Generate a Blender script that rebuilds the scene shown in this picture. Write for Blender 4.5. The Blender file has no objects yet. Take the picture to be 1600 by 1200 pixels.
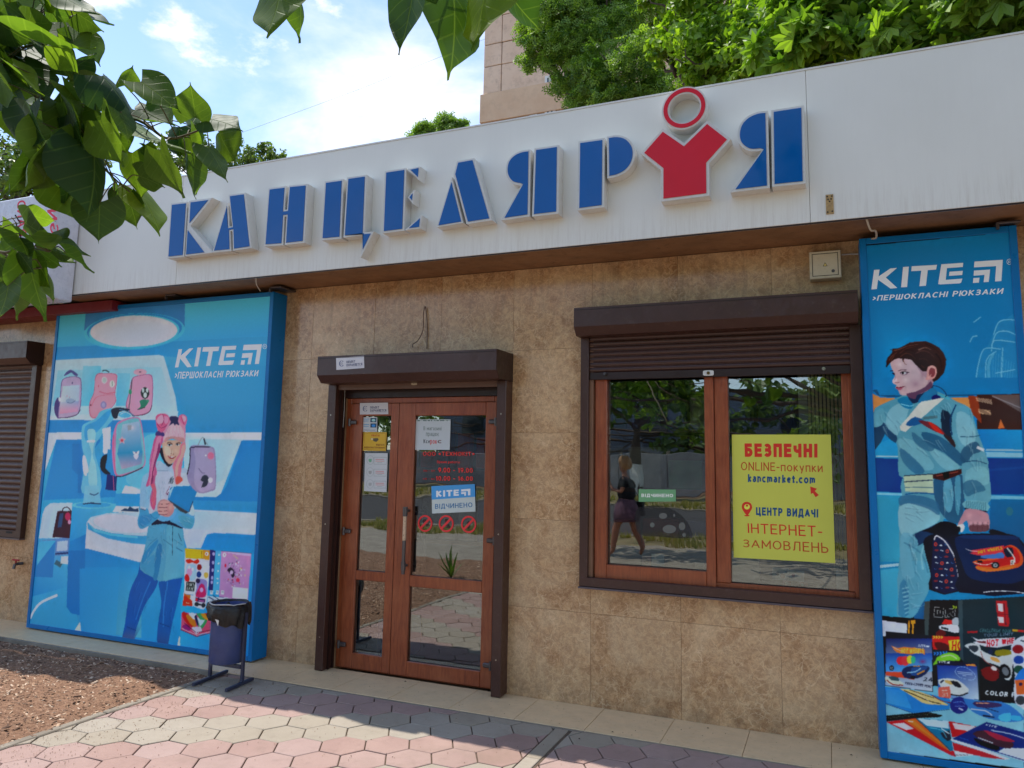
import bpy, bmesh, math, random
from math import radians as R_, sin, cos, pi
from mathutils import Vector, Matrix
from mathutils.geometry import tessellate_polygon

random.seed(7)
sc = bpy.context.scene
COL = sc.collection

# ------------------------------------------------------------------ camera
CY, CP, CR = 0.4019, 0.1290, -0.0198          # yaw, pitch, roll in radians
FPX, PX0, PY0 = 1179.7, 794.9, 570.5          # focal length and optical centre of the photograph (1600 x 1200)
def _rot():
    Rz = Matrix.Rotation(CY, 3, 'Z'); Rx = Matrix.Rotation(CP, 3, 'X'); Ry = Matrix.Rotation(CR, 3, 'Y')
    return Rz @ Rx @ Ry                        # columns: right, forward, up
RC = _rot()
EYE = Vector((0, 0, 1.6))
cam = bpy.data.cameras.new('camera')
camo = bpy.data.objects.new('camera', cam); COL.objects.link(camo)
r_, f_, u_ = RC.col[0], RC.col[1], RC.col[2]
m4 = Matrix(((r_[0], u_[0], -f_[0], 0), (r_[1], u_[1], -f_[1], 0), (r_[2], u_[2], -f_[2], 0), (0, 0, 0, 1)))
camo.matrix_world = Matrix.Translation(EYE) @ m4
cam.sensor_fit = 'HORIZONTAL'; cam.sensor_width = 36.0
cam.lens = FPX / 1600 * 36
cam.shift_x = (800 - PX0) / 1600
cam.shift_y = -(600 - PY0) / 1600
cam.clip_start = 0.05; cam.clip_end = 2000
sc.camera = camo

# ------------------------------------------------------------------ light
SUN = Vector((-0.36, 0.103, 1.0)).normalized()         # direction towards the sun
sun_el = math.asin(SUN.z); sun_az = math.atan2(SUN.x, SUN.y)
world = bpy.data.worlds.new('World'); sc.world = world; world.use_nodes = True
nt = world.node_tree; nt.nodes.clear()
N = nt.nodes.new; L = nt.links.new
wo = N('ShaderNodeOutputWorld'); bg = N('ShaderNodeBackground'); bg.inputs['Strength'].default_value = 0.15
sky = N('ShaderNodeTexSky'); sky.sky_type = 'NISHITA'; sky.sun_disc = False
sky.sun_elevation = sun_el; sky.sun_rotation = sun_az
sky.air_density = 1.0; sky.dust_density = .3; sky.ozone_density = 3.0
tc = N('ShaderNodeTexCoord'); mp = N('ShaderNodeMapping'); mp.inputs['Scale'].default_value = (1.0, 1.0, 2.0)
mp.inputs['Location'].default_value = (3.1, 0.4, 0.2)
L(tc.outputs['Generated'], mp.inputs['Vector'])
n1 = N('ShaderNodeTexNoise'); n1.inputs['Scale'].default_value = 2.1; n1.inputs['Detail'].default_value = 9; n1.inputs['Roughness'].default_value = 0.58
n1.inputs['Distortion'].default_value = 0.25
L(mp.outputs[0], n1.inputs['Vector'])
n2 = N('ShaderNodeTexNoise'); n2.inputs['Scale'].default_value = 6.5; n2.inputs['Detail'].default_value = 8; n2.inputs['Roughness'].default_value = 0.62
L(mp.outputs[0], n2.inputs['Vector'])
c1 = N('ShaderNodeMapRange'); c1.inputs['From Min'].default_value = 0.52; c1.inputs['From Max'].default_value = 0.82; c1.interpolation_type = 'SMOOTHSTEP'
L(n1.outputs['Fac'], c1.inputs['Value'])
c2 = N('ShaderNodeMapRange'); c2.inputs['From Min'].default_value = 0.51; c2.inputs['From Max'].default_value = 0.72; c2.interpolation_type = 'SMOOTHSTEP'
L(n2.outputs['Fac'], c2.inputs['Value'])
sx = N('ShaderNodeSeparateXYZ'); L(tc.outputs['Generated'], sx.inputs[0])
hz = N('ShaderNodeMapRange'); hz.inputs['From Min'].default_value = 0.55; hz.inputs['From Max'].default_value = 0.10     # thin veil towards the horizon
hz.inputs['To Max'].default_value = 0.14
L(sx.outputs['Z'], hz.inputs['Value'])
mx = N('ShaderNodeMath'); mx.operation = 'MAXIMUM'; L(c1.outputs[0], mx.inputs[0]); L(c2.outputs[0], mx.inputs[1])
ad = N('ShaderNodeMath'); ad.operation = 'MULTIPLY_ADD'; ad.inputs[1].default_value = 0.9; L(mx.outputs[0], ad.inputs[0]); L(hz.outputs[0], ad.inputs[2]); ad.use_clamp = True
cmix = N('ShaderNodeMix'); cmix.data_type = 'RGBA'
L(ad.outputs[0], cmix.inputs['Factor']); L(sky.outputs[0], cmix.inputs[6]); cmix.inputs[7].default_value = (5.7, 5.45, 5.2, 1)
L(cmix.outputs[2], bg.inputs['Color']); L(bg.outputs[0], wo.inputs[0])

sl = bpy.data.lights.new('sun', 'SUN'); sl.energy = 2.9; sl.angle = R_(0.55); sl.color = (1.0, 0.95, 0.87)
slo = bpy.data.objects.new('sun', sl); COL.objects.link(slo)
slo.rotation_euler = SUN.to_track_quat('Z', 'Y').to_euler(); slo.location = (0, 0, 30)
sc.view_settings.view_transform = 'Standard'; sc.view_settings.look = 'None'
sc.view_settings.exposure = 0.88; sc.view_settings.gamma = 1.0; sc.view_settings.use_curve_mapping = False
sc.render.engine = 'CYCLES'
sc.cycles.max_bounces = 8; sc.cycles.transparent_max_bounces = 24
sc.cycles.caustics_reflective = False; sc.cycles.caustics_refractive = False
sc.cycles.sample_clamp_indirect = 6.0

# ------------------------------------------------------------------ points on real planes
def ray(x, y): return RC @ Vector(((x - PX0) / FPX, 1.0, -(y - PY0) / FPX))
def at(x, y, Y):
    d = ray(x, y); return EYE + d * (Y / d.y)
def atz(x, y, z=0.0):
    d = ray(x, y); return EYE + d * ((z - EYE.z) / d.z)
WY = 5.10          # shop wall
FY = 4.61          # front of the fascia
DY = 5.12          # door leaf front
PYF = 4.93         # front of the big posters

# ------------------------------------------------------------------ naming
def tag(o, label=None, cat=None, group=None, kind=None):
    if label: o['label'] = label
    if cat: o['category'] = cat
    if group: o['group'] = group
    if kind: o['kind'] = kind
    return o
def empty(name, loc, label=None, cat=None, group=None, rz=0):
    o = bpy.data.objects.new(name, None); COL.objects.link(o); o.location = loc; o.rotation_euler.z = rz
    o.empty_display_size = 0.1
    return tag(o, label, cat, group)
def origin_of(p):
    v = Vector((0, 0, 0))
    while p is not None: v += p.location; p = p.parent
    return v
class MB:
    """collects shapes in world coordinates and links them as ONE mesh object"""
    def __init__(s): s.v = []; s.f = []; s.c = None; s.mi = []
    def add(s, vs, fs, m=0):
        k = len(s.v); s.v += [tuple(v) for v in vs]; s.f += [tuple(i + k for i in f) for f in fs]; s.mi += [m] * len(fs); return s
    def box(s, x0, x1, y0, y1, z0, z1, m=0, b=0.0):
        if b > 0:
            # chamfered box: 24 verts
            vs = []; X = (x0, x1); Y = (y0, y1); Z = (z0, z1)
            bm = bmesh.new(); bmesh.ops.create_cube(bm, size=1)
            for v in bm.verts: v.co = Vector((X[v.co.x > 0], Y[v.co.y > 0], Z[v.co.z > 0]))
            bmesh.ops.bevel(bm, geom=list(bm.edges), offset=b, segments=1, affect='EDGES', profile=.5)
            s.bm(bm, m); return s
        vs = [(x, y, z) for x in (x0, x1) for y in (y0, y1) for z in (z0, z1)]
        return s.add(vs, [(0, 1, 3, 2), (4, 6, 7, 5), (0, 4, 5, 1), (2, 3, 7, 6), (0, 2, 6, 4), (1, 5, 7, 3)], m)
    def bm(s, bm, m=0, mat=None):
        bm.verts.ensure_lookup_table(); bm.verts.index_update()
        s.add([(mat @ v.co) if mat else v.co.copy() for v in bm.verts], [[v.index for v in f.verts] for f in bm.faces], m); bm.free(); return s
    def prism(s, pts, y0, y1, m=0, mside=None):
        """pts: XZ outline (concave allowed), extruded in Y"""
        n = len(pts); tri = tessellate_polygon([[Vector((p[0], p[1], 0)) for p in pts]])
        vs = [(p[0], y0, p[1]) for p in pts] + [(p[0], y1, p[1]) for p in pts]
        a = sum(pts[i][0] * pts[(i + 1) % n][1] - pts[(i + 1) % n][0] * pts[i][1] for i in range(n))
        fr = []; bk = []
        for t in tri:
            t = list(t); p, q, r = [pts[i] for i in t]
            ar = (q[0] - p[0]) * (r[1] - p[1]) - (r[0] - p[0]) * (q[1] - p[1])
            if ar < 0: t.reverse()
            fr.append(tuple(t)); bk.append(tuple(i + n for i in reversed(t)))
        s.add(vs, fr + bk, m)
        sd = []
        for i in range(n):
            j = (i + 1) % n
            sd.append((i, i + n, j + n, j) if a > 0 else (j, j + n, i + n, i))
        k = len(s.v) - 2 * n
        s.f += [tuple(i + k for i in f) for f in sd]; s.mi += [m if mside is None else mside] * len(sd)
        return s
    def hprism(s, pts, z0, z1, m=0, ch=0.0):
        """pts: convex XY outline, counter-clockwise; top chamfer ch"""
        n = len(pts); cx = sum(p[0] for p in pts) / n; cy = sum(p[1] for p in pts) / n
        rings = [(z0, 0)]; 
        if ch > 0: rings += [(z1 - ch * .7, 0), (z1, ch)]
        else: rings += [(z1, 0)]
        vs = []
        for z, o in rings:
            for p in pts:
                d = math.hypot(p[0] - cx, p[1] - cy) or 1
                k = 1 - o / d; vs.append((cx + (p[0] - cx) * k, cy + (p[1] - cy) * k, z))
        fs = []
        for r in range(len(rings) - 1):
            for i in range(n):
                j = (i + 1) % n; fs.append((r * n + i, r * n + j, (r + 1) * n + j, (r + 1) * n + i))
        fs.append(tuple((len(rings) - 1) * n + i for i in range(n)))
        return s.add(vs, fs, m)
    def tube(s, path, rad, n=8, m=0, cap=True):
        path = [Vector(p) for p in path]; k = len(path)
        rad = rad if isinstance(rad, (list, tuple)) else [rad] * k
        vs = []; up = Vector((0, 0, 1))
        for i, p in enumerate(path):
            d = (path[min(i + 1, k - 1)] - path[max(i - 1, 0)]).normalized()
            a = d.cross(up)
            if a.length < 1e-3: a = d.cross(Vector((1, 0, 0)))
            a.normalize(); b = d.cross(a).normalized(); up = a.cross(d) if a.cross(d).length > .1 else up
            for j in range(n):
                t = 2 * pi * j / n; vs.append(p + (a * cos(t) + b * sin(t)) * rad[i])
        fs = [(i * n + j, i * n + (j + 1) % n, (i + 1) * n + (j + 1) % n, (i + 1) * n + j) for i in range(k - 1) for j in range(n)]
        if cap: fs += [tuple(range(n - 1, -1, -1)), tuple((k - 1) * n + j for j in range(n))]
        return s.add(vs, fs, m)
    def lathe(s, prof, c, n=24, m=0):
        """prof: list of (radius, z)"""
        vs = [(c[0] + r * cos(2 * pi * j / n), c[1] + r * sin(2 * pi * j / n), c[2] + z) for r, z in prof for j in range(n)]
        fs = [(i * n + j, i * n + (j + 1) % n, (i + 1) * n + (j + 1) % n, (i + 1) * n + j) for i in range(len(prof) - 1) for j in range(n)]
        return s.add(vs, fs, m)
    def ycyl(s, x, z, y0, y1, r, n=16, m=0):
        return s.prism([(x + r * cos(2 * pi * j / n), z + r * sin(2 * pi * j / n)) for j in range(n)], y0, y1, m)
    def build(s, name, mats, parent=None, smooth=False, org=None):
        me = bpy.data.meshes.new(name)
        o = origin_of(parent) if parent is not None else Vector(org or (0, 0, 0))
        me.from_pydata([(v[0] - o.x, v[1] - o.y, v[2] - o.z) for v in s.v], [], s.f)
        mats = mats if isinstance(mats, (list, tuple)) else [mats]
        for mm in mats: me.materials.append(mm)
        if len(mats) > 1: me.polygons.foreach_set('material_index', s.mi)
        if s.c is not None:
            ca = me.color_attributes.new('Col', 'FLOAT_COLOR', 'POINT')
            flat = [x for c in s.c for x in c]; ca.data.foreach_set('color', flat)
        if smooth: me.polygons.foreach_set('use_smooth', [True] * len(me.polygons))
        me.update()
        ob = bpy.data.objects.new(name, me); COL.objects.link(ob)
        if parent is not None: ob.parent = parent
        elif org: ob.location = org
        return ob
def bx(name, mat, parent, x0, x1, y0, y1, z0, z1, b=0.0, **k):
    o = MB().box(x0, x1, y0, y1, z0, z1, b=b).build(name, mat, parent); 
    if k: tag(o, **k)
    return o

# ------------------------------------------------------------------ colour and materials
def lin(c): 
    c = c / 255.0
    return c / 12.92 if c <= 0.04045 else ((c + 0.055) / 1.055) ** 2.4
def rgb(r, g, b, k=1.0): return (lin(r) * k, lin(g) * k, lin(b) * k, 1.0)
class NT:
    def __init__(s, name):
        s.m = bpy.data.materials.new(name); s.m.use_nodes = True; s.t = s.m.node_tree; s.t.nodes.clear()
        s.out = s.n('ShaderNodeOutputMaterial')
    def n(s, t, **k):
        q = s.t.nodes.new(t)
        for a, v in k.items():
            if a in q.inputs: q.inputs[a].default_value = v
            else: setattr(q, a, v)
        return q
    def l(s, a, b): s.t.links.new(a, b)
    def coord(s, scale=(1, 1, 1), obj=True, loc=(0, 0, 0)):
        g = s.n('ShaderNodeNewGeometry') if not obj else None
        mp = s.n('ShaderNodeMapping'); mp.inputs['Scale'].default_value = scale; mp.inputs['Location'].default_value = loc
        if obj:
            tcn = s.n('ShaderNodeTexCoord'); s.l(tcn.outputs['Object'], mp.inputs['Vector'])
        else: s.l(g.outputs['Position'], mp.inputs['Vector'])
        return mp.outputs[0]
    def noise(s, vec, scale, detail=4, rough=.55, dist=0):
        q = s.n('ShaderNodeTexNoise'); q.inputs['Scale'].default_value = scale; q.inputs['Detail'].default_value = detail
        q.inputs['Roughness'].default_value = rough; q.inputs['Distortion'].default_value = dist; s.l(vec, q.inputs['Vector']); return q.outputs['Fac']
    def rng(s, v, a, b, c=0.0, d=1.0, smooth=False):
        q = s.n('ShaderNodeMapRange'); q.inputs['From Min'].default_value = a; q.inputs['From Max'].default_value = b
        q.inputs['To Min'].default_value = c; q.inputs['To Max'].default_value = d
        if smooth: q.interpolation_type = 'SMOOTHSTEP'
        s.l(v, q.inputs['Value']); return q.outputs[0]
    def mix(s, f, a, b, mode='MIX'):
        q = s.n('ShaderNodeMix'); q.data_type = 'RGBA'; q.blend_type = mode
        for i, v in ((0, f), (6, a), (7, b)):
            if hasattr(v, 'is_linked') or hasattr(v, 'links'): s.l(v, q.inputs[i])
            else: q.inputs[i].default_value = v
        return q.outputs[2]
    def math(s, op, a, b=0.0):
        q = s.n('ShaderNodeMath'); q.operation = op
        for i, v in ((0, a), (1, b)):
            if hasattr(v, 'links'): s.l(v, q.inputs[i])
            else: q.inputs[i].default_value = v
        return q.outputs[0]
    def bsdf(s, col, rough=.5, metal=0.0, bump=None, bd=.002, spec=.5, coat=0.0, **k):
        q = s.n('ShaderNodeBsdfPrincipled')
        for i, v in (('Base Color', col), ('Roughness', rough), ('Metallic', metal), ('Specular IOR Level', spec), ('Coat Weight', coat)):
            if hasattr(v, 'links'): s.l(v, q.inputs[i])
            else: q.inputs[i].default_value = v
        for a, v in k.items(): q.inputs[a].default_value = v
        if bump is not None:
            bn = s.n('ShaderNodeBump'); bn.inputs['Strength'].default_value = 1.0; bn.inputs['Distance'].default_value = bd
            s.l(bump, bn.inputs['Height']); s.l(bn.outputs[0], q.inputs['Normal'])
        s.l(q.outputs[0], s.out.inputs[0]); s.p = q
        return s.m
def simple(name, c, rough=.5, metal=0.0, var=.10, vs=6.0, spec=.5, bump=0.0, bs=80, coat=0.0, obj=True, dirt=None):
    t = NT(name); v = t.coord(obj=obj)
    n = t.noise(v, vs, 5, .6)
    k0 = tuple(max(0, x * (1 - var)) for x in c[:3]) + (1,); k1 = tuple(min(1, x * (1 + var)) for x in c[:3]) + (1,)
    col = t.mix(t.rng(n, .3, .7), k0, k1)
    if dirt: col = t.mix(t.rng(t.noise(v, vs * 3.1, 6, .7), .55, .75, 0, dirt[1]), col, dirt[0])
    ro = t.rng(t.noise(v, vs * 2.3, 4), .3, .7, max(rough - .08, .02), min(rough + .1, 1))
    b = t.noise(v, bs, 3) if bump else None
    return t.bsdf(col, ro, metal, b, bump or .001, spec, coat)

# print: per-vertex ink colours, alpha for soft edges
def make_print(name, rough=.45, alpha=False):
    t = NT(name); a = t.n('ShaderNodeVertexColor', layer_name='Col')
    v = t.coord(obj=False); n = t.noise(v, 3.0, 4)
    col = t.mix(t.rng(n, .3, .7, 0, .015), a.outputs['Color'], (.55, .6, .62, 1))
    q = t.n('ShaderNodeBsdfPrincipled'); t.l(col, q.inputs['Base Color']); q.inputs['Roughness'].default_value = rough
    q.inputs['Specular IOR Level'].default_value = .22
    if not alpha: t.l(q.outputs[0], t.out.inputs[0]); return t.m
    tr = t.n('ShaderNodeBsdfTransparent'); mxs = t.n('ShaderNodeMixShader')
    t.l(a.outputs['Alpha'], mxs.inputs[0]); t.l(tr.outputs[0], mxs.inputs[1]); t.l(q.outputs[0], mxs.inputs[2]); t.l(mxs.outputs[0], t.out.inputs[0])
    return t.m
M_PRINT = make_print('printed_ink'); M_DECAL = make_print('see_through_decal', .3, True)

_tc = {}
def _arc(cx, cy, rx, ry, a0, a1, n=8):
    return ('c', [(cx + rx * cos(R_(a0 + (a1 - a0) * i / n)), cy + ry * sin(R_(a0 + (a1 - a0) * i / n))) for i in range(n + 1)])
def _bowl(x, y0, y1, w, side=1):
    """bowl leaving a stem at x between heights y0 and y1"""
    r = (y1 - y0) / 2; rx = min(r, w * .62); c = (y0 + y1) / 2
    return ('c', [(x, y1)] + [(x + side * (w - rx + rx * cos(R_(t))), c + r * sin(R_(t))) for t in (90, 67, 45, 22, 0, -22, -45, -67, -90)] + [(x, y0)])
def _S(*p): return [('s', [p[i], p[i + 1]]) for i in range(len(p) - 1)]
def _glyphs():
    O = [_arc(.36, .5, .36, .5, 90, 450, 20)]; g = {}
    g['А'] = (.7, _S((0, 0), (.35, 1)) + _S((.35, 1), (.7, 0)) + _S((.14, .33), (.56, .33)))
    g['Б'] = (.56, _S((.5, 1), (0, 1), (0, 0)) + [_bowl(0, 0, .56, .56)])
    g['В'] = (.56, _S((0, 0), (0, 1)) + [_bowl(0, .53, 1, .5), _bowl(0, 0, .53, .56)])
    g['Г'] = (.5, _S((.5, 1), (0, 1), (0, 0))); g['Д'] = (.74, _S((.12, .02), (.2, 1), (.62, 1), (.62, .04)) + _S((0, -.16), (0, .02), (.74, .02), (.74, -.16)))
    g['Е'] = (.5, _S((.5, 1), (0, 1), (0, 0), (.5, 0)) + _S((0, .52), (.44, .52))); g['Є'] = (.6, [_arc(.36, .5, .36, .5, 48, 312, 14)] + _S((.04, .5), (.42, .5)))
    g['Ж'] = (.9, _S((.45, 0), (.45, 1)) + _S((0, 1), (.42, .5), (0, 0)) + _S((.9, 1), (.48, .5), (.9, 0)))
    g['З'] = (.54, [_arc(.25, .765, .25, .235, 150, -80, 9), _arc(.25, .27, .29, .27, 80, -150, 10)] + _S((.15, .53), (.3, .53)))
    g['И'] = (.62, _S((0, 1), (0, 0), (.62, 1), (.62, 0))); g['Й'] = g['И']; g['І'] = (.0, _S((0, 0), (0, 1))); g['К'] = (.58, _S((0, 0), (0, 1)) + _S((.54, 1), (.04, .5)) + _S((.12, .55), (.58, 0)))
    g['Л'] = (.64, _S((0, 0), (.1, .06), (.18, 1), (.62, 1), (.62, 0))); g['М'] = (.76, _S((0, 0), (0, 1), (.38, .22), (.76, 1), (.76, 0))); g['Н'] = (.6, _S((0, 0), (0, 1)) + _S((.6, 0), (.6, 1)) + _S((0, .52), (.6, .52)))
    g['О'] = (.72, O); g['П'] = (.6, _S((0, 0), (0, 1), (.6, 1), (.6, 0))); g['Р'] = (.54, _S((0, 0), (0, 1)) + [_bowl(0, .44, 1, .54)]); g['С'] = (.62, [_arc(.36, .5, .36, .5, 46, 314, 14)])
    g['Т'] = (.6, _S((0, 1), (.6, 1)) + _S((.3, 1), (.3, 0))); g['У'] = (.6, _S((0, 1), (.32, .38)) + _S((.6, 1), (.24, .12), (.06, .02))); g['Х'] = (.62, _S((0, 0), (.62, 1)) + _S((0, 1), (.62, 0)))
    g['Ц'] = (.68, _S((0, 1), (0, .03), (.68, .03), (.68, -.18)) + _S((.58, .03), (.58, 1))); g['Ч'] = (.54, _S((.54, 0), (.54, 1)) + [('c', [(0, 1), (0, .66), (.05, .5), (.2, .43), (.54, .46)])])
    g['Ш'] = (.84, _S((0, 1), (0, 0), (.84, 0), (.84, 1)) + _S((.42, 0), (.42, 1))); g['Ъ'] = (.66, _S((0, 1), (.14, 1), (.14, 0)) + [_bowl(.14, 0, .55, .52)]); g['Ы'] = (.74, _S((0, 1), (0, 0)) + [_bowl(0, 0, .55, .46)] + _S((.74, 0), (.74, 1)))
    g['Ь'] = (.54, _S((0, 1), (0, 0)) + [_bowl(0, 0, .55, .54)]); g['Ю'] = (.94, _S((0, 0), (0, 1)) + _S((0, .5), (.24, .5)) + [_arc(.59, .5, .34, .5, 90, 450, 18)]); g['Я'] = (.56, _S((.56, 0), (.56, 1)) + [_bowl(.56, .44, 1, .56, -1)] + _S((.34, .42), (.02, 0)))
    for l, c in zip('ABEKMHOPCTXY', 'АВЕКМНОРСТХУ'): g[l] = g[c]
    g['Y'] = (.62, _S((0, 1), (.31, .48)) + _S((.62, 1), (.31, .48)) + _S((.31, .48), (.31, 0))); g['I'] = g['І']; g['D'] = (.62, _S((0, 0), (0, 1)) + [_bowl(0, 0, 1, .62)]); g['F'] = (.5, _S((.5, 1), (0, 1), (0, 0)) + _S((0, .52), (.42, .52)))
    g['G'] = (.66, [_arc(.36, .5, .36, .5, 50, 330, 14)] + _S((.66, .28), (.66, .48), (.42, .48))); g['L'] = (.46, _S((0, 1), (0, 0), (.46, 0))); g['N'] = (.62, _S((0, 0), (0, 1), (.62, 0), (.62, 1))); g['R'] = (.56, _S((0, 0), (0, 1)) + [_bowl(0, .44, 1, .54)] + _S((.26, .42), (.56, 0)))
    g['S'] = (.54, [('c', [(.5, .84), (.4, .96), (.26, 1), (.1, .94), (.03, .78), (.1, .62), (.27, .53), (.44, .43), (.53, .27), (.46, .08), (.28, 0), (.1, .05), (0, .18)])]); g['U'] = (.58, [('c', [(0, 1), (0, .3), (.06, .1), (.29, 0), (.52, .1), (.58, .3), (.58, 1)])])
    g['W'] = (.96, _S((0, 1), (.24, 0), (.48, 1), (.72, 0), (.96, 1)))
    n0 = (.54, [_arc(.27, .5, .27, .5, 90, 450, 18)]); g['0'] = n0; g['1'] = (.26, _S((0, .8), (.22, 1), (.22, 0))); g['2'] = (.54, [('c', [(.02, .76), (.08, .93), (.27, 1), (.47, .92), (.5, .72), (.4, .5), (.0, .0)])] + _S((0, 0), (.54, 0))); g['3'] = g['З']
    g['4'] = (.58, _S((.44, 0), (.44, 1), (0, .26), (.58, .26))); g['6'] = (.54, [_arc(.27, .3, .27, .3, 90, 450, 16), ('c', [(.0, .3), (.06, .66), (.4, 1)])]); g['9'] = (.54, [_arc(.27, .7, .27, .3, 90, 450, 16), ('c', [(.54, .7), (.48, .34), (.14, 0)])])
    g['-'] = (.26, _S((0, .42), (.26, .42))); g['.'] = (.0, _S((0, 0), (0, .02))); g['>'] = (.34, _S((0, .78), (.34, .46), (0, .14))); g["'"] = (0, _S((0, 1), (0, .8))); g['!'] = (0, _S((0, 1), (0, .34)) + _S((0, 0), (0, .02)))
    g['«'] = (.4, _S((.2, .7), (0, .45), (.2, .2)) + _S((.4, .7), (.2, .45), (.4, .2))); g['»'] = (.4, _S((0, .7), (.2, .45), (0, .2)) + _S((.2, .7), (.4, .45), (.2, .2))); g[' '] = (.14, [])
    X = .70
    def low(ch, src, k=X, w=.9): W0, st = g[src]; g[ch] = (W0 * w * .9, [(t, [(x * w * .9, y * k) for x, y in p]) for t, p in st])
    for ch, src in zip('вгзиіклмнопстцчьыяєхж', 'ВГЗИІКЛМНОПСТЦЧЬЫЯЄХЖ'): low(ch, src)
    low('c', 'С'); low('o', 'О'); low('s', 'S'); g['і'] = g['i'] = (0, _S((0, 0), (0, .7)) + _S((0, .96), (0, .98)))
    g['а'] = g['a'] = (.46, [('c', [(.04, .6), (.16, .7), (.34, .7), (.44, .58), (.46, .4), (.46, 0)]), ('c', [(.46, .42), (.2, .4), (.02, .3), (.02, .1), (.16, 0), (.34, .04), (.46, .18)])]); g['б'] = (.5, [_arc(.25, .32, .25, .32, 90, 450, 14), ('c', [(0, .34), (.03, .7), (.2, .86), (.46, .98)])])
    g['е'] = g['e'] = (.5, [('c', [(.02, .38), (.5, .38), (.46, .6), (.26, .7), (.06, .6), (0, .36), (.06, .1), (.27, 0), (.46, .1)])]); g['р'] = g['p'] = (.5, _S((0, -.3), (0, .7)) + [_bowl(0, 0, .7, .5)]); g['у'] = g['y'] = (.48, _S((0, .7), (.25, .05)) + _S((.48, .7), (.16, -.28)))
    g['к'] = (.44, _S((0, 0), (0, .7)) + _S((.42, .7), (.06, .36)) + _S((.1, .38), (.44, 0))); g['ю'] = (.72, _S((0, 0), (0, .7)) + _S((0, .35), (.2, .35)) + [_arc(.46, .35, .25, .35, 90, 450, 14)])
    g['k'] = (.44, _S((0, 0), (0, 1)) + _S((.42, .7), (.06, .32)) + _S((.12, .38), (.44, 0))); g['n'] = (.46, _S((0, 0), (0, .7)) + [('c', [(0, .5), (.12, .68), (.32, .7), (.44, .58), (.46, .4), (.46, 0)])]); g['m'] = (.78, _S((0, 0), (0, .7)) + [('c', [(0, .5), (.1, .68), (.26, .7), (.37, .6), (.39, .4), (.39, 0)]), ('c', [(.39, .5), (.5, .68), (.64, .7), (.76, .6), (.78, .4), (.78, 0)])])
    g['r'] = (.26, _S((0, 0), (0, .7)) + [('c', [(0, .45), (.08, .64), (.26, .69)])]); g['t'] = (.3, _S((.12, .92), (.12, .04), (.3, .02)) + _S((0, .68), (.28, .68)))
    return g
_GL = _glyphs()
def text_geo(body, bold=0.0, shear=0.0, res=3):
    """stroke lettering; returns unit-box vertices, faces and a hair layer per vertex"""
    key = (body, bold, shear)
    if key in _tc: return _tc[key]
    sw = .115 + bold * 2.6; k = 1 - sw; vs = []; fs = []; ly = []; X0 = 0.0
    for ch in body:
        w, st = _GL.get(ch, _GL['О']); n_l = 0
        for t, P in st:
            P = [(X0 + sw / 2 + x * k * 1.0, sw / 2 + y * k) for x, y in P]; n = len(P); b = len(vs)
            if t == 's':
                (x0, y0), (x1, y1) = P; d = math.hypot(x1 - x0, y1 - y0) or 1; ux, uy = (x1 - x0) / d, (y1 - y0) / d; h = sw / 2
                e = h * (1 if abs(ux) < .02 or abs(uy) < .02 else .35)
                vs += [(x0 - ux * e - uy * h, y0 - uy * e + ux * h), (x0 - ux * e + uy * h, y0 - uy * e - ux * h), (x1 + ux * e + uy * h, y1 + uy * e - ux * h), (x1 + ux * e - uy * h, y1 + uy * e + ux * h)]; fs.append((b, b + 1, b + 2, b + 3)); ly += [n_l] * 4
            else:
                cl = math.hypot(P[0][0] - P[-1][0], P[0][1] - P[-1][1]) < 1e-4
                for i, p in enumerate(P):
                    q0 = P[i - 1] if i else (P[-2] if cl else P[0]); q1 = P[i + 1] if i < n - 1 else (P[1] if cl else P[-1]); d = math.hypot(q1[0] - q0[0], q1[1] - q0[1]) or 1
                    nx, ny = -(q1[1] - q0[1]) / d * sw / 2, (q1[0] - q0[0]) / d * sw / 2; vs += [(p[0] + nx, p[1] + ny), (p[0] - nx, p[1] - ny)]; ly += [n_l] * 2
                fs += [(b + 2 * i, b + 2 * i + 1, b + 2 * i + 3, b + 2 * i + 2) for i in range(n - 1)]
            n_l += 1
        X0 += w * k + sw + .16
    if shear: vs = [(x + shear * y, y) for x, y in vs]
    x0 = min(v[0] for v in vs); x1 = max(v[0] for v in vs)
    hb = 1.0 if any(c.isupper() or c.isdigit() or c in 'kб' for c in body) else .70 * k + sw
    vs = [((x - x0) / (x1 - x0), y / hb) for x, y in vs]
    _tc[key] = (vs, fs, ly); return _tc[key]
def catmull(pts, n=4, closed=True):
    k = len(pts); out = []
    rng = range(k) if closed else range(k - 1)
    for i in rng:
        if closed: p0, p1, p2, p3 = pts[i - 1], pts[i], pts[(i + 1) % k], pts[(i + 2) % k]
        else: p0, p1, p2, p3 = pts[max(i - 1, 0)], pts[i], pts[i + 1], pts[min(i + 2, k - 1)]
        for j in range(n):
            t = j / n
            out.append(tuple(.5 * ((2 * p1[a]) + (-p0[a] + p2[a]) * t + (2 * p0[a] - 5 * p1[a] + 4 * p2[a] - p3[a]) * t * t + (-p0[a] + 3 * p1[a] - 3 * p2[a] + p3[a]) * t ** 3) for a in (0, 1)))
    if not closed: out.append(tuple(pts[-1]))
    return out
GAIN = (1.34, 1.36, 1.32)      # ink reflectance against the sRGB value noted from the shaded print
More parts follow.
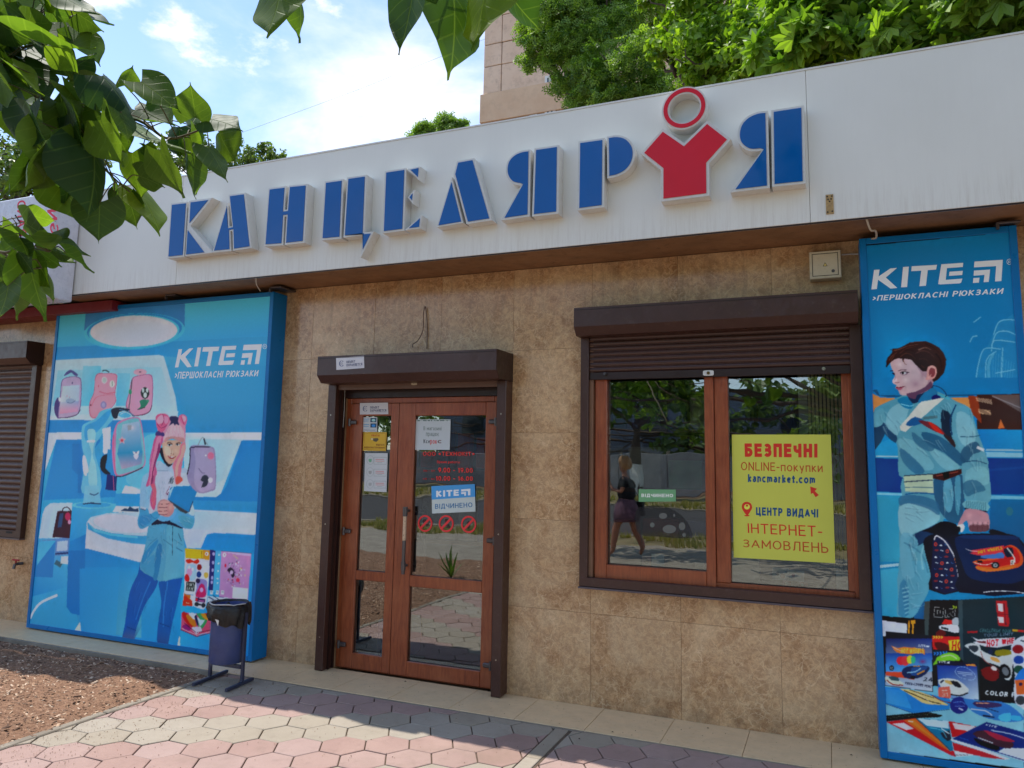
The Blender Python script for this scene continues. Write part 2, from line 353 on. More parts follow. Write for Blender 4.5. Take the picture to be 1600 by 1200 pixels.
class Art:
    """flat print on the plane y = Y: ink shapes in stacked hair-thin layers"""
    def __init__(s, Y, step=.00018, gain=1.0, T=None): s.Y = Y; s.step = step; s.v = []; s.f = []; s.c = []; s.bb = []; s.gain = gain; s.T = T; s.top = 0; s.clip = None; s.log = []; s.blend = True; s.rec = None
    def _layer(s, pts):
        x0 = min(p[0] for p in pts); x1 = max(p[0] for p in pts); z0 = min(p[1] for p in pts); z1 = max(p[1] for p in pts); L_ = 0
        for a, b, c, d, l in s.bb:
            if l >= L_ and x0 < b and a < x1 and z0 < d and c < z1: L_ = l + 1
        s.bb.append((x0, x1, z0, z1, L_)); s.top = max(s.top, L_); return L_
    def xz(s, T, P):
        T = T or s.T; out = []
        for x, y in P:
            q = T(x, y); w = at(q[0], q[1], s.Y); X, Z = w.x, w.z
            if s.clip: X = min(max(X, s.clip[0]), s.clip[1]); Z = min(max(Z, s.clip[2]), s.clip[3])
            out.append((X, Z))
        return out
    def col(s, c, alpha=1.0): 
        k = s.gain
        return (min(lin(c[0]) * k * GAIN[0], .9), min(lin(c[1]) * k * GAIN[1], .9), min(lin(c[2]) * k * GAIN[2], .9), alpha)
    def under(s, x, z):
        """ink already printed at this point"""
        for (x0, x1, z0, z1, l), (k, nv, fs) in reversed(s.log):
            if not (x0 <= x <= x1 and z0 <= z <= z1): continue
            for f in fs:
                for j in range(1, len(f) - 1):
                    A_, B_, C_ = s.v[f[0]], s.v[f[j]], s.v[f[j + 1]]
                    d = (B_[2] - C_[2]) * (A_[0] - C_[0]) + (C_[0] - B_[0]) * (A_[2] - C_[2])
                    if abs(d) < 1e-14: continue
                    u = ((B_[2] - C_[2]) * (x - C_[0]) + (C_[0] - B_[0]) * (z - C_[2])) / d; v = ((C_[2] - A_[2]) * (x - C_[0]) + (A_[0] - C_[0]) * (z - C_[2])) / d
                    if u >= -1e-6 and v >= -1e-6 and u + v <= 1 + 1e-6: w = (u, v, 1 - u - v); q = (s.c[f[0]], s.c[f[j]], s.c[f[j + 1]]); return tuple(sum(w[i] * q[i][c] for i in range(3)) for c in range(3))
        return None
    def raw(s, pts, faces, cols, ly=None):
        if s.rec is not None: s.rec.append((pts, faces, cols)); return
        if s.blend and any(c[3] < .999 for c in cols):
            cc = []
            for p, c in zip(pts, cols):
                if c[3] < .999:
                    b = s.under(p[0], p[1])
                    c = tuple(c[i] * c[3] + b[i] * (1 - c[3]) for i in range(3)) + (1.0,) if b else c[:3] + (1.0,)
                cc.append(c)
            cols = cc
        y = s.Y - .0004 - s._layer(pts) * s.step; k = len(s.v)
        s.log.append((s.bb[-1], (k, len(pts), [tuple(i + k for i in f) for f in faces])))
        s.v += [(p[0], y - (ly[i] * .00003 if ly else 0), p[1]) for i, p in enumerate(pts)]; s.f += [tuple(i + k for i in f) for f in faces]; s.c += cols
    def poly(s, pts, c, a=1.0):
        tri = tessellate_polygon([[Vector((p[0], p[1], 0)) for p in pts]])
        s.raw(pts, [tuple(t) for t in tri], [s.col(c, a)] * len(pts) if not callable(c) else [s.col(c(*p), a) for p in pts])
    def p(s, T, fl, c, sm=0, a=1.0):
        P = [(fl[i], fl[i + 1]) for i in range(0, len(fl), 2)]
        if sm: P = catmull(P, sm)
        s.poly(s.xz(T, P), c, a)
    def quad(s, T, P, c4, n=1, m=1, alphas=(1, 1, 1, 1)):
        """four corners (tl, tr, br, bl) with corner colours"""
        Q = s.xz(T, [(P[0], P[1]), (P[2], P[3]), (P[4], P[5]), (P[6], P[7])]); pts = []; cols = []; fs = []
        C = [s.col(c) for c in c4]
        for j in range(m + 1):
            for i in range(n + 1):
                u = i / n; v = j / m; w = ((1 - u) * (1 - v), u * (1 - v), u * v, (1 - u) * v)
                pts.append((sum(w[k] * Q[k][0] for k in range(4)), sum(w[k] * Q[k][1] for k in range(4))))
                cols.append(tuple(sum(w[k] * C[k][q] for k in range(4)) for q in range(3)) + (sum(w[k] * alphas[k] for k in range(4)),))
        for j in range(m):
            for i in range(n): a = j * (n + 1) + i; fs.append((a, a + 1, a + n + 2, a + n + 1))
        s.raw(pts, fs, cols)
    def ell(s, T, x, y, rx, ry, c, c2=None, a=1.0, a2=None, rot=0, n=28):
        P = [(x + rx * cos(t) * cos(rot) - ry * sin(t) * sin(rot), y + rx * cos(t) * sin(rot) + ry * sin(t) * cos(rot)) for t in [2 * pi * i / n for i in range(n)]]
        if c2 is None and a2 is None: s.poly(s.xz(T, P), c, a); return
        pts = s.xz(T, [(x, y)] + P); c2 = c2 or c; a2 = a if a2 is None else a2
        s.raw(pts, [(0, 1 + i, 1 + (i + 1) % n) for i in range(n)], [s.col(c, a)] + [s.col(c2, a2)] * n)
    def line(s, T, fl, w, c, sm=0, a=1.0, w2=None, closed=False):
        P = [(fl[i], fl[i + 1]) for i in range(0, len(fl), 2)]
        if closed: P = P + [P[0]]
        if sm: P = catmull(P, sm, closed=False)
        n = len(P); lft = []; rgt = []
        for i, p in enumerate(P):
            q0 = P[max(i - 1, 0)]; q1 = P[min(i + 1, n - 1)]; dx = q1[0] - q0[0]; dy = q1[1] - q0[1]; d = math.hypot(dx, dy) or 1
            ww = w if w2 is None else w + (w2 - w) * i / (n - 1)
            lft.append((p[0] - dy / d * ww / 2, p[1] + dx / d * ww / 2)); rgt.append((p[0] + dy / d * ww / 2, p[1] - dx / d * ww / 2))
        pts = s.xz(T, lft + rgt); s.raw(pts, [(i, i + 1, n + i + 1, n + i) for i in range(n - 1)], [s.col(c, a)] * (2 * n))
    def text(s, T, body, P, c, bold=0.0, shear=0.0, a=1.0):
        """P: bl, br, tr, tl corners of the lettering"""
        vs, fs, ly = text_geo(body, bold, shear); Q = s.xz(T, [(P[0], P[1]), (P[2], P[3]), (P[4], P[5]), (P[6], P[7])]); pts = []
        for u, v in vs:
            w = ((1 - u) * (1 - v), u * (1 - v), u * v, (1 - u) * v)
            pts.append((sum(w[k] * Q[k][0] for k in range(4)), sum(w[k] * Q[k][1] for k in range(4))))
        s.raw(pts, fs, [s.col(c, a)] * len(pts), ly)
    def build(s, name, parent=None, mat=None, org=None):
        m = MB(); m.v = s.v; m.f = s.f; m.mi = [0] * len(s.f); m.c = s.c
        # all faces look towards the street (-y)
        ff = []
        for f in s.f:
            a, b, c = [s.v[i] for i in f[:3]]
            ar = sum(s.v[f[i]][0] * s.v[f[(i + 1) % len(f)]][2] - s.v[f[(i + 1) % len(f)]][0] * s.v[f[i]][2] for i in range(len(f)))
            ff.append(f if ar > 0 else tuple(reversed(f)))
        m.f = ff
        return m.build(name, mat or M_PRINT, parent, org=org)
    def build_photo(s, name, parent, cell, seed=1):
        """the recorded ink is resolved on a fine flat grid, softened as in a large-format photographic print"""
        import numpy as np
        x0, x1, z0, z1 = s.clip; W = int((x1 - x0) / cell); H = int((z1 - z0) / cell); img = np.zeros((H, W, 3)); xs = x0 + (np.arange(W) + .5) * (x1 - x0) / W; zs = z0 + (np.arange(H) + .5) * (z1 - z0) / H
        for pts, faces, cols in s.rec:
            P = np.array([(p[0], p[1]) for p in pts]); C = np.array(cols)
            uni = bool(np.all(np.abs(C - C[0]) < 1e-9)); ia, ib = np.searchsorted(xs, (P[:, 0].min(), P[:, 0].max())); ja, jb = np.searchsorted(zs, (P[:, 1].min(), P[:, 1].max()))
            if ib <= ia or jb <= ja: continue
            sub = np.zeros((jb - ja, ib - ia, 4)); msk = np.zeros((jb - ja, ib - ia), bool)
            for f in faces:
                for j in range(1, len(f) - 1):
                    t = (f[0], f[j], f[j + 1]); (ax, az), (bx_, bz), (cx, cz) = P[t[0]], P[t[1]], P[t[2]]; d = (bz - cz) * (ax - cx) + (cx - bx_) * (az - cz)
                    if abs(d) < 1e-14: continue
                    a0, a1 = np.searchsorted(xs, (min(ax, bx_, cx), max(ax, bx_, cx))); b0, b1 = np.searchsorted(zs, (min(az, bz, cz), max(az, bz, cz)))
                    if a1 <= a0 or b1 <= b0: continue
                    X_, Z_ = xs[None, a0:a1], zs[b0:b1, None]; u = ((bz - cz) * (X_ - cx) + (cx - bx_) * (Z_ - cz)) / d; v = ((cz - az) * (X_ - cx) + (ax - cx) * (Z_ - cz)) / d; w = 1 - u - v
                    m = (u >= -1e-9) & (v >= -1e-9) & (w >= -1e-9); sl = (slice(b0 - ja, b1 - ja), slice(a0 - ia, a1 - ia))
                    if uni: msk[sl] |= m
                    else:
                        cc = u[..., None] * C[t[0]] + v[..., None] * C[t[1]] + w[..., None] * C[t[2]]; q = sub[sl]; q[m] = cc[m]; msk[sl] |= m
            if uni: sub[:] = C[0]
            al = (sub[..., 3] * msk)[..., None]; R = img[ja:jb, ia:ib]; img[ja:jb, ia:ib] = R * (1 - al) + sub[..., :3] * al
        def blur(I, sg):
            r = max(1, int(sg * 2.5)); k = np.exp(-np.arange(-r, r + 1) ** 2 / (2 * sg * sg)); k /= k.sum(); o = np.pad(I, ((r, r), (0, 0), (0, 0)), 'edge'); o = sum(k[i] * o[i:i + I.shape[0]] for i in range(2 * r + 1)); o = np.pad(o, ((0, 0), (r, r), (0, 0)), 'edge'); return sum(k[i] * o[:, i:i + I.shape[1]] for i in range(2 * r + 1))
        rg = np.random.RandomState(seed)
        def nz(sg): n = blur(rg.randn(H, W, 1), sg); return n / n.std()
        # soft print: organic edges, local shading and cloth-like unevenness
        g = np.sqrt(np.clip(img, 0, 1))
        act = np.clip(blur(np.abs(g - blur(g, 5)).sum(2, keepdims=True), 8) * 9, 0, 1); f1 = blur(g, .6); out = f1 + .16 * (f1 - blur(g, 9)) + .20 * (blur(g, 4) - blur(g, 26))
        out = out * (1 + act * (.012 * nz(6) + .008 * nz(2)) + .004 * nz(1))
        img = np.clip(out, 0, .97) ** 2.22
        vx = np.linspace(x0, x1, W); vz = np.linspace(z0, z1, H); o = origin_of(parent); co = np.zeros((H, W, 3), np.float32); co[..., 0] = vx[None, :] - o.x; co[..., 1] = s.Y - .0006 - o.y; co[..., 2] = vz[:, None] - o.z
        j, i = np.mgrid[0:H - 1, 0:W - 1]; a = (j * W + i).ravel(); F = np.stack([a, a + 1, a + W + 1, a + W], 1).astype(np.int32)
        me = bpy.data.meshes.new(name); me.vertices.add(H * W); me.vertices.foreach_set('co', co.ravel()); me.loops.add(F.size); me.loops.foreach_set('vertex_index', F.ravel()); me.polygons.add(len(F)); me.polygons.foreach_set('loop_start', np.arange(0, F.size, 4, dtype=np.int32)); me.polygons.foreach_set('loop_total', np.full(len(F), 4, np.int32))
        me.update(calc_edges=True); ca = me.color_attributes.new('Col', 'FLOAT_COLOR', 'POINT'); ca.data.foreach_set('color', np.concatenate([img, np.ones((H, W, 1))], 2).astype(np.float32).ravel()); me.materials.append(M_PRINT)
        ob = bpy.data.objects.new(name, me); COL.objects.link(ob); ob.parent = parent; s.rec = None; return ob
I_ = lambda x, y: (x, y)
def TT(ox, oy, k): return lambda x, y: (ox + x / k, oy + y / k)
# ================================================================== materials
def marble(name, base, dark, light, rough=.16, sc_=1.0):
    t = NT(name); oi = t.n('ShaderNodeObjectInfo'); v0 = t.coord((sc_, sc_, sc_), obj=False)
    cm = t.n('ShaderNodeCombineXYZ'); k = t.math('MULTIPLY', oi.outputs['Random'], 37.0); t.l(k, cm.inputs[0]); t.l(t.math('MULTIPLY', oi.outputs['Random'], 91.0), cm.inputs[2])
    va = t.n('ShaderNodeVectorMath', operation='ADD'); t.l(v0, va.inputs[0]); t.l(cm.outputs[0], va.inputs[1]); v = va.outputs[0]
    big = t.noise(v, 2.6, 5, .6, .6); mid = t.noise(v, 22, 8, .78, .9); fine = t.noise(v, 95, 5, .75, .4)
    c = t.mix(t.rng(mid, .40, .60, smooth=True), dark, base)
    c = t.mix(t.rng(big, .40, .70, 0, .62), c, light)
    c = t.mix(t.rng(fine, .42, .66, 0, .42), c, dark)
    # thin pale veins
    nz = t.n('ShaderNodeTexNoise'); nz.inputs['Scale'].default_value = 5; nz.inputs['Detail'].default_value = 5; t.l(v, nz.inputs['Vector'])
    sc1 = t.n('ShaderNodeVectorMath', operation='SCALE'); t.l(nz.outputs['Color'], sc1.inputs[0]); sc1.inputs['Scale'].default_value = .22
    vv = t.n('ShaderNodeVectorMath', operation='ADD'); t.l(v, vv.inputs[0]); t.l(sc1.outputs[0], vv.inputs[1])
    for s_, w, a in ((11.0, .030, .75), (30.0, .07, .6), (2.3, .005, .8)):
        vo = t.n('ShaderNodeTexVoronoi'); vo.feature = 'DISTANCE_TO_EDGE'; vo.inputs['Scale'].default_value = s_; t.l(vv.outputs[0], vo.inputs['Vector'])
        m = t.rng(vo.outputs['Distance'], 0, w, a, 0)
        m = t.math('MULTIPLY', m, t.rng(t.noise(v, s_ * .7, 3), .42, .62)); c = t.mix(m, c, light)
    hs = t.n('ShaderNodeHueSaturation'); t.l(c, hs.inputs['Color']); t.l(t.rng(oi.outputs['Random'], 0, 1, .95, 1.04), hs.inputs['Value'])
    zz = t.n('ShaderNodeSeparateXYZ'); t.l(t.coord(obj=False), zz.inputs[0])
    spl = t.math('MULTIPLY', t.rng(zz.outputs['Z'], .20, .0, 0, 1, True), t.rng(t.noise(v0, 7, 6, .7), .40, .66, 0, .55))      # splash dirt along the foot of the wall
    run = t.math('MULTIPLY', t.rng(zz.outputs['Z'], 2.2, 3.0, 0, 1, True), t.rng(t.noise(t.coord((7, 7, .6), obj=False), 2.0, 6, .7), .50, .72, 0, .40))
    hs_ = t.mix(t.math('MAXIMUM', spl, run), hs.outputs[0], rgb(96, 78, 62))
    return t.bsdf(hs_, t.rng(fine, .3, .7, rough - .05, rough + .10), 0, t.noise(v, 3, 2), .0016, .5)
M_TILE = marble('brown_marble_tile', rgb(208, 166, 120), rgb(162, 120, 82), rgb(230, 200, 158))
M_APRON = simple('beige_floor_tile', rgb(226, 194, 150), .5, var=.07, vs=9, bump=.0006, bs=60, obj=False, dirt=(rgb(140, 112, 84), .35))
M_GROUT = simple('grout', rgb(146, 114, 80), .9, var=.15, vs=30)
M_WALLCORE = simple('wall_render', rgb(120, 104, 88), .9)
def fascia_mat():
    t = NT('white_composite_panel'); v = t.coord(obj=False); n = t.noise(v, 1.3, 4)
    c = t.mix(t.rng(n, .3, .7), rgb(222, 220, 212), rgb(230, 228, 220))
    sp = t.n('ShaderNodeSeparateXYZ'); t.l(v, sp.inputs[0])
    st = t.noise(t.coord((9, 9, .5), obj=False), 4.0, 6, .75)               # run-down streaks of dirt
    low = t.rng(sp.outputs['Z'], 3.30, 3.02, 0, 1, True)
    m = t.math('MULTIPLY', t.rng(st, .46, .70), t.math('ADD', t.math('MULTIPLY', low, .24), .02))
    c = t.mix(m, c, rgb(150, 126, 104))
    c = t.mix(t.rng(t.noise(v, 26, 6, .8), .70, .78, 0, .5), c, rgb(120, 104, 90))
    return t.bsdf(c, t.rng(n, .3, .7, .30, .42), 0, t.noise(v, .9, 2), .006, .35)
M_FASCIA = fascia_mat()
M_SOFFIT = simple('stained_brown_soffit', rgb(134, 98, 68), .6, var=.22, vs=5, obj=False, bump=.001, bs=30, dirt=(rgb(60, 34, 20), .6))
M_BROWN = simple('brown_painted_metal', rgb(66, 38, 30), .38, var=.10, vs=9, coat=.1, obj=False, dirt=(rgb(110, 92, 84), .25))
M_BROWND = simple('dark_brown_metal', rgb(42, 22, 18), .42, var=.12, vs=9, obj=False)
M_SLAT = simple('brown_aluminium_slat', rgb(82, 56, 46), .40, var=.08, vs=12, obj=False, dirt=(rgb(120, 104, 94), .3))
def pvc():
    t = NT('woodgrain_pvc'); v = t.coord((14, 14, 1.6), obj=False); g = t.noise(v, 5, 6, .65, .4); w = t.coord(obj=False)
    c = t.mix(t.rng(g, .30, .70), rgb(122, 54, 28), rgb(164, 84, 46)); c = t.mix(t.rng(t.noise(w, 4, 3), .45, .7, 0, .35), c, rgb(176, 104, 66))
    return t.bsdf(c, .36, 0, g, .0004, .5, .15)
M_PVC = pvc()
M_SEAL = simple('black_gasket', rgb(22, 20, 20), .6)
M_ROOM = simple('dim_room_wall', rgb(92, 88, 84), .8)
M_HINGE = simple('grey_cast_metal', rgb(96, 90, 90), .35, metal=.7)
M_STEEL = simple('brushed_steel', rgb(178, 168, 156), .28, metal=.95, var=.12, vs=20)
M_WHITEP = simple('white_plastic', rgb(214, 212, 206), .35, var=.03)
M_CREAM = simple('cream_painted_box', rgb(206, 196, 170), .42, var=.05, vs=12, dirt=(rgb(150, 130, 100), .3))
M_BLUEP = simple('blue_frame_paint', rgb(0, 112, 178), .35, var=.06, vs=8, spec=.3, obj=False)
def glass_mat():
    t = NT('window_glass'); lw = t.n('ShaderNodeFresnel', IOR=1.52)
    gl = t.n('ShaderNodeBsdfGlossy'); gl.inputs['Roughness'].default_value = .0; gl.inputs['Color'].default_value = (.95, .98, 1, 1)
    tr = t.n('ShaderNodeBsdfTransparent'); tr.inputs['Color'].default_value = (.80, .84, .82, 1)
    ms = t.n('ShaderNodeMixShader'); f = t.math('ADD', t.math('MULTIPLY', lw.outputs[0], 1.4), .12)
    bn = t.n('ShaderNodeBump'); bn.inputs['Distance'].default_value = .0012; t.l(t.noise(t.coord(obj=False), 2.2, 2), bn.inputs['Height']); t.l(bn.outputs[0], gl.inputs['Normal'])
    t.l(f, ms.inputs[0]); t.l(tr.outputs[0], ms.inputs[1]); t.l(gl.outputs[0], ms.inputs[2]); t.l(ms.outputs[0], t.out.inputs[0]); return t.m
M_GLASS = glass_mat()

# ================================================================== the shop building
shop = empty('shop_building', (0, 0, 0), 'low shop clad in brown marble tiles under a long white fascia', 'building')
DOOR = (-3.60, -2.19, -.02, 2.28); WIN = (-1.555, .125, .80, 2.62)
def minus(r, holes):
    rs = [r]
    for h in holes:
        out = []
        for x0, x1, z0, z1 in rs:
            if h[1] <= x0 or h[0] >= x1 or h[3] <= z0 or h[2] >= z1: out.append((x0, x1, z0, z1)); continue
            a, b = max(x0, h[0]), min(x1, h[1])
            if x0 < a: out.append((x0, a, z0, z1))
            if b < x1: out.append((b, x1, z0, z1))
            if z0 < h[2]: out.append((a, b, z0, h[2]))
            if h[3] < z1: out.append((a, b, h[3], z1))
        rs = out
    return rs
m = MB()
for x0, x1, z0, z1 in minus((-12.0, 3.4, -.3, 3.06), [DOOR, WIN]): m.box(x0, x1, WY + .010, WY + .28, z0, z1)
m.build('wall', M_GROUT, shop)
XJ = [-.315 + .607 * k for k in range(-20, 7)]
ZJ = [-.02, .60, 1.21, 1.82, 2.425, 3.035]
tm_cache = {}
for i in range(len(XJ) - 1):
    for j in range(len(ZJ) - 1):
        if XJ[i + 1] < -9.2 or XJ[i] > 2.4: continue
        g = .0009; r = (XJ[i] + g, XJ[i + 1] - g, ZJ[j] + g, ZJ[j + 1] - g)
        ps = minus(r, [DOOR, WIN])
        if not ps: continue
        org = Vector(((r[0] + r[1]) / 2, WY, (r[2] + r[3]) / 2)); dy = random.uniform(-.0008, .0008)
        key = None if ps != [r] else j
        if key is not None and key in tm_cache:
            o = bpy.data.objects.new('wall_tile', tm_cache[key]); COL.objects.link(o)
        else:
            mb = MB()
            for x0, x1, z0, z1 in ps: mb.box(x0 - org.x, x1 - org.x, 0, .0098, z0 - org.z, z1 - org.z)
            o = mb.build('wall_tile', M_TILE)
            if key is not None: tm_cache[key] = o.data
        o.location = (org.x, WY + dy, org.z); o.parent = shop
        o.rotation_euler = (random.uniform(-.0012, .0012), 0, random.uniform(-.0012, .0012))
# soffit, roof slab, fascia panels
SZ = 3.03; TZ = 3.974
m = MB().box(-6.5, 3.4, FY + .02, WY + .30, SZ + .008, SZ + .06); m.build('soffit', M_SOFFIT, shop)
m = MB().box(-6.5, 3.4, FY + .05, 11.0, TZ - .35, TZ - .12).box(-12, 3.4, WY + .3, 11.0, 3.061, 3.30).box(-12, 3.4, 10.8, 11, -.3, 3.06).box(-12, -11.8, WY + .28, 10.8, -.3, 3.06).box(3.2, 3.4, WY + .28, 10.8, -.3, 3.06)
m.build('roof', M_WALLCORE, shop)
for x0, x1 in ((-6.50, -5.014), (-5.013, -.0612), (-.060, 3.4)):
    bx('fascia_panel', M_FASCIA, shop, x0 + .0004, x1 - .0004, FY, FY + .045, SZ, TZ, b=.002)
bx('fascia_backing', M_WALLCORE, shop, -6.49, 3.39, FY + .047, FY + .06, SZ + .01, TZ - .005)
bx('fascia_flashing', M_WHITEP, shop, -6.5, 3.4, FY - .004, FY + .14, TZ + .0005, TZ + .012)
bx('drip_edge', M_BROWND, shop, -6.5, 3.4, FY + .003, FY + .018, SZ - .007, SZ - .0005)
# dim interior
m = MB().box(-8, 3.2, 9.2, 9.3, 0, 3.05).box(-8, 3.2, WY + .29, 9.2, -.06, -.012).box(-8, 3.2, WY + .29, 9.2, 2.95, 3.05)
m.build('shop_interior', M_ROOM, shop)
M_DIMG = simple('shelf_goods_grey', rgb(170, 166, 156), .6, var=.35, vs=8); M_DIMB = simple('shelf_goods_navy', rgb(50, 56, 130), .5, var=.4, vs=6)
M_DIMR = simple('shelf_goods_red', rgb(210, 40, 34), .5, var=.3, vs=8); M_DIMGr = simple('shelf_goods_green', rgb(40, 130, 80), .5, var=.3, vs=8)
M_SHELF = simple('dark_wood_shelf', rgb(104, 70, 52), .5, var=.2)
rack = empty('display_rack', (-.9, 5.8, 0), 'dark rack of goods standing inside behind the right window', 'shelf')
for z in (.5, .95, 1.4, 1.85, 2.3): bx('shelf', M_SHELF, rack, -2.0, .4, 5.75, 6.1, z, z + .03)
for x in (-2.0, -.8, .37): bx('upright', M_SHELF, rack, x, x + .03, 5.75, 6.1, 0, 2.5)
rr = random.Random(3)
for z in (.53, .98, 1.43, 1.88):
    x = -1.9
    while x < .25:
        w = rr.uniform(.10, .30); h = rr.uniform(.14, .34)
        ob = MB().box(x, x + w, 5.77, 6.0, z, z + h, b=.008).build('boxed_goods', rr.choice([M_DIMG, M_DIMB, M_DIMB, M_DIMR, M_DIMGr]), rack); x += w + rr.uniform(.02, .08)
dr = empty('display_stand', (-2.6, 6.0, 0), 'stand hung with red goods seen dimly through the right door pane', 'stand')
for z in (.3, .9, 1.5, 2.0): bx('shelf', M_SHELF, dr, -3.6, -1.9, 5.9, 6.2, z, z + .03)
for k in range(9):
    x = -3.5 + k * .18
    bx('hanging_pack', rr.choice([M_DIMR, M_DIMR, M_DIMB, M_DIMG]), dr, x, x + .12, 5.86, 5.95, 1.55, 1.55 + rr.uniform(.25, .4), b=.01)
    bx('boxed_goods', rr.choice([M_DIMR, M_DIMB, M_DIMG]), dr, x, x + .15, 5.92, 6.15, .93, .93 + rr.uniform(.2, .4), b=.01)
bk = MB().box(-3.50, -3.24, 5.55, 5.85, 0, .30, b=.02).build('storage_crate', simple('blue_plastic', rgb(24, 84, 190), .4)); tag(bk, 'bright blue plastic crate on the floor behind the left door pane', 'crate')

# ------------------------------------------------------------------ entrance: frame, leaves, roller shutter
def X(px, py, Y): return at(px, py, Y).x
def Z(px, py, Y): return at(px, py, Y).z
door = empty('entrance_door', ((DOOR[0] + DOOR[1]) / 2, DY, 0)); door.parent = shop; door.location = door.location
def framed(name, parent, x0, x1, z0, z1, y0, y1, wl, wr, wb, wt, mids=(), mat=None, b=.004):
    mb = MB(); mb.box(x0, x0 + wl, y0, y1, z0, z1, b=b).box(x1 - wr, x1, y0, y1, z0, z1, b=b)
    mb.box(x0 + wl, x1 - wr, y0 + .0006, y1, z0, z0 + wb, b=b).box(x0 + wl, x1 - wr, y0 + .0006, y1, z1 - wt, z1, b=b)
    for a, c in mids: mb.box(x0 + wl, x1 - wr, y0 + .0006, y1, a, c, b=b)
    return mb.build(name, mat or M_PVC, parent)
def pane(parent, x0, x1, z0, z1, y, name='pane'):
    o = MB().box(x0, x1, y, y + .003, z0, z1).build(name, M_GLASS, parent)
    mb = MB(); e = .006
    for a in ((x0, x0 + e, z0, z1), (x1 - e, x1, z0, z1), (x0, x1, z0, z0 + e), (x0, x1, z1 - e, z1)): mb.box(a[0], a[1], y - .004, y - .0005, a[2], a[3])
    mb.build('gasket', M_SEAL, parent); return o
xm = X(618, 786, DY); xl = X(541.5, 780, DY); xr = X(775, 700, DY); zt = Z(650, 629.5, DY); zb = .012
framed('door_frame', door, xl - .045, xr + .02, .004, zt + .045, DY + .012, DY + .08, .044, .044, .005, .044)
gl0, gl1 = X(560, 786, DY), X(606, 786, DY); gr0, gr1 = X(643.6, 780, DY), X(756, 780, DY)
zml, zmh = Z(570, 907, DY), Z(570, 892, DY); zmrl, zmrh = Z(695, 921.5, DY), Z(695, 903.5, DY)
zlow = Z(690, 1041, DY); zup = Z(700, 649, DY); zupl = Z(580, 657, DY)
lv1 = framed('door_leaf', door, xl, xm - .002, zb, zt, DY, DY + .06, gl0 - xl, xm - gl1, Z(565, 1022, DY) - zb, zt - zup, [(zml, zmh)])
lv2 = framed('door_leaf', door, xm + .002, xr, zb, zt, DY, DY + .06, gr0 - xm, xr - gr1, zlow - zb, zt - zup, [(zmrl, zmrh)])
for lv, a, c, z0, z1 in ((lv1, gl0, gl1, zb + .1, zml), (lv1, gl0, gl1, zmh, zup), (lv2, gr0, gr1, zlow, zmrl), (lv2, gr0, gr1, zmrh, zup)):
    pane(door, a - .004, c + .004, max(z0, zlow) - .004, z1 + .004, DY + .025)
bx('weather_strip', M_SEAL, door, xm - .004, xm + .004, DY + .01, DY + .03, zb, zt)
for px_, py_, w in ((551, 660, .062), (542, 830, .062), (534, 1007, .062), (769, 659, .06), (766, 845, .06), (760, 1040, .06)):
    q = at(px_, py_, DY - .02); mb = MB(); mb.box(q.x - w / 2, q.x + w / 2, DY - .026, DY - .001, q.z - .016, q.z + .016, b=.006)
    mb.tube([(q.x - w / 2 * (1 if px_ < 600 else -1), DY - .02, q.z - .03), (q.x - w / 2 * (1 if px_ < 600 else -1), DY - .02, q.z + .03)], .011, 10); mb.build('hinge', M_HINGE, door)
# pull handles, outside and inside
hx = X(632, 845, DY - .05); hz0, hz1 = Z(629, 897, DY - .05), Z(634, 792, DY - .05)
hd = MB().tube([(hx, DY - .055, hz0), (hx, DY - .055, (hz0 + hz1) / 2)], .0135, 14).tube([(hx, DY - .055, hz0 + .06), (hx, DY, hz0 + .06)], .010).tube([(hx, DY - .055, hz1 - .03), (hx, DY, hz1 - .03)], .012)
hd.tube([(hx, DY - .055, hz1 - .07), (hx, DY - .055, hz1)], .019, 14).tube([(hx, DY - .055, hz0 + .03), (hx, DY - .055, hz0 + .09)], .018, 14)
hd.build('pull_handle', M_HINGE, door, smooth=False)
MB().tube([(hx, DY - .055, (hz0 + hz1) / 2), (hx, DY - .055, hz1 - .06)], .0145, 14).build('handle_sleeve', simple('worn_beige_sleeve', rgb(206, 178, 150), .3, metal=.3, dirt=(rgb(70, 50, 40), .8), vs=40), door)
MB().tube([(hx + .075, DY + .12, hz0), (hx + .075, DY + .12, hz1)], .014, 12).tube([(hx + .075, DY + .12, hz1 - .03), (hx + .02, DY + .05, hz1 - .03)], .01).tube([(hx + .075, DY + .12, hz0 + .05), (hx + .02, DY + .05, hz0 + .05)], .01).build('inner_handle', M_BROWND, door)
# shutter box over the door with guide rails
def shutter_box(parent, x0, x1, zt_, zb_, yf, yw=WY - .001, mat=M_BROWN):
    ch = .055; h = zt_ - zb_
    prof = [(yw, zt_), (yf, zt_ - .004), (yf, zb_ + ch), (yf + ch, zb_), (yw, zb_)]
    mb = MB(); n = len(prof); vs = [(x0, p[0], p[1]) for p in prof] + [(x1, p[0], p[1]) for p in prof]
    fs = [tuple(range(n)), tuple(range(2 * n - 1, n - 1, -1))] + [(i, i + n, (i + 1) % n + n, (i + 1) % n) for i in range(n)]
    mb.add(vs, [tuple(reversed(f)) for f in fs]); o = mb.build('shutter_box', mat, parent)
    for xx in (x0 - .0015, x1 + .0005):
        mb2 = MB(); vs = [(xx, p[0] + (.003 if p[0] < yw else 0), p[1]) for p in prof] + [(xx + .001, p[0] + (.003 if p[0] < yw else 0), p[1]) for p in prof]
        mb2.add(vs, fs); mb2.build('end_cap', M_BROWND, parent)
    MB().box(x0 + .002, x1 - .002, yf - .0025, yf - .0002, zt_ - .022, zt_ - .018).build('fold_line', M_BROWND, parent)
    return o
YB = 4.795
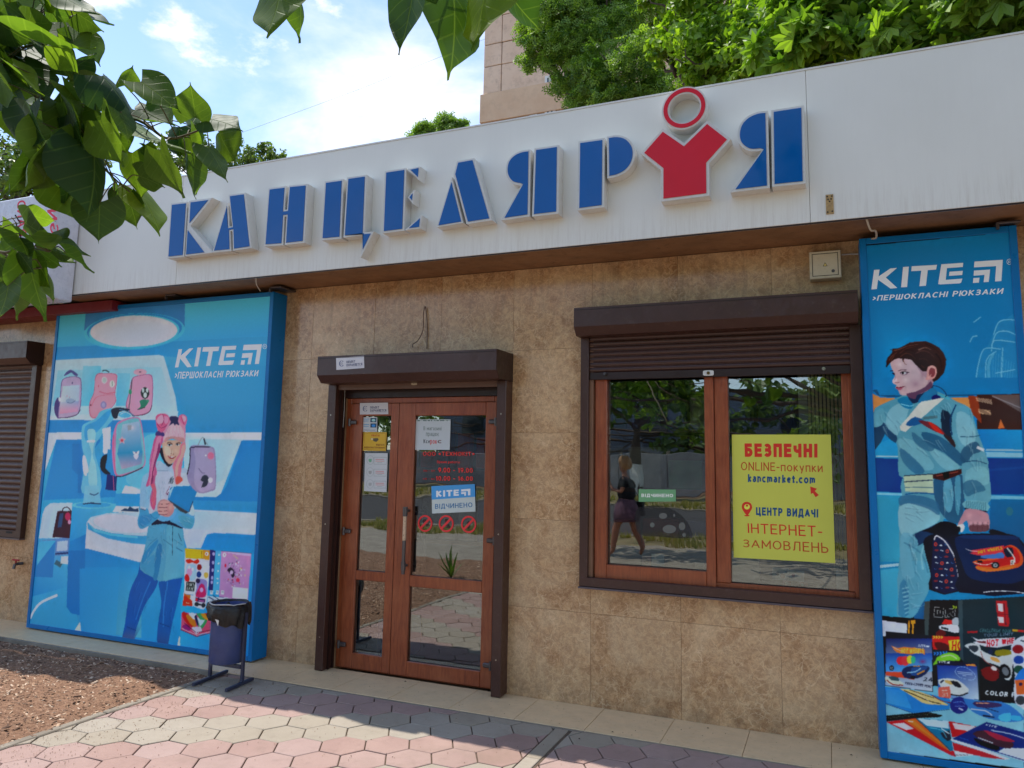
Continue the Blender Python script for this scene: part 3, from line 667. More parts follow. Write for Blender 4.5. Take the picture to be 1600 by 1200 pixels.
dbx0, dbx1 = X(496, 570, YB), X(775.5, 570, YB); dbt, dbb = Z(640, 550, YB), Z(640, 591, YB) - .012
ds = empty('door_shutter', ((dbx0 + dbx1) / 2, YB, dbb)); ds.parent = shop
shutter_box(ds, dbx0, dbx1, dbt, dbb, YB)
YR = 4.98
for a, b_ in (((490.6, 1048), (503, 1049)), ((766, 1090), (781, 1091))):
    x0 = X(a[0], a[1], YR); x1 = X(b_[0], b_[1], YR)
    mb = MB().box(x0, x1, YR, DY + .09, .003, dbb, b=.004); mb.build('guide_rail', M_BROWN if x0 < -3 else M_BROWN, ds)
    s_ = 1 if x0 < -3 else -1
    xi = x1 if s_ > 0 else x0
    MB().box(min(xi, xi + s_ * .012), max(xi, xi + s_ * .012), YR + .055, YR + .075, .003, dbb).box(min(xi, xi + s_ * .012), max(xi, xi + s_ * .012), YR + .11, YR + .13, .003, dbb).build('rail_lip', M_BROWND, ds)
    for zz in (.25, 1.1, 1.95): MB().ycyl((x0 + x1) / 2, zz, YR - .002, YR - .0002, .006, 8).build('screw', M_STEEL, ds)
rx0 = X(503, 1049, YR) + .001; rx1 = X(766, 1090, YR) - .001
bx('bottom_bar', simple('brown_bar', rgb(110, 84, 72), .4, obj=False), ds, rx0, rx1, YR + .03, YR + .05, Z(640, 607, YR + .03), Z(640, 596, YR + .03), b=.003)
bx('slat', M_BROWND, ds, rx0, rx1, YR + .035, YR + .047, Z(640, 596, YR + .03) + .001, dbb + .005)
bx('lintel', M_BROWND, ds, rx0 + .0, rx1, DY - .012, DY + .012, zt + .046, Z(640, 600, DY))
q = at(644.5, 598, YR); MB().prism(catmull([(q.x - .024, q.z), (q.x - .02, q.z + .014), (q.x + .02, q.z + .014), (q.x + .024, q.z), (q.x + .02, q.z - .014), (q.x - .02, q.z - .014)], 3), YR + .022, YR + .0295).build('lock_plate', M_CREAM, ds)
MB().ycyl(q.x, q.z, YR + .018, YR + .0218, .006).build('lock_cylinder', M_STEEL, ds)
MB().tube([at(539, 607, DY - .03), at(538, 640, DY - .03), at(536, 668, DY - .03)], .0022, 5).build('pull_cord', M_WHITEP, ds)

# ------------------------------------------------------------------ display window with half-lowered shutter
win = empty('display_window', ((WIN[0] + WIN[1]) / 2, WY, WIN[2])); win.parent = shop
YWR = 5.03; YG = 5.125
wz0 = Z(1130, 938, YWR); YWB = 4.89
wbx0, wbx1 = X(896.7, 495, YWB), X(1340.3, 470, YWB); wbt, wbb = Z(1118, 466, YWB), Z(1118, 512, YWB)
wsh = empty('window_shutter', ((wbx0 + wbx1) / 2, YWB, wbb)); wsh.parent = shop
shutter_box(wsh, wbx0, wbx1, wbt, wbb, YWB, mat=M_BROWN)
rl0, rl1 = X(905.5, 800, YWR), X(918, 800, YWR); rr0, rr1 = X(1338, 800, YWR), X(1357, 800, YWR)
MB().box(rl0, rl1, YWR, WY + .05, wz0 + .06, wbb, b=.003).build('guide_rail', M_BROWN, wsh)
MB().box(rr0, rr1, YWR, WY + .05, wz0 + .06, wbb, b=.003).build('guide_rail', M_BROWN, wsh)
zsill = Z(950, 905, YWR)
bx('bottom_rail', M_BROWN, wsh, rl0, rr1, YWR - .001, WY + .05, wz0 + .012, zsill, b=.003)
bx('sill_flashing', simple('grey_sill_metal', rgb(92, 84, 90), .4, metal=.3, obj=False), wsh, rl0 - .004, rr1 + .004, YWR - .014, WY, wz0, wz0 + .011)
bx('trim_strip', simple('beige_strip', rgb(132, 96, 72), .5, obj=False), wsh, rl1 + .0006, X(926, 800, YWR + .03), YWR + .03, WY + .05, zsill + .001, wbb)
cz = Z(1120, 589, YWR + .03); n = 0; z = cz + .055
bx('bottom_bar', M_BROWND, wsh, rl1 + .001, rr0 - .001, YWR + .022, YWR + .034, cz, cz + .053, b=.003)
def slat(parent, x0, x1, z, h, y, d=.009, mat=M_SLAT):
    k = 5; prof = [(y + d - d * sin(pi * (i / k)) ** .8, z + (h - .004) * i / k) for i in range(k + 1)]
    vs = [(x0, a, b) for a, b in prof] + [(x1, a, b) for a, b in prof] + [(x0, y + d + .001, z), (x0, y + d + .001, z + h - .001), (x1, y + d + .001, z), (x1, y + d + .001, z + h - .001)]
    fs = [(i, i + k + 1, i + k + 2, i + 1) for i in range(k)] + [(2 * k + 2, 2 * k + 4, 2 * k + 5, 2 * k + 3)]
    return MB().add(vs, fs).build('slat', mat, parent)
proto = None
while z < wbb + .01:
    if proto is None: proto = slat(wsh, rl1 + .001, rr0 - .001, z, .037, YWR + .022, mat=M_BROWN); pz = z
    else:
        o = proto.copy(); COL.objects.link(o); o.location = (0, 0, z - pz); o.parent = wsh
    z += .037
q = at(1107, 583, YWR + .02); MB().prism(catmull([(q.x - .034, q.z), (q.x - .028, q.z + .016), (q.x + .028, q.z + .016), (q.x + .034, q.z), (q.x + .028, q.z - .016), (q.x - .028, q.z - .016)], 3), YWR + .012, YWR + .0215).build('lock_plate', M_WHITEP, wsh)
MB().ycyl(q.x, q.z, YWR + .006, YWR + .0118, .010).build('lock_cylinder', simple('brass', rgb(120, 92, 50), .3, metal=.9), wsh)
for p_ in ((945, 584), (1287, 576)):
    q = at(p_[0], p_[1], YWR + .01); MB().ycyl(q.x, q.z, YWR + .006, YWR + .0215, .011, 12).ycyl(q.x, q.z, YWR - .002, YWR + .0058, .006, 10).build('bolt', M_STEEL if p_[0] > 1000 else M_HINGE, wsh)
# fixed frame and sashes
fx0, fx1 = X(926, 780, WY), X(1344, 780, WY); fz0 = Z(1130, 929, WY); fz1 = cz + .12
g0, g1 = X(950.5, 780, YG), X(1104, 780, YG); g2, g3 = X(1140.5, 780, YG), X(1321, 780, YG)
gzl = Z(1030, 886.5, YG); gzr = Z(1230, 916, YG); mx0 = X(1116, 780, WY - .01)
framed('window_frame', win, fx0, fx1, fz0, fz1, WY - .004, WY + .07, .03, fx1 - X(1331, 780, WY), gzr - fz0 - .003, .04)
framed('sash', win, fx0 + .022, mx0 + .006, fz0 + .028, fz1 - .02, WY - .022, WY + .05, g0 - fx0 - .022, mx0 + .006 - g1, gzl - fz0 - .028, .05)
bx('mullion', M_PVC, win, mx0 + .008, g2 + .002, WY - .008, WY + .07, gzr - .004, fz1, b=.004)
bx('glazing_bead', M_PVC, win, g3, X(1331, 780, WY) + .002, WY + .001, WY + .06, gzr, fz1 - .02, b=.003)
pane(win, g0 - .004, g1 + .004, gzl - .004, fz1 - .06, YG + .003); pane(win, g2 - .004, g3 + .004, gzr - .004, fz1 - .03, YG + .003)
# things inside the window
bl = empty('vertical_blind', ((g2 + g3) / 2, 5.34, 2), 'cream vertical strip blind inside the right half of the window', 'blind')
M_BL = simple('blind_cream', rgb(226, 212, 160), .7); M_BL2 = simple('blind_grey', rgb(190, 190, 178), .7)
xa = X(1262, 650, 5.30)
bx('side_panel', M_BL2, bl, X(1248, 650, 5.34), xa, 5.34, 5.35, .95, 2.6)
for k in range(13):
    x = xa + .004 + k * .023; o = bx('blind_strip', M_BL, bl, x, x + .015, 5.33, 5.336, .95, 2.6)
sill = bx('window_board', simple('inner_white_board', rgb(186, 184, 176), .5), win, g0 - .1, g3 + .1, WY + .07, WY + .32, gzl - .10, gzl - .07)
crd = empty('backing_board', (X(1230, 890, 5.2), 5.2, gzr), 'brown slatted board behind the cards under the yellow notice', 'board')
bxa, bxb = X(1188, 900, 5.22), X(1304, 900, 5.22)
for k in range(7): bx('slat', M_SHELF, crd, bxa, bxb, 5.22, 5.228, gzr - .01 + k * .026, gzr - .01 + k * .026 + .023)
bx('side_board', simple('grey_green_board', rgb(150, 152, 138), .6), crd, X(1142, 900, 5.23), bxa - .005, 5.22, 5.232, gzr - .01, gzr + .28)
def card(px, py, w, h, c, label, Y=5.18, tilt=0, marks=(), cat='card', name='display_card'):
    q = at(px, py, Y); e = empty(name, (q.x, Y, q.z), label, cat)
    MB().box(q.x - w / 2, q.x + w / 2, Y, Y + .0015, q.z - h / 2, q.z + h / 2).build('sheet', simple('card_stock', rgb(*c), .5, var=.02), e)
    a = Art(Y)
    for fx, fy, fr, cc in marks:
        a.poly([(q.x + fx * w + fr * w * cos(t), q.z + fy * h + fr * w * sin(t)) for t in [k * pi / 6 for k in range(12)]], cc)
    if marks: a.build('print', e)
    return e
card(1220, 897, .10, .075, (196, 202, 206), 'pale card with a dark round photo under the left corner of the yellow notice', marks=((-.2, 0, .12, (70, 50, 46)), (.1, -.15, .16, (120, 80, 70)), (.3, .2, .08, (60, 110, 150))))
card(1245, 900, .085, .065, (206, 210, 214), 'pale card with a small pink figure beside the round photo card', marks=((-.25, .05, .12, (180, 110, 110)), (.2, -.1, .1, (170, 190, 200))))
card(1229, 911, .05, .03, (168, 96, 84), 'tiny red printed tag lying under the pale cards', marks=((0, 0, .2, (220, 200, 190)),))
card(1256, 914, .045, .03, (186, 110, 92), 'tiny orange tag left of the small square tag', marks=((-.2, 0, .2, (230, 220, 210)),))
card(1282, 915.5, .05, .032, (150, 128, 110), 'tiny square grey tag right of the orange tag', marks=((0, 0, .2, (90, 70, 60)),))
card(1317, 906, .075, .115, (206, 206, 208), 'white price leaflet standing in the lower right corner of the window', marks=((-.1, .2, .07, (120, 120, 130)), (0, -.1, .09, (70, 80, 120)), (.12, -.1, .09, (70, 80, 120))))
card(1028, 876, .085, .085, (176, 196, 206), 'pale blue card standing in the bottom of the left window pane', marks=((-.2, .2, .1, (230, 236, 240)),))
card(1010, 877, .06, .055, (206, 140, 128), 'pink looped paper shape beside the pale blue card', marks=((0, 0, .3, (90, 60, 56)),))
card(1093, 883, .06, .035, (150, 150, 148), 'small grey card at the right foot of the left pane')

# ------------------------------------------------------------------ closed shutter window on the far left
ls = empty('left_shutter', (-7.6, WY, .8)); ls.parent = shop
YL = 4.913
lx1 = -7.244; lt = Z(42.7, 531.5, YL); lb = Z(42.7, 562, YL) - .03
shutter_box(ls, -8.9, lx1, lt, lb, YL)
rz0 = at(47, 843, WY - .05).z
MB().box(lx1 - .085, lx1 - .012, WY - .055, WY - .001, rz0, lb, b=.003).build('guide_rail', M_BROWN, ls)
bx('bottom_bar', M_BROWN, ls, -8.9, lx1 - .086, WY - .045, WY - .03, rz0, rz0 + .07, b=.003)
bx('sill_flashing', simple('grey_sill_metal_b', rgb(112, 100, 98), .4, metal=.3, obj=False), ls, -8.9, lx1 - .01, WY - .062, WY - .001, rz0 - .014, rz0 - .001)
z = rz0 + .072; proto = None
while z < lb:
    if proto is None: proto = slat(ls, -8.9, lx1 - .086, z, .055, WY - .046, .014); pz = z
    else: o = proto.copy(); COL.objects.link(o); o.location = (0, 0, z - pz); o.parent = ls
    z += .055
q = at(15, 832, WY - .05); bx('slot', M_SEAL, ls, q.x - .06, q.x + .03, WY - .0465, WY - .0452, q.z - .01, q.z + .01)

# ================================================================== the sign letters
M_LBLUE = simple('blue_acrylic', rgb(0, 86, 158), .09, var=.05, vs=3, spec=.35, obj=False)
M_LRED = simple('red_acrylic', rgb(208, 8, 32), .16, var=.05, vs=3, spec=.3, obj=False)
M_LCASE = simple('white_letter_return', rgb(208, 206, 200), .38, var=.05, vs=10, obj=False, dirt=(rgb(168, 140, 116), .35))
YLT = 4.52
def inset(P, d):
    n = len(P); out = []; a = sum(P[i][0] * P[(i + 1) % n][1] - P[(i + 1) % n][0] * P[i][1] for i in range(n))
    if a < 0: P = P[::-1]
    for i in range(n):
        p0, p1, p2 = P[i - 1], P[i], P[(i + 1) % n]
        d1 = Vector((p1[0] - p0[0], p1[1] - p0[1])).normalized(); d2 = Vector((p2[0] - p1[0], p2[1] - p1[1])).normalized()
        n1 = Vector((-d1.y, d1.x)); n2 = Vector((-d2.y, d2.x)); b = n1 + n2; k = 1 + n1.dot(n2)
        cr = d1.x * d2.y - d1.y * d2.x
        k = max(k, .02) if cr > 0 else max(k, 1.1)
        out.append((p1[0] + b.x * d / k, p1[1] + b.y * d / k))
    return out
LT = {'a': TT(250, 280, 8.0), 'b': TT(410, 250, 7.06), 'c': TT(580, 220, 7.5), 'd': TT(770, 200, 6.4), 'e': TT(990, 120, 5.455)}
def arc(pts): return catmull(pts, 5, closed=False)
LETTERS = [
 ('letter_ka', 'first blue box letter К of the white shop sign', [('a', [(138, 303), (343, 280), (300, 968), (92, 990)]), ('a', [(362, 270), (655, 232), (378, 583), (660, 916), (315, 962)])]),
 ('letter_a', 'blue box letter А, second of the sign, split by a narrow slot', [('a', [(857, 196), (1065, 167), (1142, 858), (912, 893), (905, 648), (878, 650), (888, 896), (655, 917), (838, 290), (852, 330), (868, 592), (902, 588)])]),
 ('letter_en', 'blue box letter Н, third of the sign', [('b', [(68, 310), (262, 286), (244, 550), (272, 547), (292, 282), (497, 262), (462, 912), (246, 936), (266, 622), (243, 624), (226, 938), (20, 952)])]),
 ('letter_tse', 'blue box letter Ц with a slanted tail, fourth of the sign', [('b', [(688, 236), (895, 208), (868, 866), (648, 886)]), ('b', [(935, 192), (1150, 162), (1124, 800), (1228, 788), (1084, 1076), (1102, 828), (893, 856)])]),
 ('letter_ie', 'blue box letter Е with three small wedge arms, fifth of the sign', [('c', [(160, 355), (410, 318), (385, 1052), (130, 1085)]), ('c', [(426, 332), (574, 300), (560, 462)]), ('c', [(430, 665), (506, 570), (490, 742)]), ('c', [(395, 1046), (592, 872), (576, 1026)])]),
 ('letter_el', 'blue box letter Л, sixth of the sign', [('c', [(944, 425), (1078, 962), (768, 1013)]), ('c', [(1005, 238), (1205, 203), (1415, 930), (1118, 975), (965, 395)])]),
 ('letter_ya', 'blue box letter Я left of the letter Р', [('d', [(415, 205), (662, 168), (655, 855), (392, 885)]), ('d', arc([(378, 213), (290, 226), (205, 266), (148, 335), (130, 425), (148, 500), (200, 556), (285, 574)]) + [(82, 925), (368, 883)])]),
 ('letter_er', 'blue box letter Р beside the red figure', [('d', [(855, 135), (1118, 98), (1112, 790), (845, 825)]), ('d', arc([(1140, 85), (1250, 72), (1340, 97), (1402, 165), (1422, 250), (1402, 345), (1345, 425), (1255, 480), (1145, 505)]))]),
 ('letter_ya', 'last blue box letter Я right of the red figure', [('e', [(1172, 285), (1452, 242), (1465, 908), (1180, 937)]), ('e', arc([(1145, 290), (1060, 298), (970, 338), (908, 405), (885, 490), (898, 562), (945, 612), (1005, 634), (1095, 628)]) + [(825, 985), (1160, 945)])]),
]
def lpiece(e, P, mat, bw=.0145):
    MB().prism(P, YLT, FY - .0005).build('letter_case', M_LCASE, e)
    MB().prism(inset(P, bw), YLT - .0045, YLT - .0005).build('letter_face', mat, e)
for nm, lab, pieces in LETTERS:
    PP = []
    for k, pts in pieces:
        PP.append([(at(*LT[k](x, y), YLT).x, at(*LT[k](x, y), YLT).z) for x, y in pts])
    cx = sum(p[0] for P in PP for p in P) / sum(len(P) for P in PP); zz = min(p[1] for P in PP for p in P)
    e = empty(nm, (cx, FY, zz), lab, 'sign letter', 'blue box letters of the shop sign')
    for i, P in enumerate(PP):
        if nm == 'letter_ka' and i == 1:
            MB().prism(P, YLT, FY - .0005).build('letter_case', M_LCASE, e)
            for tri_ in ([(386, 292), (604, 262), (372, 548)], [(350, 640), (556, 915), (330, 942)]):
                MB().prism([(at(*LT['a'](x, y), YLT).x, at(*LT['a'](x, y), YLT).z) for x, y in tri_][::-1], YLT - .0045, YLT - .0005).build('letter_face', M_LBLUE, e)
        else: lpiece(e, P, M_LBLUE, .0145 if len(P) != 3 else .011)
# red figure standing for a letter: shirt and ring head
P = [(at(*LT['e'](x, y), YLT).x, at(*LT['e'](x, y), YLT).z) for x, y in [(248, 440), (430, 565), (628, 373), (830, 530), (642, 740), (645, 1012), (232, 1064), (232, 792), (60, 655)]]
e = empty('figure_letter', (sum(p[0] for p in P) / 9, FY, min(p[1] for p in P)), 'red shirt and ring head figure standing for a letter in the sign', 'sign letter')
lpiece(e, P, M_LRED, .017)
rc = at(*LT['e'](432, 266), YLT); ro = (at(*LT['e'](626, 262), YLT).x - at(*LT['e'](240, 270), YLT).x) / 2
def ringm(r0, r1, y0, y1, n=56):
    vs = []; fs = []
    for r, y in ((r0, y0), (r1, y0), (r1, y1), (r0, y1)):
        vs += [(rc.x + r * cos(2 * pi * i / n), y, rc.z + r * sin(2 * pi * i / n)) for i in range(n)]
    for k in range(4):
        for i in range(n): fs.append((k * n + i, k * n + (i + 1) % n, ((k + 1) % 4) * n + (i + 1) % n, ((k + 1) % 4) * n + i))
    return MB().add(vs, fs)
ringm(ro * .68, ro, YLT, FY - .0005).build('ring_case', M_LCASE, e)
ringm(ro * .745, ro * .925, YLT - .0045, YLT - .0005).build('ring_face', M_LRED, e)
MB().box(rc.x - ro * 1.05, rc.x + ro * 1.05, FY + .003, FY + .03, TZ - .02, rc.z + ro * .98).build('backing_plate', M_FASCIA, e) if False else None

# ------------------------------------------------------------------ small fittings on the shop
q0 = at(1264, 394, WY - .09); q1 = at(1315, 433, WY - .09)
eb = empty('junction_box', ((q0.x + q1.x) / 2, WY, q1.z), 'cream electrical box with a small warning triangle high on the wall', 'electrical box')
bx('box_body', M_CREAM, eb, q0.x, q1.x, WY - .09, WY - .001, q1.z, q0.z, b=.004)
yb = WY - .0915
fr_ = .016
mb = MB()
for a in ((q0.x + fr_, q0.x + fr_ + .0035, q1.z + fr_, q0.z - fr_), (q1.x - fr_ - .0035, q1.x - fr_, q1.z + fr_, q0.z - fr_), (q0.x + fr_, q1.x - fr_, q1.z + fr_, q1.z + fr_ + .0035), (q0.x + fr_, q1.x - fr_, q0.z - fr_ - .0035, q0.z - fr_)): mb.box(a[0], a[1], yb, yb + .001, a[2], a[3])
mb.build('door_gap', M_SEAL, eb)
cx_, cz_ = (q0.x + q1.x) / 2, (q0.z + q1.z) / 2
a = Art(yb + .0004); s_ = .014
a.poly([(cx_ - s_, cz_ - s_ * .8), (cx_ + s_, cz_ - s_ * .8), (cx_, cz_ + s_)], (60, 56, 44)); a.poly([(cx_ - s_ * .66, cz_ - s_ * .6), (cx_ + s_ * .66, cz_ - s_ * .6), (cx_, cz_ + s_ * .62)], (206, 186, 110)); a.build('warning_triangle', eb)
MB().ycyl(cx_ + .045, cz_ - .045, yb - .003, yb, .010, 14).build('lock', M_HINGE, eb)
wr = MB().tube([at(1315, 398, WY - .01), at(1330, 397, WY - .01), at(1345, 397, WY - .008)], .005, 6).build('supply_cable', M_WHITEP, eb)
# rusty plate left on the fascia
q0 = at(1290, 305, FY); q1 = at(1303, 334, FY)
pl = MB(); pl.prism([(q0.x, q1.z), (q1.x, q1.z), (q1.x, q0.z), (q0.x, q0.z)], FY - .006, FY - .0006)
pe = empty('bracket_plate', ((q0.x + q1.x) / 2, FY, q1.z), 'small weathered plate with screw holes on the white fascia', 'plate')
pl.build('plate', simple('weathered_plate', rgb(170, 140, 92), .7, var=.3, vs=30, dirt=(rgb(60, 50, 40), .7)), pe)
mb = MB()
for fx, fz in ((.2, .9), (.8, .9), (.3, .75), (.7, .76), (.5, .64), (.2, .1), (.8, .12)): mb.ycyl(q0.x + (q1.x - q0.x) * fx, q1.z + (q0.z - q1.z) * fz, FY - .0085, FY - .0062, .0045, 8)
mb.build('screw_head', M_SEAL, pe)
# wires
def wire(name, pts, r, mat, label, cat='wire'):
    P = [Vector(p) for p in pts]; out = []
    for i in range(len(P) - 1):
        p0, p1, p2, p3 = P[max(i - 1, 0)], P[i], P[i + 1], P[min(i + 2, len(P) - 1)]
        for j in range(6):
            t = j / 6; out.append(.5 * ((2 * p1) + (-p0 + p2) * t + (2 * p0 - 5 * p1 + 4 * p2 - p3) * t * t + (-p0 + 3 * p1 - 3 * p2 + p3) * t ** 3))
    out.append(P[-1]); o = MB().tube(out, r, 6).build(name, mat, smooth=True); return tag(o, label, cat)
M_WIRE = simple('dirty_brown_wire', rgb(86, 64, 48), .6); M_WIREW = simple('dirty_white_wire', rgb(176, 160, 140), .6)
wire('loose_wire', [at(667, 545, WY - .01), at(667.5, 505, WY - .012), at(664.5, 479, WY - .018), at(661.5, 492, WY - .03), at(661, 515, WY - .035), at(653, 532, WY - .04), at(645, 538, WY - .045), at(645, 543, WY - .045)], .0035, M_WIRE, 'bent brown wire sticking out of the wall above the door box')
wire('hanging_wire', [at(1354, 342, FY + .02), at(1360, 359, FY + .06), at(1368, 361, FY + .12), at(1369, 371, FY + .2), at(1362, 373, FY + .24)], .006, M_WIREW, 'pale wire dropping from the fascia to the right poster box')
wire('hanging_wire', [at(400, 434, FY + .01), at(401, 445, FY + .03), at(407, 455, FY + .08)], .004, M_WIREW, 'thin pale wire dropping from the fascia above the left poster')
wire('hanging_wire', [at(86, 469, FY + .02), at(95, 474, FY + .03), at(108, 468, FY + .02), at(114, 460, FY + .02)], .005, M_WIREW, 'looped pale wire under the left end of the fascia')
# tap
tp = empty('water_tap', at(25, 881, WY), 'small wall tap with a red handle below the closed shutter', 'tap')
q = at(26, 881, WY - .05)
MB().tube([(q.x + .02, WY, q.z), (q.x, WY - .05, q.z), (q.x + .03, WY - .09, q.z - .005), (q.x + .03, WY - .095, q.z - .04)], .014, 8).build('spout', M_HINGE, tp)
MB().box(q.x - .05, q.x + .05, WY - .07, WY - .055, q.z + .03, q.z + .045, b=.005).tube([(q.x, WY - .06, q.z), (q.x, WY - .06, q.z + .035)], .008, 6).build('handle', simple('red_handle', rgb(170, 30, 34), .5), tp)
# poster brackets under the soffit
for i, (a_, b_) in enumerate((((425, 447), (445, 452)), ((1562, 345), (1570, 350)), ((262, 459), (268, 463)))):
    p = at(*a_, PYF - .03); o = MB().box(p.x - .02, p.x + .10, PYF - .04, WY - .01, p.z - .02, p.z - .005, b=.004).box(p.x - .02, p.x - .005, PYF - .04, PYF - .02, p.z - .05, p.z - .02).build('mounting_bracket', M_HINGE)
    tag(o, ('steel bracket over the right corner of the left poster', 'steel bracket over the right poster', 'small steel bracket over the middle of the left poster')[i], 'bracket', None)
# ================================================================== ground
def gmat(name, c0, c1, sc_=3.0, rough=.9, bump=.004, bs=60, dirt=None):
    t = NT(name); v = t.coord(obj=False); c = t.mix(t.rng(t.noise(v, sc_, 7, .65), .35, .65), c0, c1)
    if dirt: c = t.mix(t.rng(t.noise(v, sc_ * 6, 6, .7), .5, .7, 0, dirt[1]), c, dirt[0])
    return t.bsdf(c, rough, 0, t.noise(v, bs, 5, .7), bump, .3)
M_EARTH = gmat('dry_earth', rgb(96, 76, 60), rgb(140, 114, 92), 2.0)
M_ASPH = gmat('asphalt', rgb(60, 58, 56), rgb(76, 73, 70), 1.5, dirt=(rgb(96, 92, 86), .4))
M_GRASSG = gmat('dry_grass_ground', rgb(84, 84, 52), rgb(150, 132, 96), 1.6, bump=.02, bs=25)
M_CONC = gmat('concrete', rgb(128, 118, 104), rgb(156, 146, 130), 3)
M_MORTAR = gmat('sandy_joint', rgb(86, 72, 60), rgb(110, 94, 78), 8)
def sheet(name, mat, x0, x1, y0, y1, z, kind='structure', parent=None, nx=1, ny=1):
    vs = [(x0 + (x1 - x0) * i / nx, y0 + (y1 - y0) * j / ny, z) for j in range(ny + 1) for i in range(nx + 1)]
    fs = [(j * (nx + 1) + i, j * (nx + 1) + i + 1, (j + 1) * (nx + 1) + i + 1, (j + 1) * (nx + 1) + i) for j in range(ny) for i in range(nx)]
    o = MB().add(vs, fs).build(name, mat, parent); return tag(o, kind=kind) if kind else o
sheet('ground', M_EARTH, -400, 400, -400, 400, -.075)
sheet('road', M_ASPH, -200, 200, -19.5, -7.4, -.055)
for y0, y1 in ((-7.4, -7.25), (-19.65, -19.5)):
    o = MB()
    for k in range(-24, 24): o.box(k + .004, k + .996, y0, y1, -.1, .02, b=.012)
    tag(o.build('kerb', M_CONC), kind='structure')
sheet('verge', M_GRASSG, -200, 200, -7.25, -5.2, -.012)
sheet('verge', M_GRASSG, -200, 200, -34, -19.65, -.012)
sheet('footpath', M_CONC, -60, 60, -5.2, -1.2, -.004)
# apron of beige tiles along the shop
ap = MB().box(-8.8, 3.2, 4.640, WY + .02, -.07, -.007).build('apron', M_GROUT); tag(ap, kind='structure')
x = -.045 + .4615 * -18
tile0 = None
while x < 2.6:
    if tile0 is None:
        tile0 = MB().box(-.2293, .2293, -.2295, .2295, -.012, 0, b=.0015).build('apron_tile', M_APRON); o = tile0
    else: o = tile0.copy(); COL.objects.link(o)
    o.location = (x + .2307, 4.640 + .2305, random.uniform(-.0006, .0006)); o.parent = ap
    x += .4615
bx('apron_edge', M_CONC, None, -8.8, 3.2, 4.612, 4.638, -.07, -.004, kind='structure')
# concrete hexagon pavers: two rows rose, two rows sand
def paver_mat(name, a, b, d):
    t = NT(name); oi = t.n('ShaderNodeObjectInfo'); v = t.coord(obj=False); n = t.noise(v, 2.5, 6, .6); f = t.noise(v, 160, 3, .6)
    c = t.mix(t.rng(n, .3, .7), a, b); c = t.mix(t.rng(t.noise(v, 11, 6, .7), .52, .74, 0, .45), c, d); c = t.mix(t.rng(f, .35, .65, 0, .22), c, d); c = t.mix(t.rng(t.noise(v, .9, 6, .75), .52, .70, 0, .45), c, rgb(134, 116, 98)); c = t.mix(t.rng(t.noise(v, 38, 5, .8), .68, .76, 0, .6), c, rgb(96, 84, 76))
    hs = t.n('ShaderNodeHueSaturation'); t.l(c, hs.inputs['Color']); t.l(t.rng(oi.outputs['Random'], 0, 1, .94, 1.05), hs.inputs['Value']); t.l(t.rng(oi.outputs['Random'], 1, 0, .85, 1.02), hs.inputs['Saturation'])
    return t.bsdf(hs.outputs[0], .82, 0, f, .0009, .3)
M_PINK = paver_mat('rose_concrete', rgb(160, 130, 120), rgb(174, 144, 132), rgb(132, 108, 98))
M_SAND = paver_mat('sand_concrete', rgb(158, 146, 128), rgb(168, 156, 138), rgb(132, 120, 104))
HS = .14268; TH = .5139; HU = Vector((cos(TH), sin(TH))); HV = Vector((-sin(TH), cos(TH)))
EDGE_X = -4.20
pav = MB().box(EDGE_X - .02, 3.2, -1.2, 4.612, -.074, -.010).build('pavement', M_MORTAR); tag(pav, kind='structure')
def clip(P, a, b, c):
    """keep a*x + b*y <= c"""
    out = []
    for i in range(len(P)):
        p, q = P[i], P[(i + 1) % len(P)]; dp = a * p[0] + b * p[1] - c; dq = a * q[0] + b * q[1] - c
        if dp <= 0: out.append(p)
        if dp * dq < 0: t = dp / (dp - dq); out.append((p[0] + (q[0] - p[0]) * t, p[1] + (q[1] - p[1]) * t))
    return out
def hexpts(c, s): return [(c[0] + HU[0] * s * cos(t) + HV[0] * s * sin(t), c[1] + HU[1] * s * cos(t) + HV[1] * s * sin(t)) for t in [pi / 6 + k * pi / 3 for k in range(6)]]
cands = []
W_ = math.sqrt(3) * HS
def lattice(O, xlo, xhi, rowoff, full_y=-1.15):
    for k in range(-20, 50):
        for i in range(-60, 60):
            # edge midpoints lie at i (even rows) or i+.5 (odd rows); cell centres half a cell further
            off = (i + .5) if k % 2 == 0 else (i + 1.0)
            c = Vector(O) + HU * (off * W_) - HV * (k * 1.5 * HS)
            if c.x < xlo - .3 or c.x > xhi + .3 or c.y < full_y - .2 or c.y > 4.9: continue
            P = hexpts(c, HS - .0042)
            full = len(P)
            P = clip(P, -1, 0, -xlo); P = clip(P, 1, 0, xhi) if P else P; P = clip(P, 0, 1, 4.606) if P else P; P = clip(P, 0, -1, -full_y) if P else P
            if len(P) < 3: continue
            area = abs(sum(P[j][0] * P[(j + 1) % len(P)][1] - P[(j + 1) % len(P)][0] * P[j][1] for j in range(len(P)))) / 2
            if area < .0015: continue
            row = (k + rowoff) % 4
            cands.append((c, P, row < 2, area > .0495))
lattice((-3.5429, 4.2411), EDGE_X, -1.604, 0)
lattice((-1.345 - .5 * W_ * HU.x, 4.27 - .5 * W_ * HU.y), -1.492, 3.2, 0)
def vis(c):
    d = Vector((c.x, c.y, 0)) - EYE; q = RC.transposed() @ d
    if q.y < .1: return 1e9
    px = PX0 + FPX * q.x / q.y; py = PY0 - FPX * q.z / q.y
    return q.length + (0 if (-60 < px < 1660 and py < 1290) else 100)
cands.sort(key=lambda q: vis(q[0])); cache = {}
rest = {True: MB(), False: MB()}
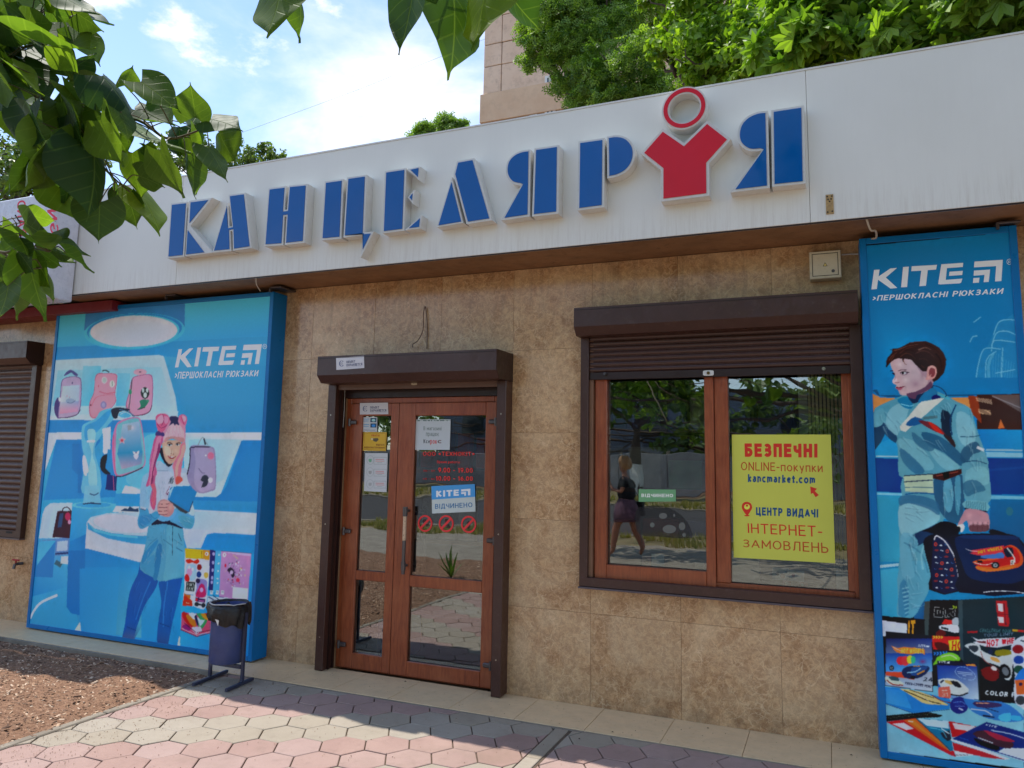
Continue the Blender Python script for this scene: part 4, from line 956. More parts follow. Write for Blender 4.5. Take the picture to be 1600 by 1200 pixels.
for n, (c, P, pink, full) in enumerate(cands):
    dz = random.uniform(-.0022, .0022)
    if n < 285:
        if full and pink in cache: o = bpy.data.objects.new('paving_stone', cache[pink]); COL.objects.link(o)
        else:
            mb = MB().hprism([(p[0] - c.x, p[1] - c.y) for p in P], -.02, 0, ch=.004); o = mb.build('paving_stone', M_PINK if pink else M_SAND)
            if full: cache[pink] = o.data
        o.location = (c.x, c.y, dz); o.parent = pav
        if full: o.rotation_euler = (random.uniform(-.006, .006), random.uniform(-.006, .006), random.uniform(-.008, .008))
    else: rest[pink].hprism(P, -.02, dz, ch=.004)
for k in rest:
    if rest[k].v: tag(rest[k].build('paving_stones', M_PINK if k else M_SAND, pav), kind='stuff')
z = 0
strip = empty('paver_strip', (-1.548, 4.6, 0)); strip['kind'] = 'structure'
y = 4.60; k = 0
while y > -1.1:
    o = MB().box(-1.597, -1.512, y - .50, y - .004, -.02, .001, b=.003).build('border_slab', M_SAND, strip); y -= .5
bx('joint_filler', M_MORTAR, strip, -1.508, -1.494, -1.1, 4.6, -.012, -.003)
# thin concrete edging between mulch and pavers
mb = MB(); y = 4.6
while y > -1.1: mb.box(EDGE_X - .062, EDGE_X - .004, y - .99, y - .004, -.07, .006, b=.006); y -= 1
tag(mb.build('edging', M_CONC), kind='structure')
# mulch bed: uneven mound with bark chips
from mathutils import noise as mn
def mh(x, y):
    e = min(1, max(0, (EDGE_X - .06 - x) / .45)) * min(1, max(0, (4.60 - y) / .25))
    return -.035 + e * (.055 + .05 * mn.noise(Vector((x * 1.3, y * 1.3, 2))) + .022 * mn.noise(Vector((x * 5, y * 5, 7)))) + .010 * mn.noise(Vector((x * 14, y * 14, 1)))
def mulch_mat(name, a, b, c_):
    t = NT(name); v = t.coord(obj=False); n = t.noise(v, 28, 7, .75, .6); c = t.mix(t.rng(n, .35, .62), a, b); c = t.mix(t.rng(t.noise(v, 90, 4, .7), .5, .68, 0, .8), c, c_)
    return t.bsdf(c, .95, 0, n, .012, .15)
M_MULCH = mulch_mat('bark_soil', rgb(98, 72, 56), rgb(148, 114, 90), rgb(176, 140, 114))
nx, ny = 150, 150; x0, x1, y0, y1 = -12.0, EDGE_X - .062, -1.2, 4.612
vs = [(x0 + (x1 - x0) * (i / nx) ** .6, y0 + (y1 - y0) * j / ny, 0) for j in range(ny + 1) for i in range(nx + 1)]
vs = [(a, b, mh(a, b)) for a, b, _ in vs]
fs = [(j * (nx + 1) + i, j * (nx + 1) + i + 1, (j + 1) * (nx + 1) + i + 1, (j + 1) * (nx + 1) + i) for j in range(ny) for i in range(nx)]
mul = MB().add(vs, fs).build('mulch_bed', M_MULCH, smooth=True); tag(mul, kind='structure')
def chipmat():
    t = NT('bark_chip'); a = t.n('ShaderNodeVertexColor', layer_name='Col'); return t.bsdf(a.outputs['Color'], .85, 0, t.noise(t.coord(obj=False), 120, 3), .001, .25)
M_CHIP = chipmat()
rr = random.Random(11)
mb = MB(); mb.c = []
pal = [rgb(164, 130, 104), rgb(144, 112, 88), rgb(188, 158, 130), rgb(122, 94, 76), rgb(206, 180, 154), rgb(152, 118, 94), rgb(94, 72, 58)]
for k in range(30000):
    y = rr.uniform(1.6, 4.62) if k % 4 else rr.uniform(-1.1, 1.6); x = rr.uniform(-9.0, EDGE_X - .03 if rr.random() < .985 else EDGE_X + .10)
    if x > -4.9 and rr.random() < .0: continue
    l = rr.uniform(.004, .015) * (1.9 if rr.random() < .05 else 1); w = l * rr.uniform(.25, .6); h = w * rr.uniform(.15, .4)
    M = Matrix.Rotation(rr.uniform(0, 2 * pi), 3, 'Z') @ Matrix.Rotation(rr.uniform(-.5, .5), 3, 'X') @ Matrix.Rotation(rr.uniform(-.5, .5), 3, 'Y')
    zc = (mh(x, y) if x < EDGE_X - .06 else .004) + h * .6; k0 = rr.uniform(.7, 1.0)
    q = [M @ Vector(p) for p in ((-l, -w * .6, -h), (l, -w, -h * .4), (l * .8, w, -h), (-l * .9, w * .8, -h * .6), (-l * .9, -w * .5, h), (l * .9, -w * .9, h * .8), (l * .7, w * .8, h), (-l * .8, w * .7, h * .6))]
    mb.add([(x + a.x, y + a.y, zc + a.z) for a in q], [(4, 5, 6, 7), (0, 1, 5, 4), (1, 2, 6, 5), (2, 3, 7, 6), (3, 0, 4, 7)])
    c = rr.choice(pal); mb.c += [c] * 8
tag(mb.build('bark_chips', M_CHIP), 'loose reddish bark chips spread over the bed beside the pavers', 'bark mulch', kind='stuff')
rr = random.Random(19); mb = MB(); mb.c = []
for k in range(2600):
    if rr.random() < .55: x = EDGE_X + abs(rr.gauss(0, .35)); y = rr.uniform(1.6, 4.6)
    else: x = rr.uniform(EDGE_X, 2.0); y = rr.uniform(2.6, 5.05)
    r = rr.uniform(.0012, .0045); t0 = rr.uniform(0, 6)
    mb.add([(x + r * cos(t0 + q * 2.1), y + r * sin(t0 + q * 2.1), .0035) for q in range(3)] + [(x, y, .0035 + r * .9)], [(0, 1, 3), (1, 2, 3), (2, 0, 3)]); mb.c += [rr.choice(pal)] * 4
tag(mb.build('grit', M_CHIP), 'fine grit and bark crumbs scattered over the pavers and apron', 'grit', kind='stuff')
# a few dry leaves and specks on tiles and pavers
for k, (px, py) in enumerate(((633, 1065), (957, 1144), (905, 1155), (1106, 1138), (1330, 1180), (158, 1190), (40, 1190))):
    q = atz(px, py, .003); s_ = .008 if k else .012
    tag(MB().add([(q.x - s_, q.y, .003), (q.x, q.y - s_ * .5, .006), (q.x + s_, q.y + .002, .003), (q.x, q.y + s_ * .6, .008)], [(0, 1, 2), (0, 2, 3)]).build('dry_leaf', simple('dry_leaf_%d' % k, rgb(72, 50, 36), .8)),
        ['tiny dry leaf on the beige tiles before the door', 'tiny dark leaf near the right apron tiles', 'tiny crumb on the grey hexagon beside the strip', 'tiny leaf on the apron tile under the window', 'tiny dark speck on the apron near the right poster', 'tiny dark crumb on a rose hexagon at the left foot', 'tiny dark crumb at the lower left edge'][k], 'leaf')

# ================================================================== plants near and across the street
def leafmat(name, c0, c1, tr=.35, rough=.45, spec=.35):
    t = NT(name); a = t.n('ShaderNodeVertexColor', layer_name='Col'); sp = t.n('ShaderNodeSeparateColor'); t.l(a.outputs['Color'], sp.inputs[0])
    c = t.mix(sp.outputs[0], c0, c1)
    q = t.n('ShaderNodeBsdfPrincipled'); t.l(c, q.inputs['Base Color']); q.inputs['Roughness'].default_value = rough; q.inputs['Specular IOR Level'].default_value = spec
    tl = t.n('ShaderNodeBsdfTranslucent'); c2 = t.mix(1.0, c, (1.5, 1.7, .45, 1), 'MULTIPLY'); t.l(c2, tl.inputs['Color'])
    ms = t.n('ShaderNodeMixShader'); ms.inputs[0].default_value = tr; t.l(q.outputs[0], ms.inputs[1]); t.l(tl.outputs[0], ms.inputs[2]); t.l(ms.outputs[0], t.out.inputs[0]); return t.m
M_LF_DARK = leafmat('fine_dark_foliage', rgb(70, 104, 46), rgb(150, 176, 82), .42)
M_LF_LIME = leafmat('lime_foliage', rgb(84, 118, 36), rgb(156, 182, 66), .42)
M_LF_MID = leafmat('chestnut_foliage', rgb(76, 112, 38), rgb(144, 172, 66), .42)
M_LF_FAR = leafmat('far_foliage', rgb(70, 92, 50), rgb(118, 140, 74), .32)
M_BARK = simple('grey_bark', rgb(74, 62, 52), .9, var=.3, vs=14, bump=.01, bs=30, obj=False)
def crown_leaves(mb, blobs, n, size, rr, shape='oval', droop=.3, inner=.25):
    tot = sum(b[3] ** 2 for b in blobs)
    for b in blobs:
        X0, Y0, Z0, R0 = b[:4]; k = int(n * R0 * R0 / tot); sz = b[4] if len(b) > 4 else 1
        subs = [(X0, Y0, Z0, R0 * .62)]
        for _ in range(11):
            d = Vector((rr.gauss(0, 1), rr.gauss(0, 1) - .3, rr.gauss(0, 1))).normalized() * R0 * rr.uniform(.55, .95); subs.append((X0 + d.x, Y0 + d.y, Z0 + d.z * .8, R0 * rr.uniform(.18, .40)))
        wts = [q[3] ** 2 for q in subs]
        for _ in range(k):
            cx, cy, cz, r = rr.choices(subs, wts)[0]
            d = Vector((rr.gauss(0, 1), rr.gauss(0, 1), rr.gauss(0, 1))).normalized()
            q = r * (1 - abs(rr.gauss(0, .22))) * (1 + .16 * mn.noise(d * 2.3 + Vector((cx, cy, cz))))
            if rr.random() < inner: q *= rr.random() ** .5
            p = Vector((cx, cy, cz)) + Vector((d.x, d.y, d.z * .85)) * q
            nrm = (d * .6 + Vector((rr.gauss(0, .6), rr.gauss(0, .6), rr.gauss(.5, .6)))).normalized()
            a = nrm.cross(Vector((rr.gauss(0, 1), rr.gauss(0, 1), rr.gauss(0, 1)))).normalized(); bb = nrm.cross(a)
            s = size * sz * rr.uniform(.6, 1.3); c = min(1, max(0, rr.gauss(.45, .28)))
            if shape == 'palm':
                for t in range(5):
                    an = (t - 2) * .62; u = a * cos(an) + bb * sin(an); w = (bb * cos(an) - a * sin(an)) * .17 * s; ln = s * (1 - .12 * abs(t - 2))
                    mb.add([p, p + u * ln * .65 + w - nrm * s * .05, p + u * ln - nrm * s * .18, p + u * ln * .65 - w - nrm * s * .05], [(0, 1, 2, 3)]); mb.c += [(c, 0, 0, 1)] * 4
            elif shape == 'spray':
                for t in range(4):
                    o = a * (t * .35 * s - .5 * s); w = bb * s * .42 + a * s * .22; n2 = nrm * (rr.uniform(-.1, .1) * s); v_ = a * s * .13
                    for sg in (1, -1):
                        ww = bb * s * .42 * sg + a * s * .22
                        mb.add([p + o, p + o + ww * .5 + v_ + n2, p + o + ww + n2, p + o + ww * .5 - v_ + n2], [(0, 1, 2, 3)]); mb.c += [(c, 0, 0, 1)] * 4
            else:
                mb.add([p - a * s * .5, p + bb * s * .32 + nrm * s * .06, p + a * s * .55, p - bb * s * .32 + nrm * s * .06], [(0, 1, 2, 3)]); mb.c += [(c, 0, 0, 1)] * 4
def limb(mb, p, q, r0, r1, rr, k=6, wob=.12):
    p, q = Vector(p), Vector(q); L_ = (q - p).length; P = [p]
    for i in range(1, k): P.append(p.lerp(q, i / k) + Vector((rr.gauss(0, 1), rr.gauss(0, 1), rr.gauss(0, .5))) * wob * L_ / k)
    P.append(q); mb.tube(P, [r0 + (r1 - r0) * i / k for i in range(k + 1)], 7); return P
def tree(name, base, trunk_r, forks, blobs, n, size, mat, label, shape='oval', seed=1, group=None, white=0, inner=.25, extra=None):
    rr = random.Random(seed); e = empty(name, base, label, 'tree', group)
    mb = MB(); top = Vector(forks[0]); limb(mb, Vector(base) + Vector((0, 0, -.1)), top, trunk_r, trunk_r * .6, rr, 7, .06)
    for b in blobs:
        c = Vector(b[:3]); limb(mb, top + Vector((0, 0, rr.uniform(-.5, .3))), c, trunk_r * .42, trunk_r * .08, rr, 6, .3)
        for _ in range(2):
            d = Vector((rr.gauss(0, 1), rr.gauss(0, 1), rr.gauss(.3, .6))).normalized() * b[3] * .85; limb(mb, c.lerp(top, .25), c + d, trunk_r * .16, .006, rr, 5, .4)
    mb.build('trunk', M_BARK, e, smooth=True)
    if white: MB().tube([(base[0], base[1], 0), (base[0], base[1], white)], trunk_r * 1.03, 12).build('whitewash', simple('whitewash', rgb(206, 206, 198), .8, var=.1, vs=8), e)
    cb = MB(); cb.c = []; crown_leaves(cb, blobs, n, size, rr, shape, inner=inner); cb.build('crown', mat, e)
    if extra: extra(e)
    return e
def onray(px, py, Y): return tuple(at(px, py, Y))
# fine-leaved dark tree right of the tower: blobs placed in depth behind the shop
def B(px, py, Y, r, *k): p = at(px, py, Y); return (p.x, p.y, p.z, r) + k
t1 = [B(915, 55, 13.5, 1.15), B(855, 55, 13.6, .62), B(915, 120, 13.2, .75), B(990, 115, 13, .9), B(1000, 20, 14, 1.1), B(868, 5, 13.8, .62), B(965, 160, 13, .55), B(838, 12, 13.6, .42), B(940, 0, 14, 1.0), B(1040, 150, 13, .8), B(835, 95, 13.6, .34), B(925, -60, 14, 1.2), B(905, 160, 13, .35), B(830, 60, 13.4, .32)]
tree('locust_tree', (at(960, 200, 14).x, 14, 0), .22, [(at(955, 175, 14).x, 14, at(955, 175, 14).z - .6)], t1, 17000, .135, M_LF_DARK, 'dark fine-leaved tree rising behind the roof beside the tower', 'spray', 3, inner=.35)
t2 = [B(1085, 30, 11, .75), B(1140, 80, 10.8, .85), B(1110, 100, 10.5, .6), B(1190, 30, 11, .95), B(1050, 0, 11.5, .55), B(1160, 120, 10.4, .55), B(1130, -30, 11.5, .95), B(1075, 70, 11.2, .5), B(1235, 80, 10.5, .75), B(1080, -50, 11.5, .7), B(1030, 85, 11.2, .28)]
tree('maple_tree', (at(1140, 150, 11).x, 11, 0), .20, [(at(1140, 150, 11).x, 11, at(1140, 150, 11).z - .8)], t2, 15000, .125, M_LF_LIME, 'bright lime green maple behind the roof over the red figure', 'oval', 4, inner=.3)
t3 = [B(1290, 20, 9.5, .85), B(1350, 40, 9.2, .75), B(1420, 30, 9, .8), B(1500, 30, 8.8, .75), B(1580, 10, 8.6, .8), B(1260, 70, 9.2, .6), B(1330, -40, 9.5, .9), B(1460, -30, 9.2, .9), B(1400, 80, 8.8, .45), B(1560, 50, 8.5, .5), B(1640, 20, 8.6, .8)]
tree('chestnut_tree', (at(1440, 60, 9).x, 9, 0), .22, [(at(1440, 60, 9).x, 9, at(1440, 60, 9).z - .6)], t3, 5200, .24, M_LF_MID, 'horse chestnut with broad fingered leaves behind the right end of the roof', 'palm', 5, inner=.4)
t4 = [B(690, 205, 16, .55), B(665, 212, 16, .40), B(715, 200, 16.2, .42), B(655, 222, 16, .38), B(735, 215, 16, .30), B(700, 190, 16, .26)]
tree('young_locust', (at(690, 230, 16).x, 16, 0), .10, [(at(690, 230, 16).x, 16, at(690, 230, 16).z - .5)], t4, 2400, .13, M_LF_DARK, 'small dark tree top showing over the fascia left of the tower', 'spray', 6, inner=.2)
t5 = [B(405, 250, 17, .7), B(380, 262, 17, .55), B(430, 250, 17, .40), B(360, 240, 17, .6), B(330, 250, 17, .8), B(300, 230, 17.4, .8), B(270, 250, 17, .8)]
tree('olive_green_tree', (at(390, 270, 17).x, 17, 0), .14, [(at(390, 270, 17).x, 17, at(390, 270, 17).z - .5)], t5, 5000, .13, M_LF_FAR, 'pale olive tree top peeping over the left part of the fascia', 'oval', 7, inner=.2)
t6 = [B(20, 230, 15, 1.3), B(80, 250, 15, 1.0), B(-60, 200, 15, 1.6), B(60, 290, 15, .9), B(10, 280, 14, 1.0), B(55, 20, 17, 1.0), B(20, 70, 17, 1.1), B(130, 260, 15.5, .8), B(-40, 60, 17, 1.3)]
tree('elm_tree', (at(20, 300, 15).x, 15, 0), .25, [(at(20, 300, 15).x, 15, at(20, 300, 15).z - .8)], t6, 12000, .14, M_LF_FAR, 'dark tree behind the wrapped sign at the far left', 'oval', 8, inner=.3)

# ------------------------------------------------------------------ apartment tower
TYY = 30.0
M_TOW = gmat('peach_concrete_panel', rgb(212, 182, 156), rgb(224, 198, 174), .35, .85, .004, 20, (rgb(150, 128, 112), .45))
M_TOW2 = gmat('peach_concrete_band', rgb(204, 172, 142), rgb(216, 188, 158), .6, .85, .004, 20, (rgb(176, 150, 128), .3))
tow = empty('apartment_tower', (at(830, 200, TYY).x, TYY, 0), 'tall peach concrete panel apartment block behind the roof', 'building')
tx0 = at(756, 100, TYY).x; tx1 = tx0 + 12
zz = [at(757, y, TYY).z for y in (210, 193, 148, 106, 72, 30, -14, -58)]
zs = [0] + zz
for i in range(len(zs) - 1):
    a, b_ = zs[i], zs[i + 1]; xs = [tx0, at(783, 130, TYY).x, tx0 + 4.4, tx0 + 7, tx0 + 12]
    if i in (2,): xs = [tx0 - .12, tx0 + 4.4, tx0 + 12]
    if i == 0: xs = [tx0, tx0 + 12]
    for j in range(len(xs) - 1):
        g = .014; bx('panel', M_TOW2 if i == 2 else M_TOW, tow, xs[j] + g, xs[j + 1] - g, TYY - (.10 if i == 2 else random.uniform(0, .03)), TYY + .3, a + g, b_ - g, b=.02)
bx('core_wall', simple('panel_joint', rgb(140, 118, 100), .9), tow, tx0 + .02, tx1, TYY + .12, TYY + 12, 0, zz[-1])
def twin(px0, py0, px1, py1):
    a = at(px0, py0, TYY); b_ = at(px1, py1, TYY); w = bx('window', M_WHITEP, tow, a.x, b_.x, TYY - .06, TYY + .05, b_.z, a.z)
    g = .12; MB().box(a.x + g, (a.x + b_.x) / 2 - g / 2, TYY - .075, TYY - .061, b_.z + g, a.z - g).box((a.x + b_.x) / 2 + g / 2, b_.x - g, TYY - .075, TYY - .061, b_.z + g, a.z - g).build('window_pane', simple('dark_pane', rgb(60, 72, 84), .1), w)
twin(852, 165, 868, 184); twin(828, 181, 840, 190); twin(852, 120, 868, 139); twin(852, 74, 868, 93); twin(852, 30, 868, 48)
tag(MB().tube([at(330, 225, 40) + Vector((-10, 0, 0)), at(330, 225, 40), at(560, 140, 40), at(760, 60, 40), at(900, 0, 40)], .009, 4).build('overhead_wire', M_SEAL), 'thin overhead wire slanting across the sky', 'wire')

# ------------------------------------------------------------------ neighbour wrapped sign and red awning strip
nb = empty('wrapped_sign', (-6.8, 4.35, 3.0), 'sign panel wrapped in printed white film at the left end of the fascia', 'sign')
yN = 4.35; nx1 = at(88, 300, yN).x; nz1 = at(80, 300, yN).z; nz0 = at(85, 462, yN).z
M_WRAP = simple('white_film', rgb(206, 206, 214), .3, var=.08, vs=14, bump=.012, bs=9, obj=False)
bx('panel', M_WRAP, nb, nx1 - 2.2, nx1, yN, 4.6, nz0, nz1, b=.01)
a = Art(yN)
for T_, P_ in (('GRAND', (27, 385, 27, 314, 40, 312, 42, 383)), ('GNG', (80, 368, 70, 306, 84, 304, 93, 366))):
    a.text(I_, T_, P_, (196, 40, 70), bold=.02)
a.build('print', nb)
aw = bx('red_fascia_strip', simple('red_strip', rgb(120, 30, 36), .5), None, -9.2, -6.05, 4.86, WY - .002, 2.93, 3.02); tag(aw, 'dark red strip under the wrapped sign at the far left', 'awning')
ng = bx('neighbour_shop_roof', M_WALLCORE, None, -12, -6.52, 4.66, 10.5, 3.065, 3.5); tag(ng, 'grey flat roof of the adjoining shop behind the wrapped sign', 'roof')
wr = MB(); rr = random.Random(5)
for k in range(9):
    p = at(rr.uniform(2, 24), rr.uniform(335, 365), 4.3); q = at(rr.uniform(0, 30), rr.uniform(385, 410), 4.3); limb(wr, p, q, .006, .006, rr, 6, .5)
tag(wr.build('cable_tangle', M_SEAL), 'tangle of dark cables in front of the wrapped sign', 'cables')

rr = random.Random(31); mb = MB(); mb.c = []
for k in range(9000):
    if k % 3: x, y = rr.uniform(-22, 4), rr.uniform(-7.2, -5.2)
    else: x, y = rr.uniform(-30, 6), rr.uniform(-26, -19.8)
    if mn.noise(Vector((x * .8, y * .8, 3))) < -.12: continue
    h = rr.uniform(.05, .16) * (1 if k % 3 else 1.8); w = .012 * (1 if k % 3 else 2.5); t0 = rr.uniform(0, 3.1); c = rr.random()
    for q in range(3):
        dx, dy = cos(t0 + q), sin(t0 + q); mb.add([(x + dy * w, y - dx * w, -.02), (x - dy * w, y + dx * w, -.02), (x + dx * h * .6, y + dy * h * .6, h)], [(0, 1, 2)]); mb.c += [(c, 0, 0, 1)] * 3
tag(mb.build('verge_grass', leafmat('dry_grass_blade', rgb(104, 110, 52), rgb(176, 160, 104), .25)), 'patchy half-dry grass on the verges along the road', 'grass', kind='stuff')
# ------------------------------------------------------------------ street side seen in the panes
M_STRAP = leafmat('strap_leaf_green', rgb(70, 100, 50), rgb(112, 140, 70), .2)
def agave(x, y, label):
    rr = random.Random(int(x * 100)); e = empty('yucca_plant', (x, y, .02), label, 'plant', None)
    for k in range(14):
        an = rr.uniform(0, 2 * pi); el = rr.uniform(.5, 1.4); L_ = rr.uniform(.30, .48); d = Vector((cos(an) * cos(el), sin(an) * cos(el), sin(el))); s = d.cross(Vector((0, 0, 1))).normalized() * .018
        P = [Vector((x, y, .02)) + d * L_ * t + Vector((0, 0, -.10 * t * t * cos(el))) for t in (0, .35, .7, 1)]
        m = MB(); m.c = []; vs = [P[0] - s * .7, P[0] + s * .7, P[1] - s, P[1] + s, P[2] - s * .8, P[2] + s * .8, P[3]]
        m.add(vs, [(0, 1, 3, 2), (2, 3, 5, 4), (4, 5, 6)]); m.c += [(rr.random(), 0, 0, 1)] * 7; m.build('leaf', M_STRAP, e)
agave(-4.86, .75, 'yucca with pointed strap leaves in the bark bed'); agave(-7.2, 3.0, 'yucca further left in the bark bed') if False else None
for i, x in enumerate((-24, -9.5, 1.5, 13)):
    bl_ = [(x + dx, -30 + dy, zc, r) for dx, dy, zc, r in ((0, 0, 6.4, 2.2), (-1.8, .5, 5.4, 1.7), (1.9, -.4, 5.6, 1.8), (.4, 1, 7.6, 1.8))]
    tree('street_tree', (x, -30, 0), .30, [(x, -30, 3.6)], bl_, 2600, .42, M_LF_FAR, ['whitewashed street tree far along the road on the left', 'whitewashed street tree across the road mirrored in the window', 'whitewashed street tree across the road opposite the shop', 'whitewashed street tree across the road to the right'][i], 'oval', 20 + i, 'street trees across the road', 1.7)
M_FW = gmat('pale_yard_wall', rgb(112, 116, 122), rgb(150, 152, 154), .4)
fw = empty('yard_wall', (0, -36, 0), 'long pale concrete yard wall across the road', 'wall')
for k in range(-14, 10): bx('wall_panel', M_FW, fw, k * 3.0 + .02, k * 3 + 2.98, -36.15, -36, 0, 2.3, b=.02)
for k in range(-14, 11): bx('post', M_CONC, fw, k * 3 - .1, k * 3 + .1, -36.25, -36.16, 0, 2.5)
bgb = empty('street_house', (-16, -46, 0), 'grey blue two storey house beyond the yard wall across the road', 'building')
bx('house_wall', gmat('dull_blue_wall', rgb(92, 104, 120), rgb(110, 122, 136), .5), bgb, -30, 2, -56, -46, 0, 7)
for k in range(6): bx('window', simple('far_pane', rgb(40, 48, 58), .1), bgb, -28 + k * 5, -26 + k * 5, -45.98, -45.9, 3.8, 5.4)
hb = [(x, -40 + random.uniform(-2, 2), random.uniform(3, 7), random.uniform(2.2, 3.4)) for x in range(-44, 40, 4)]
tree('park_trees', (0, -41, 0), .25, [(0, -41, 2)], hb, 9000, .55, M_LF_FAR, 'row of dense trees behind the yard wall across the road', 'oval', 40)
# silver car driving by
car = empty('silver_car', (2.6, -11, 0), 'silver hatchback on the road in front of the shop', 'car')
M_CAR = simple('silver_paint', rgb(170, 176, 184), .25, metal=.6, coat=.6, var=.02); M_TYRE = simple('tyre_rubber', rgb(26, 26, 28), .8)
prof = [(-2.0, .28), (-2.02, .62), (-1.9, .86), (-1.0, .98), (-.35, 1.40), (.9, 1.44), (1.7, 1.02), (1.98, .92), (2.04, .6), (2.0, .28), (1.62, .28), (1.5, .62), (1.24, .70), (.98, .62), (.86, .28), (-.86, .28), (-.98, .62), (-1.24, .70), (-1.5, .62), (-1.62, .28)]
MB().prism([(2.6 + a, b) for a, b in prof], -11.82, -10.18).build('body', M_CAR, car)
for yy in (-10.165, -11.835):
    MB().prism([(2.6 - .80, 1.0), (2.6 - .28, 1.34), (2.6 + .2, 1.37), (2.6 + .2, 1.0)], yy - .008, yy + .008).build('side_window', simple('car_glass', rgb(20, 26, 32), .05), car)
    MB().prism([(2.6 + .26, 1.0), (2.6 + .26, 1.37), (2.6 + .85, 1.38), (2.6 + 1.35, 1.04)], yy - .008, yy + .008).build('side_window', simple('car_glass', rgb(20, 26, 32), .05), car)
    for xx in (2.6 - 1.24, 2.6 + 1.24):
        w = MB().ycyl(xx, .31, min(yy, yy + .02 * (1 if yy > -11 else -1)) - .1, max(yy, yy) + .03, .31, 20).build('wheel', M_TYRE, car); MB().ycyl(xx, .31, yy + (.031 if yy > -11 else -.125), yy + (.045 if yy > -11 else -.101), .19, 14).build('rim', M_STEEL, w)
# ================================================================== big advertising posters
def poster_box(label, name, x0, x1, z0, z1):
    e = empty(name, ((x0 + x1) / 2, PYF, z0), label, 'poster')
    fw_ = .038
    mb = MB().box(x0, x0 + fw_, PYF - .009, WY - .003, z0, z1, b=.003).box(x1 - fw_, x1, PYF - .009, WY - .003, z0, z1, b=.003)
    mb.box(x0 + fw_, x1 - fw_, PYF - .0086, WY - .003, z0, z0 + fw_, b=.003).box(x0 + fw_, x1 - fw_, PYF - .0086, WY - .003, z1 - fw_, z1, b=.003)
    mb.build('frame', M_BLUEP, e)
    bx('backing', M_BLUEP, e, x0 + fw_ - .002, x1 - fw_ + .002, PYF + .0005, PYF + .02, z0 + fw_ - .002, z1 - fw_ + .002)
    return e, (x0 + fw_, x1 - fw_, z0 + fw_, z1 - fw_)
# ---- wordmark geometry measured once, placed on both posters
R6 = TT(1300, 300, 3.53)
LOGO = [[(232, 430), (262, 428), (257, 466), (322, 422), (358, 419), (297, 472), (360, 529), (323, 533), (254, 484), (247, 535), (217, 538)],
 [(392, 414), (424, 412), (414, 524), (381, 526)], [(440, 410), (579, 402), (574, 428), (528, 431), (518, 517), (482, 520), (492, 434), (437, 437)],
 [(603, 399), (724, 391), (721, 414), (634, 420), (627, 485), (719, 478), (712, 500), (704, 504), (596, 510), (586, 508), (588, 490)], [(648, 440), (721, 435), (718, 458), (645, 463)],
 [(786, 384), (942, 374), (934, 491), (899, 494), (905, 409), (783, 416)], [(783, 434), (872, 428), (864, 496), (836, 498), (841, 457), (781, 462)], [(780, 475), (813, 473), (810, 500), (777, 502)]]
def logo_xz(): return [[(at(*R6(x, y), PYF).x, at(*R6(x, y), PYF).z) for x, y in P] for P in LOGO]
LXZ = logo_xz(); lA = (at(*R6(217, 538), PYF).x, at(*R6(217, 538), PYF).z); lB = (at(*R6(934, 491), PYF).x, at(*R6(934, 491), PYF).z); lH = at(*R6(942, 374), PYF).z - lB[1]
WHT = (214, 218, 222)
def put_logo(a, bl, br, h, c=WHT):
    """bl, br: lower corners of the wordmark (X, Z); h: height"""
    k = (br[0] - bl[0]) / (lB[0] - lA[0]); kz = h / lH
    for P in LXZ: a.poly([(bl[0] + (x - lA[0]) * k, bl[1] + (z - lA[1]) * kz + (br[1] - bl[1]) * 0) for x, z in P], c)
# ------------------------------------------------------------------ left poster
lp, rect = poster_box('large light-blue poster box with a pink-haired girl and school bags, left of the door', 'poster_box', -6.870, -4.240, .012, 2.985)
A = TT(0, 300, 3.529); Bq = TT(0, 600, 3.529); Cq = TT(0, 860, 3.529); G = TT(200, 630, 9.231); Hh = TT(190, 740, 8.571); Pp = TT(280, 840, 7.5); S = TT(50, 560, 6.0)
a = Art(PYF); a.clip = rect; a.rec = []
a.quad(I_, (80, 480, 432, 450, 400, 1050, 35, 990), ((78, 184, 222), (70, 172, 214), (36, 150, 208), (60, 170, 212)), 6, 8)
a.quad(A, (325, 655, 1505, 570, 1490, 790, 312, 860), ((84, 192, 226), (84, 190, 224), (66, 166, 212), (66, 176, 220)), 4, 2)
a.quad(A, (310, 858, 1490, 795, 1480, 960, 306, 928), ((48, 152, 206), (66, 164, 208), (64, 164, 206), (54, 158, 212)), 4, 2)
# ceiling lamp
a.p(A, [475, 650, 1020, 612, 1018, 745, 465, 765], (62, 140, 196)); a.ell(A, 742, 770, 278, 100, (80, 186, 222), rot=-.06, n=44); a.ell(A, 742, 762, 262, 90, (52, 146, 204), rot=-.06, n=44); a.ell(A, 740, 772, 250, 92, (88, 190, 224), rot=-.06, n=44); a.ell(A, 738, 769, 240, 86, (196, 204, 218), rot=-.03, n=44)
# wall right of shelf
a.quad(A, (900, 905, 1480, 960, 1455, 1190, 965, 1190), ((80, 172, 208), (62, 160, 204), (62, 158, 202), (66, 160, 204)), 3, 3)
a.quad(Bq, (960, 120, 1475, 120, 1455, 270, 940, 270), ((66, 160, 202), (60, 156, 202), (60, 152, 200), (60, 156, 204)))
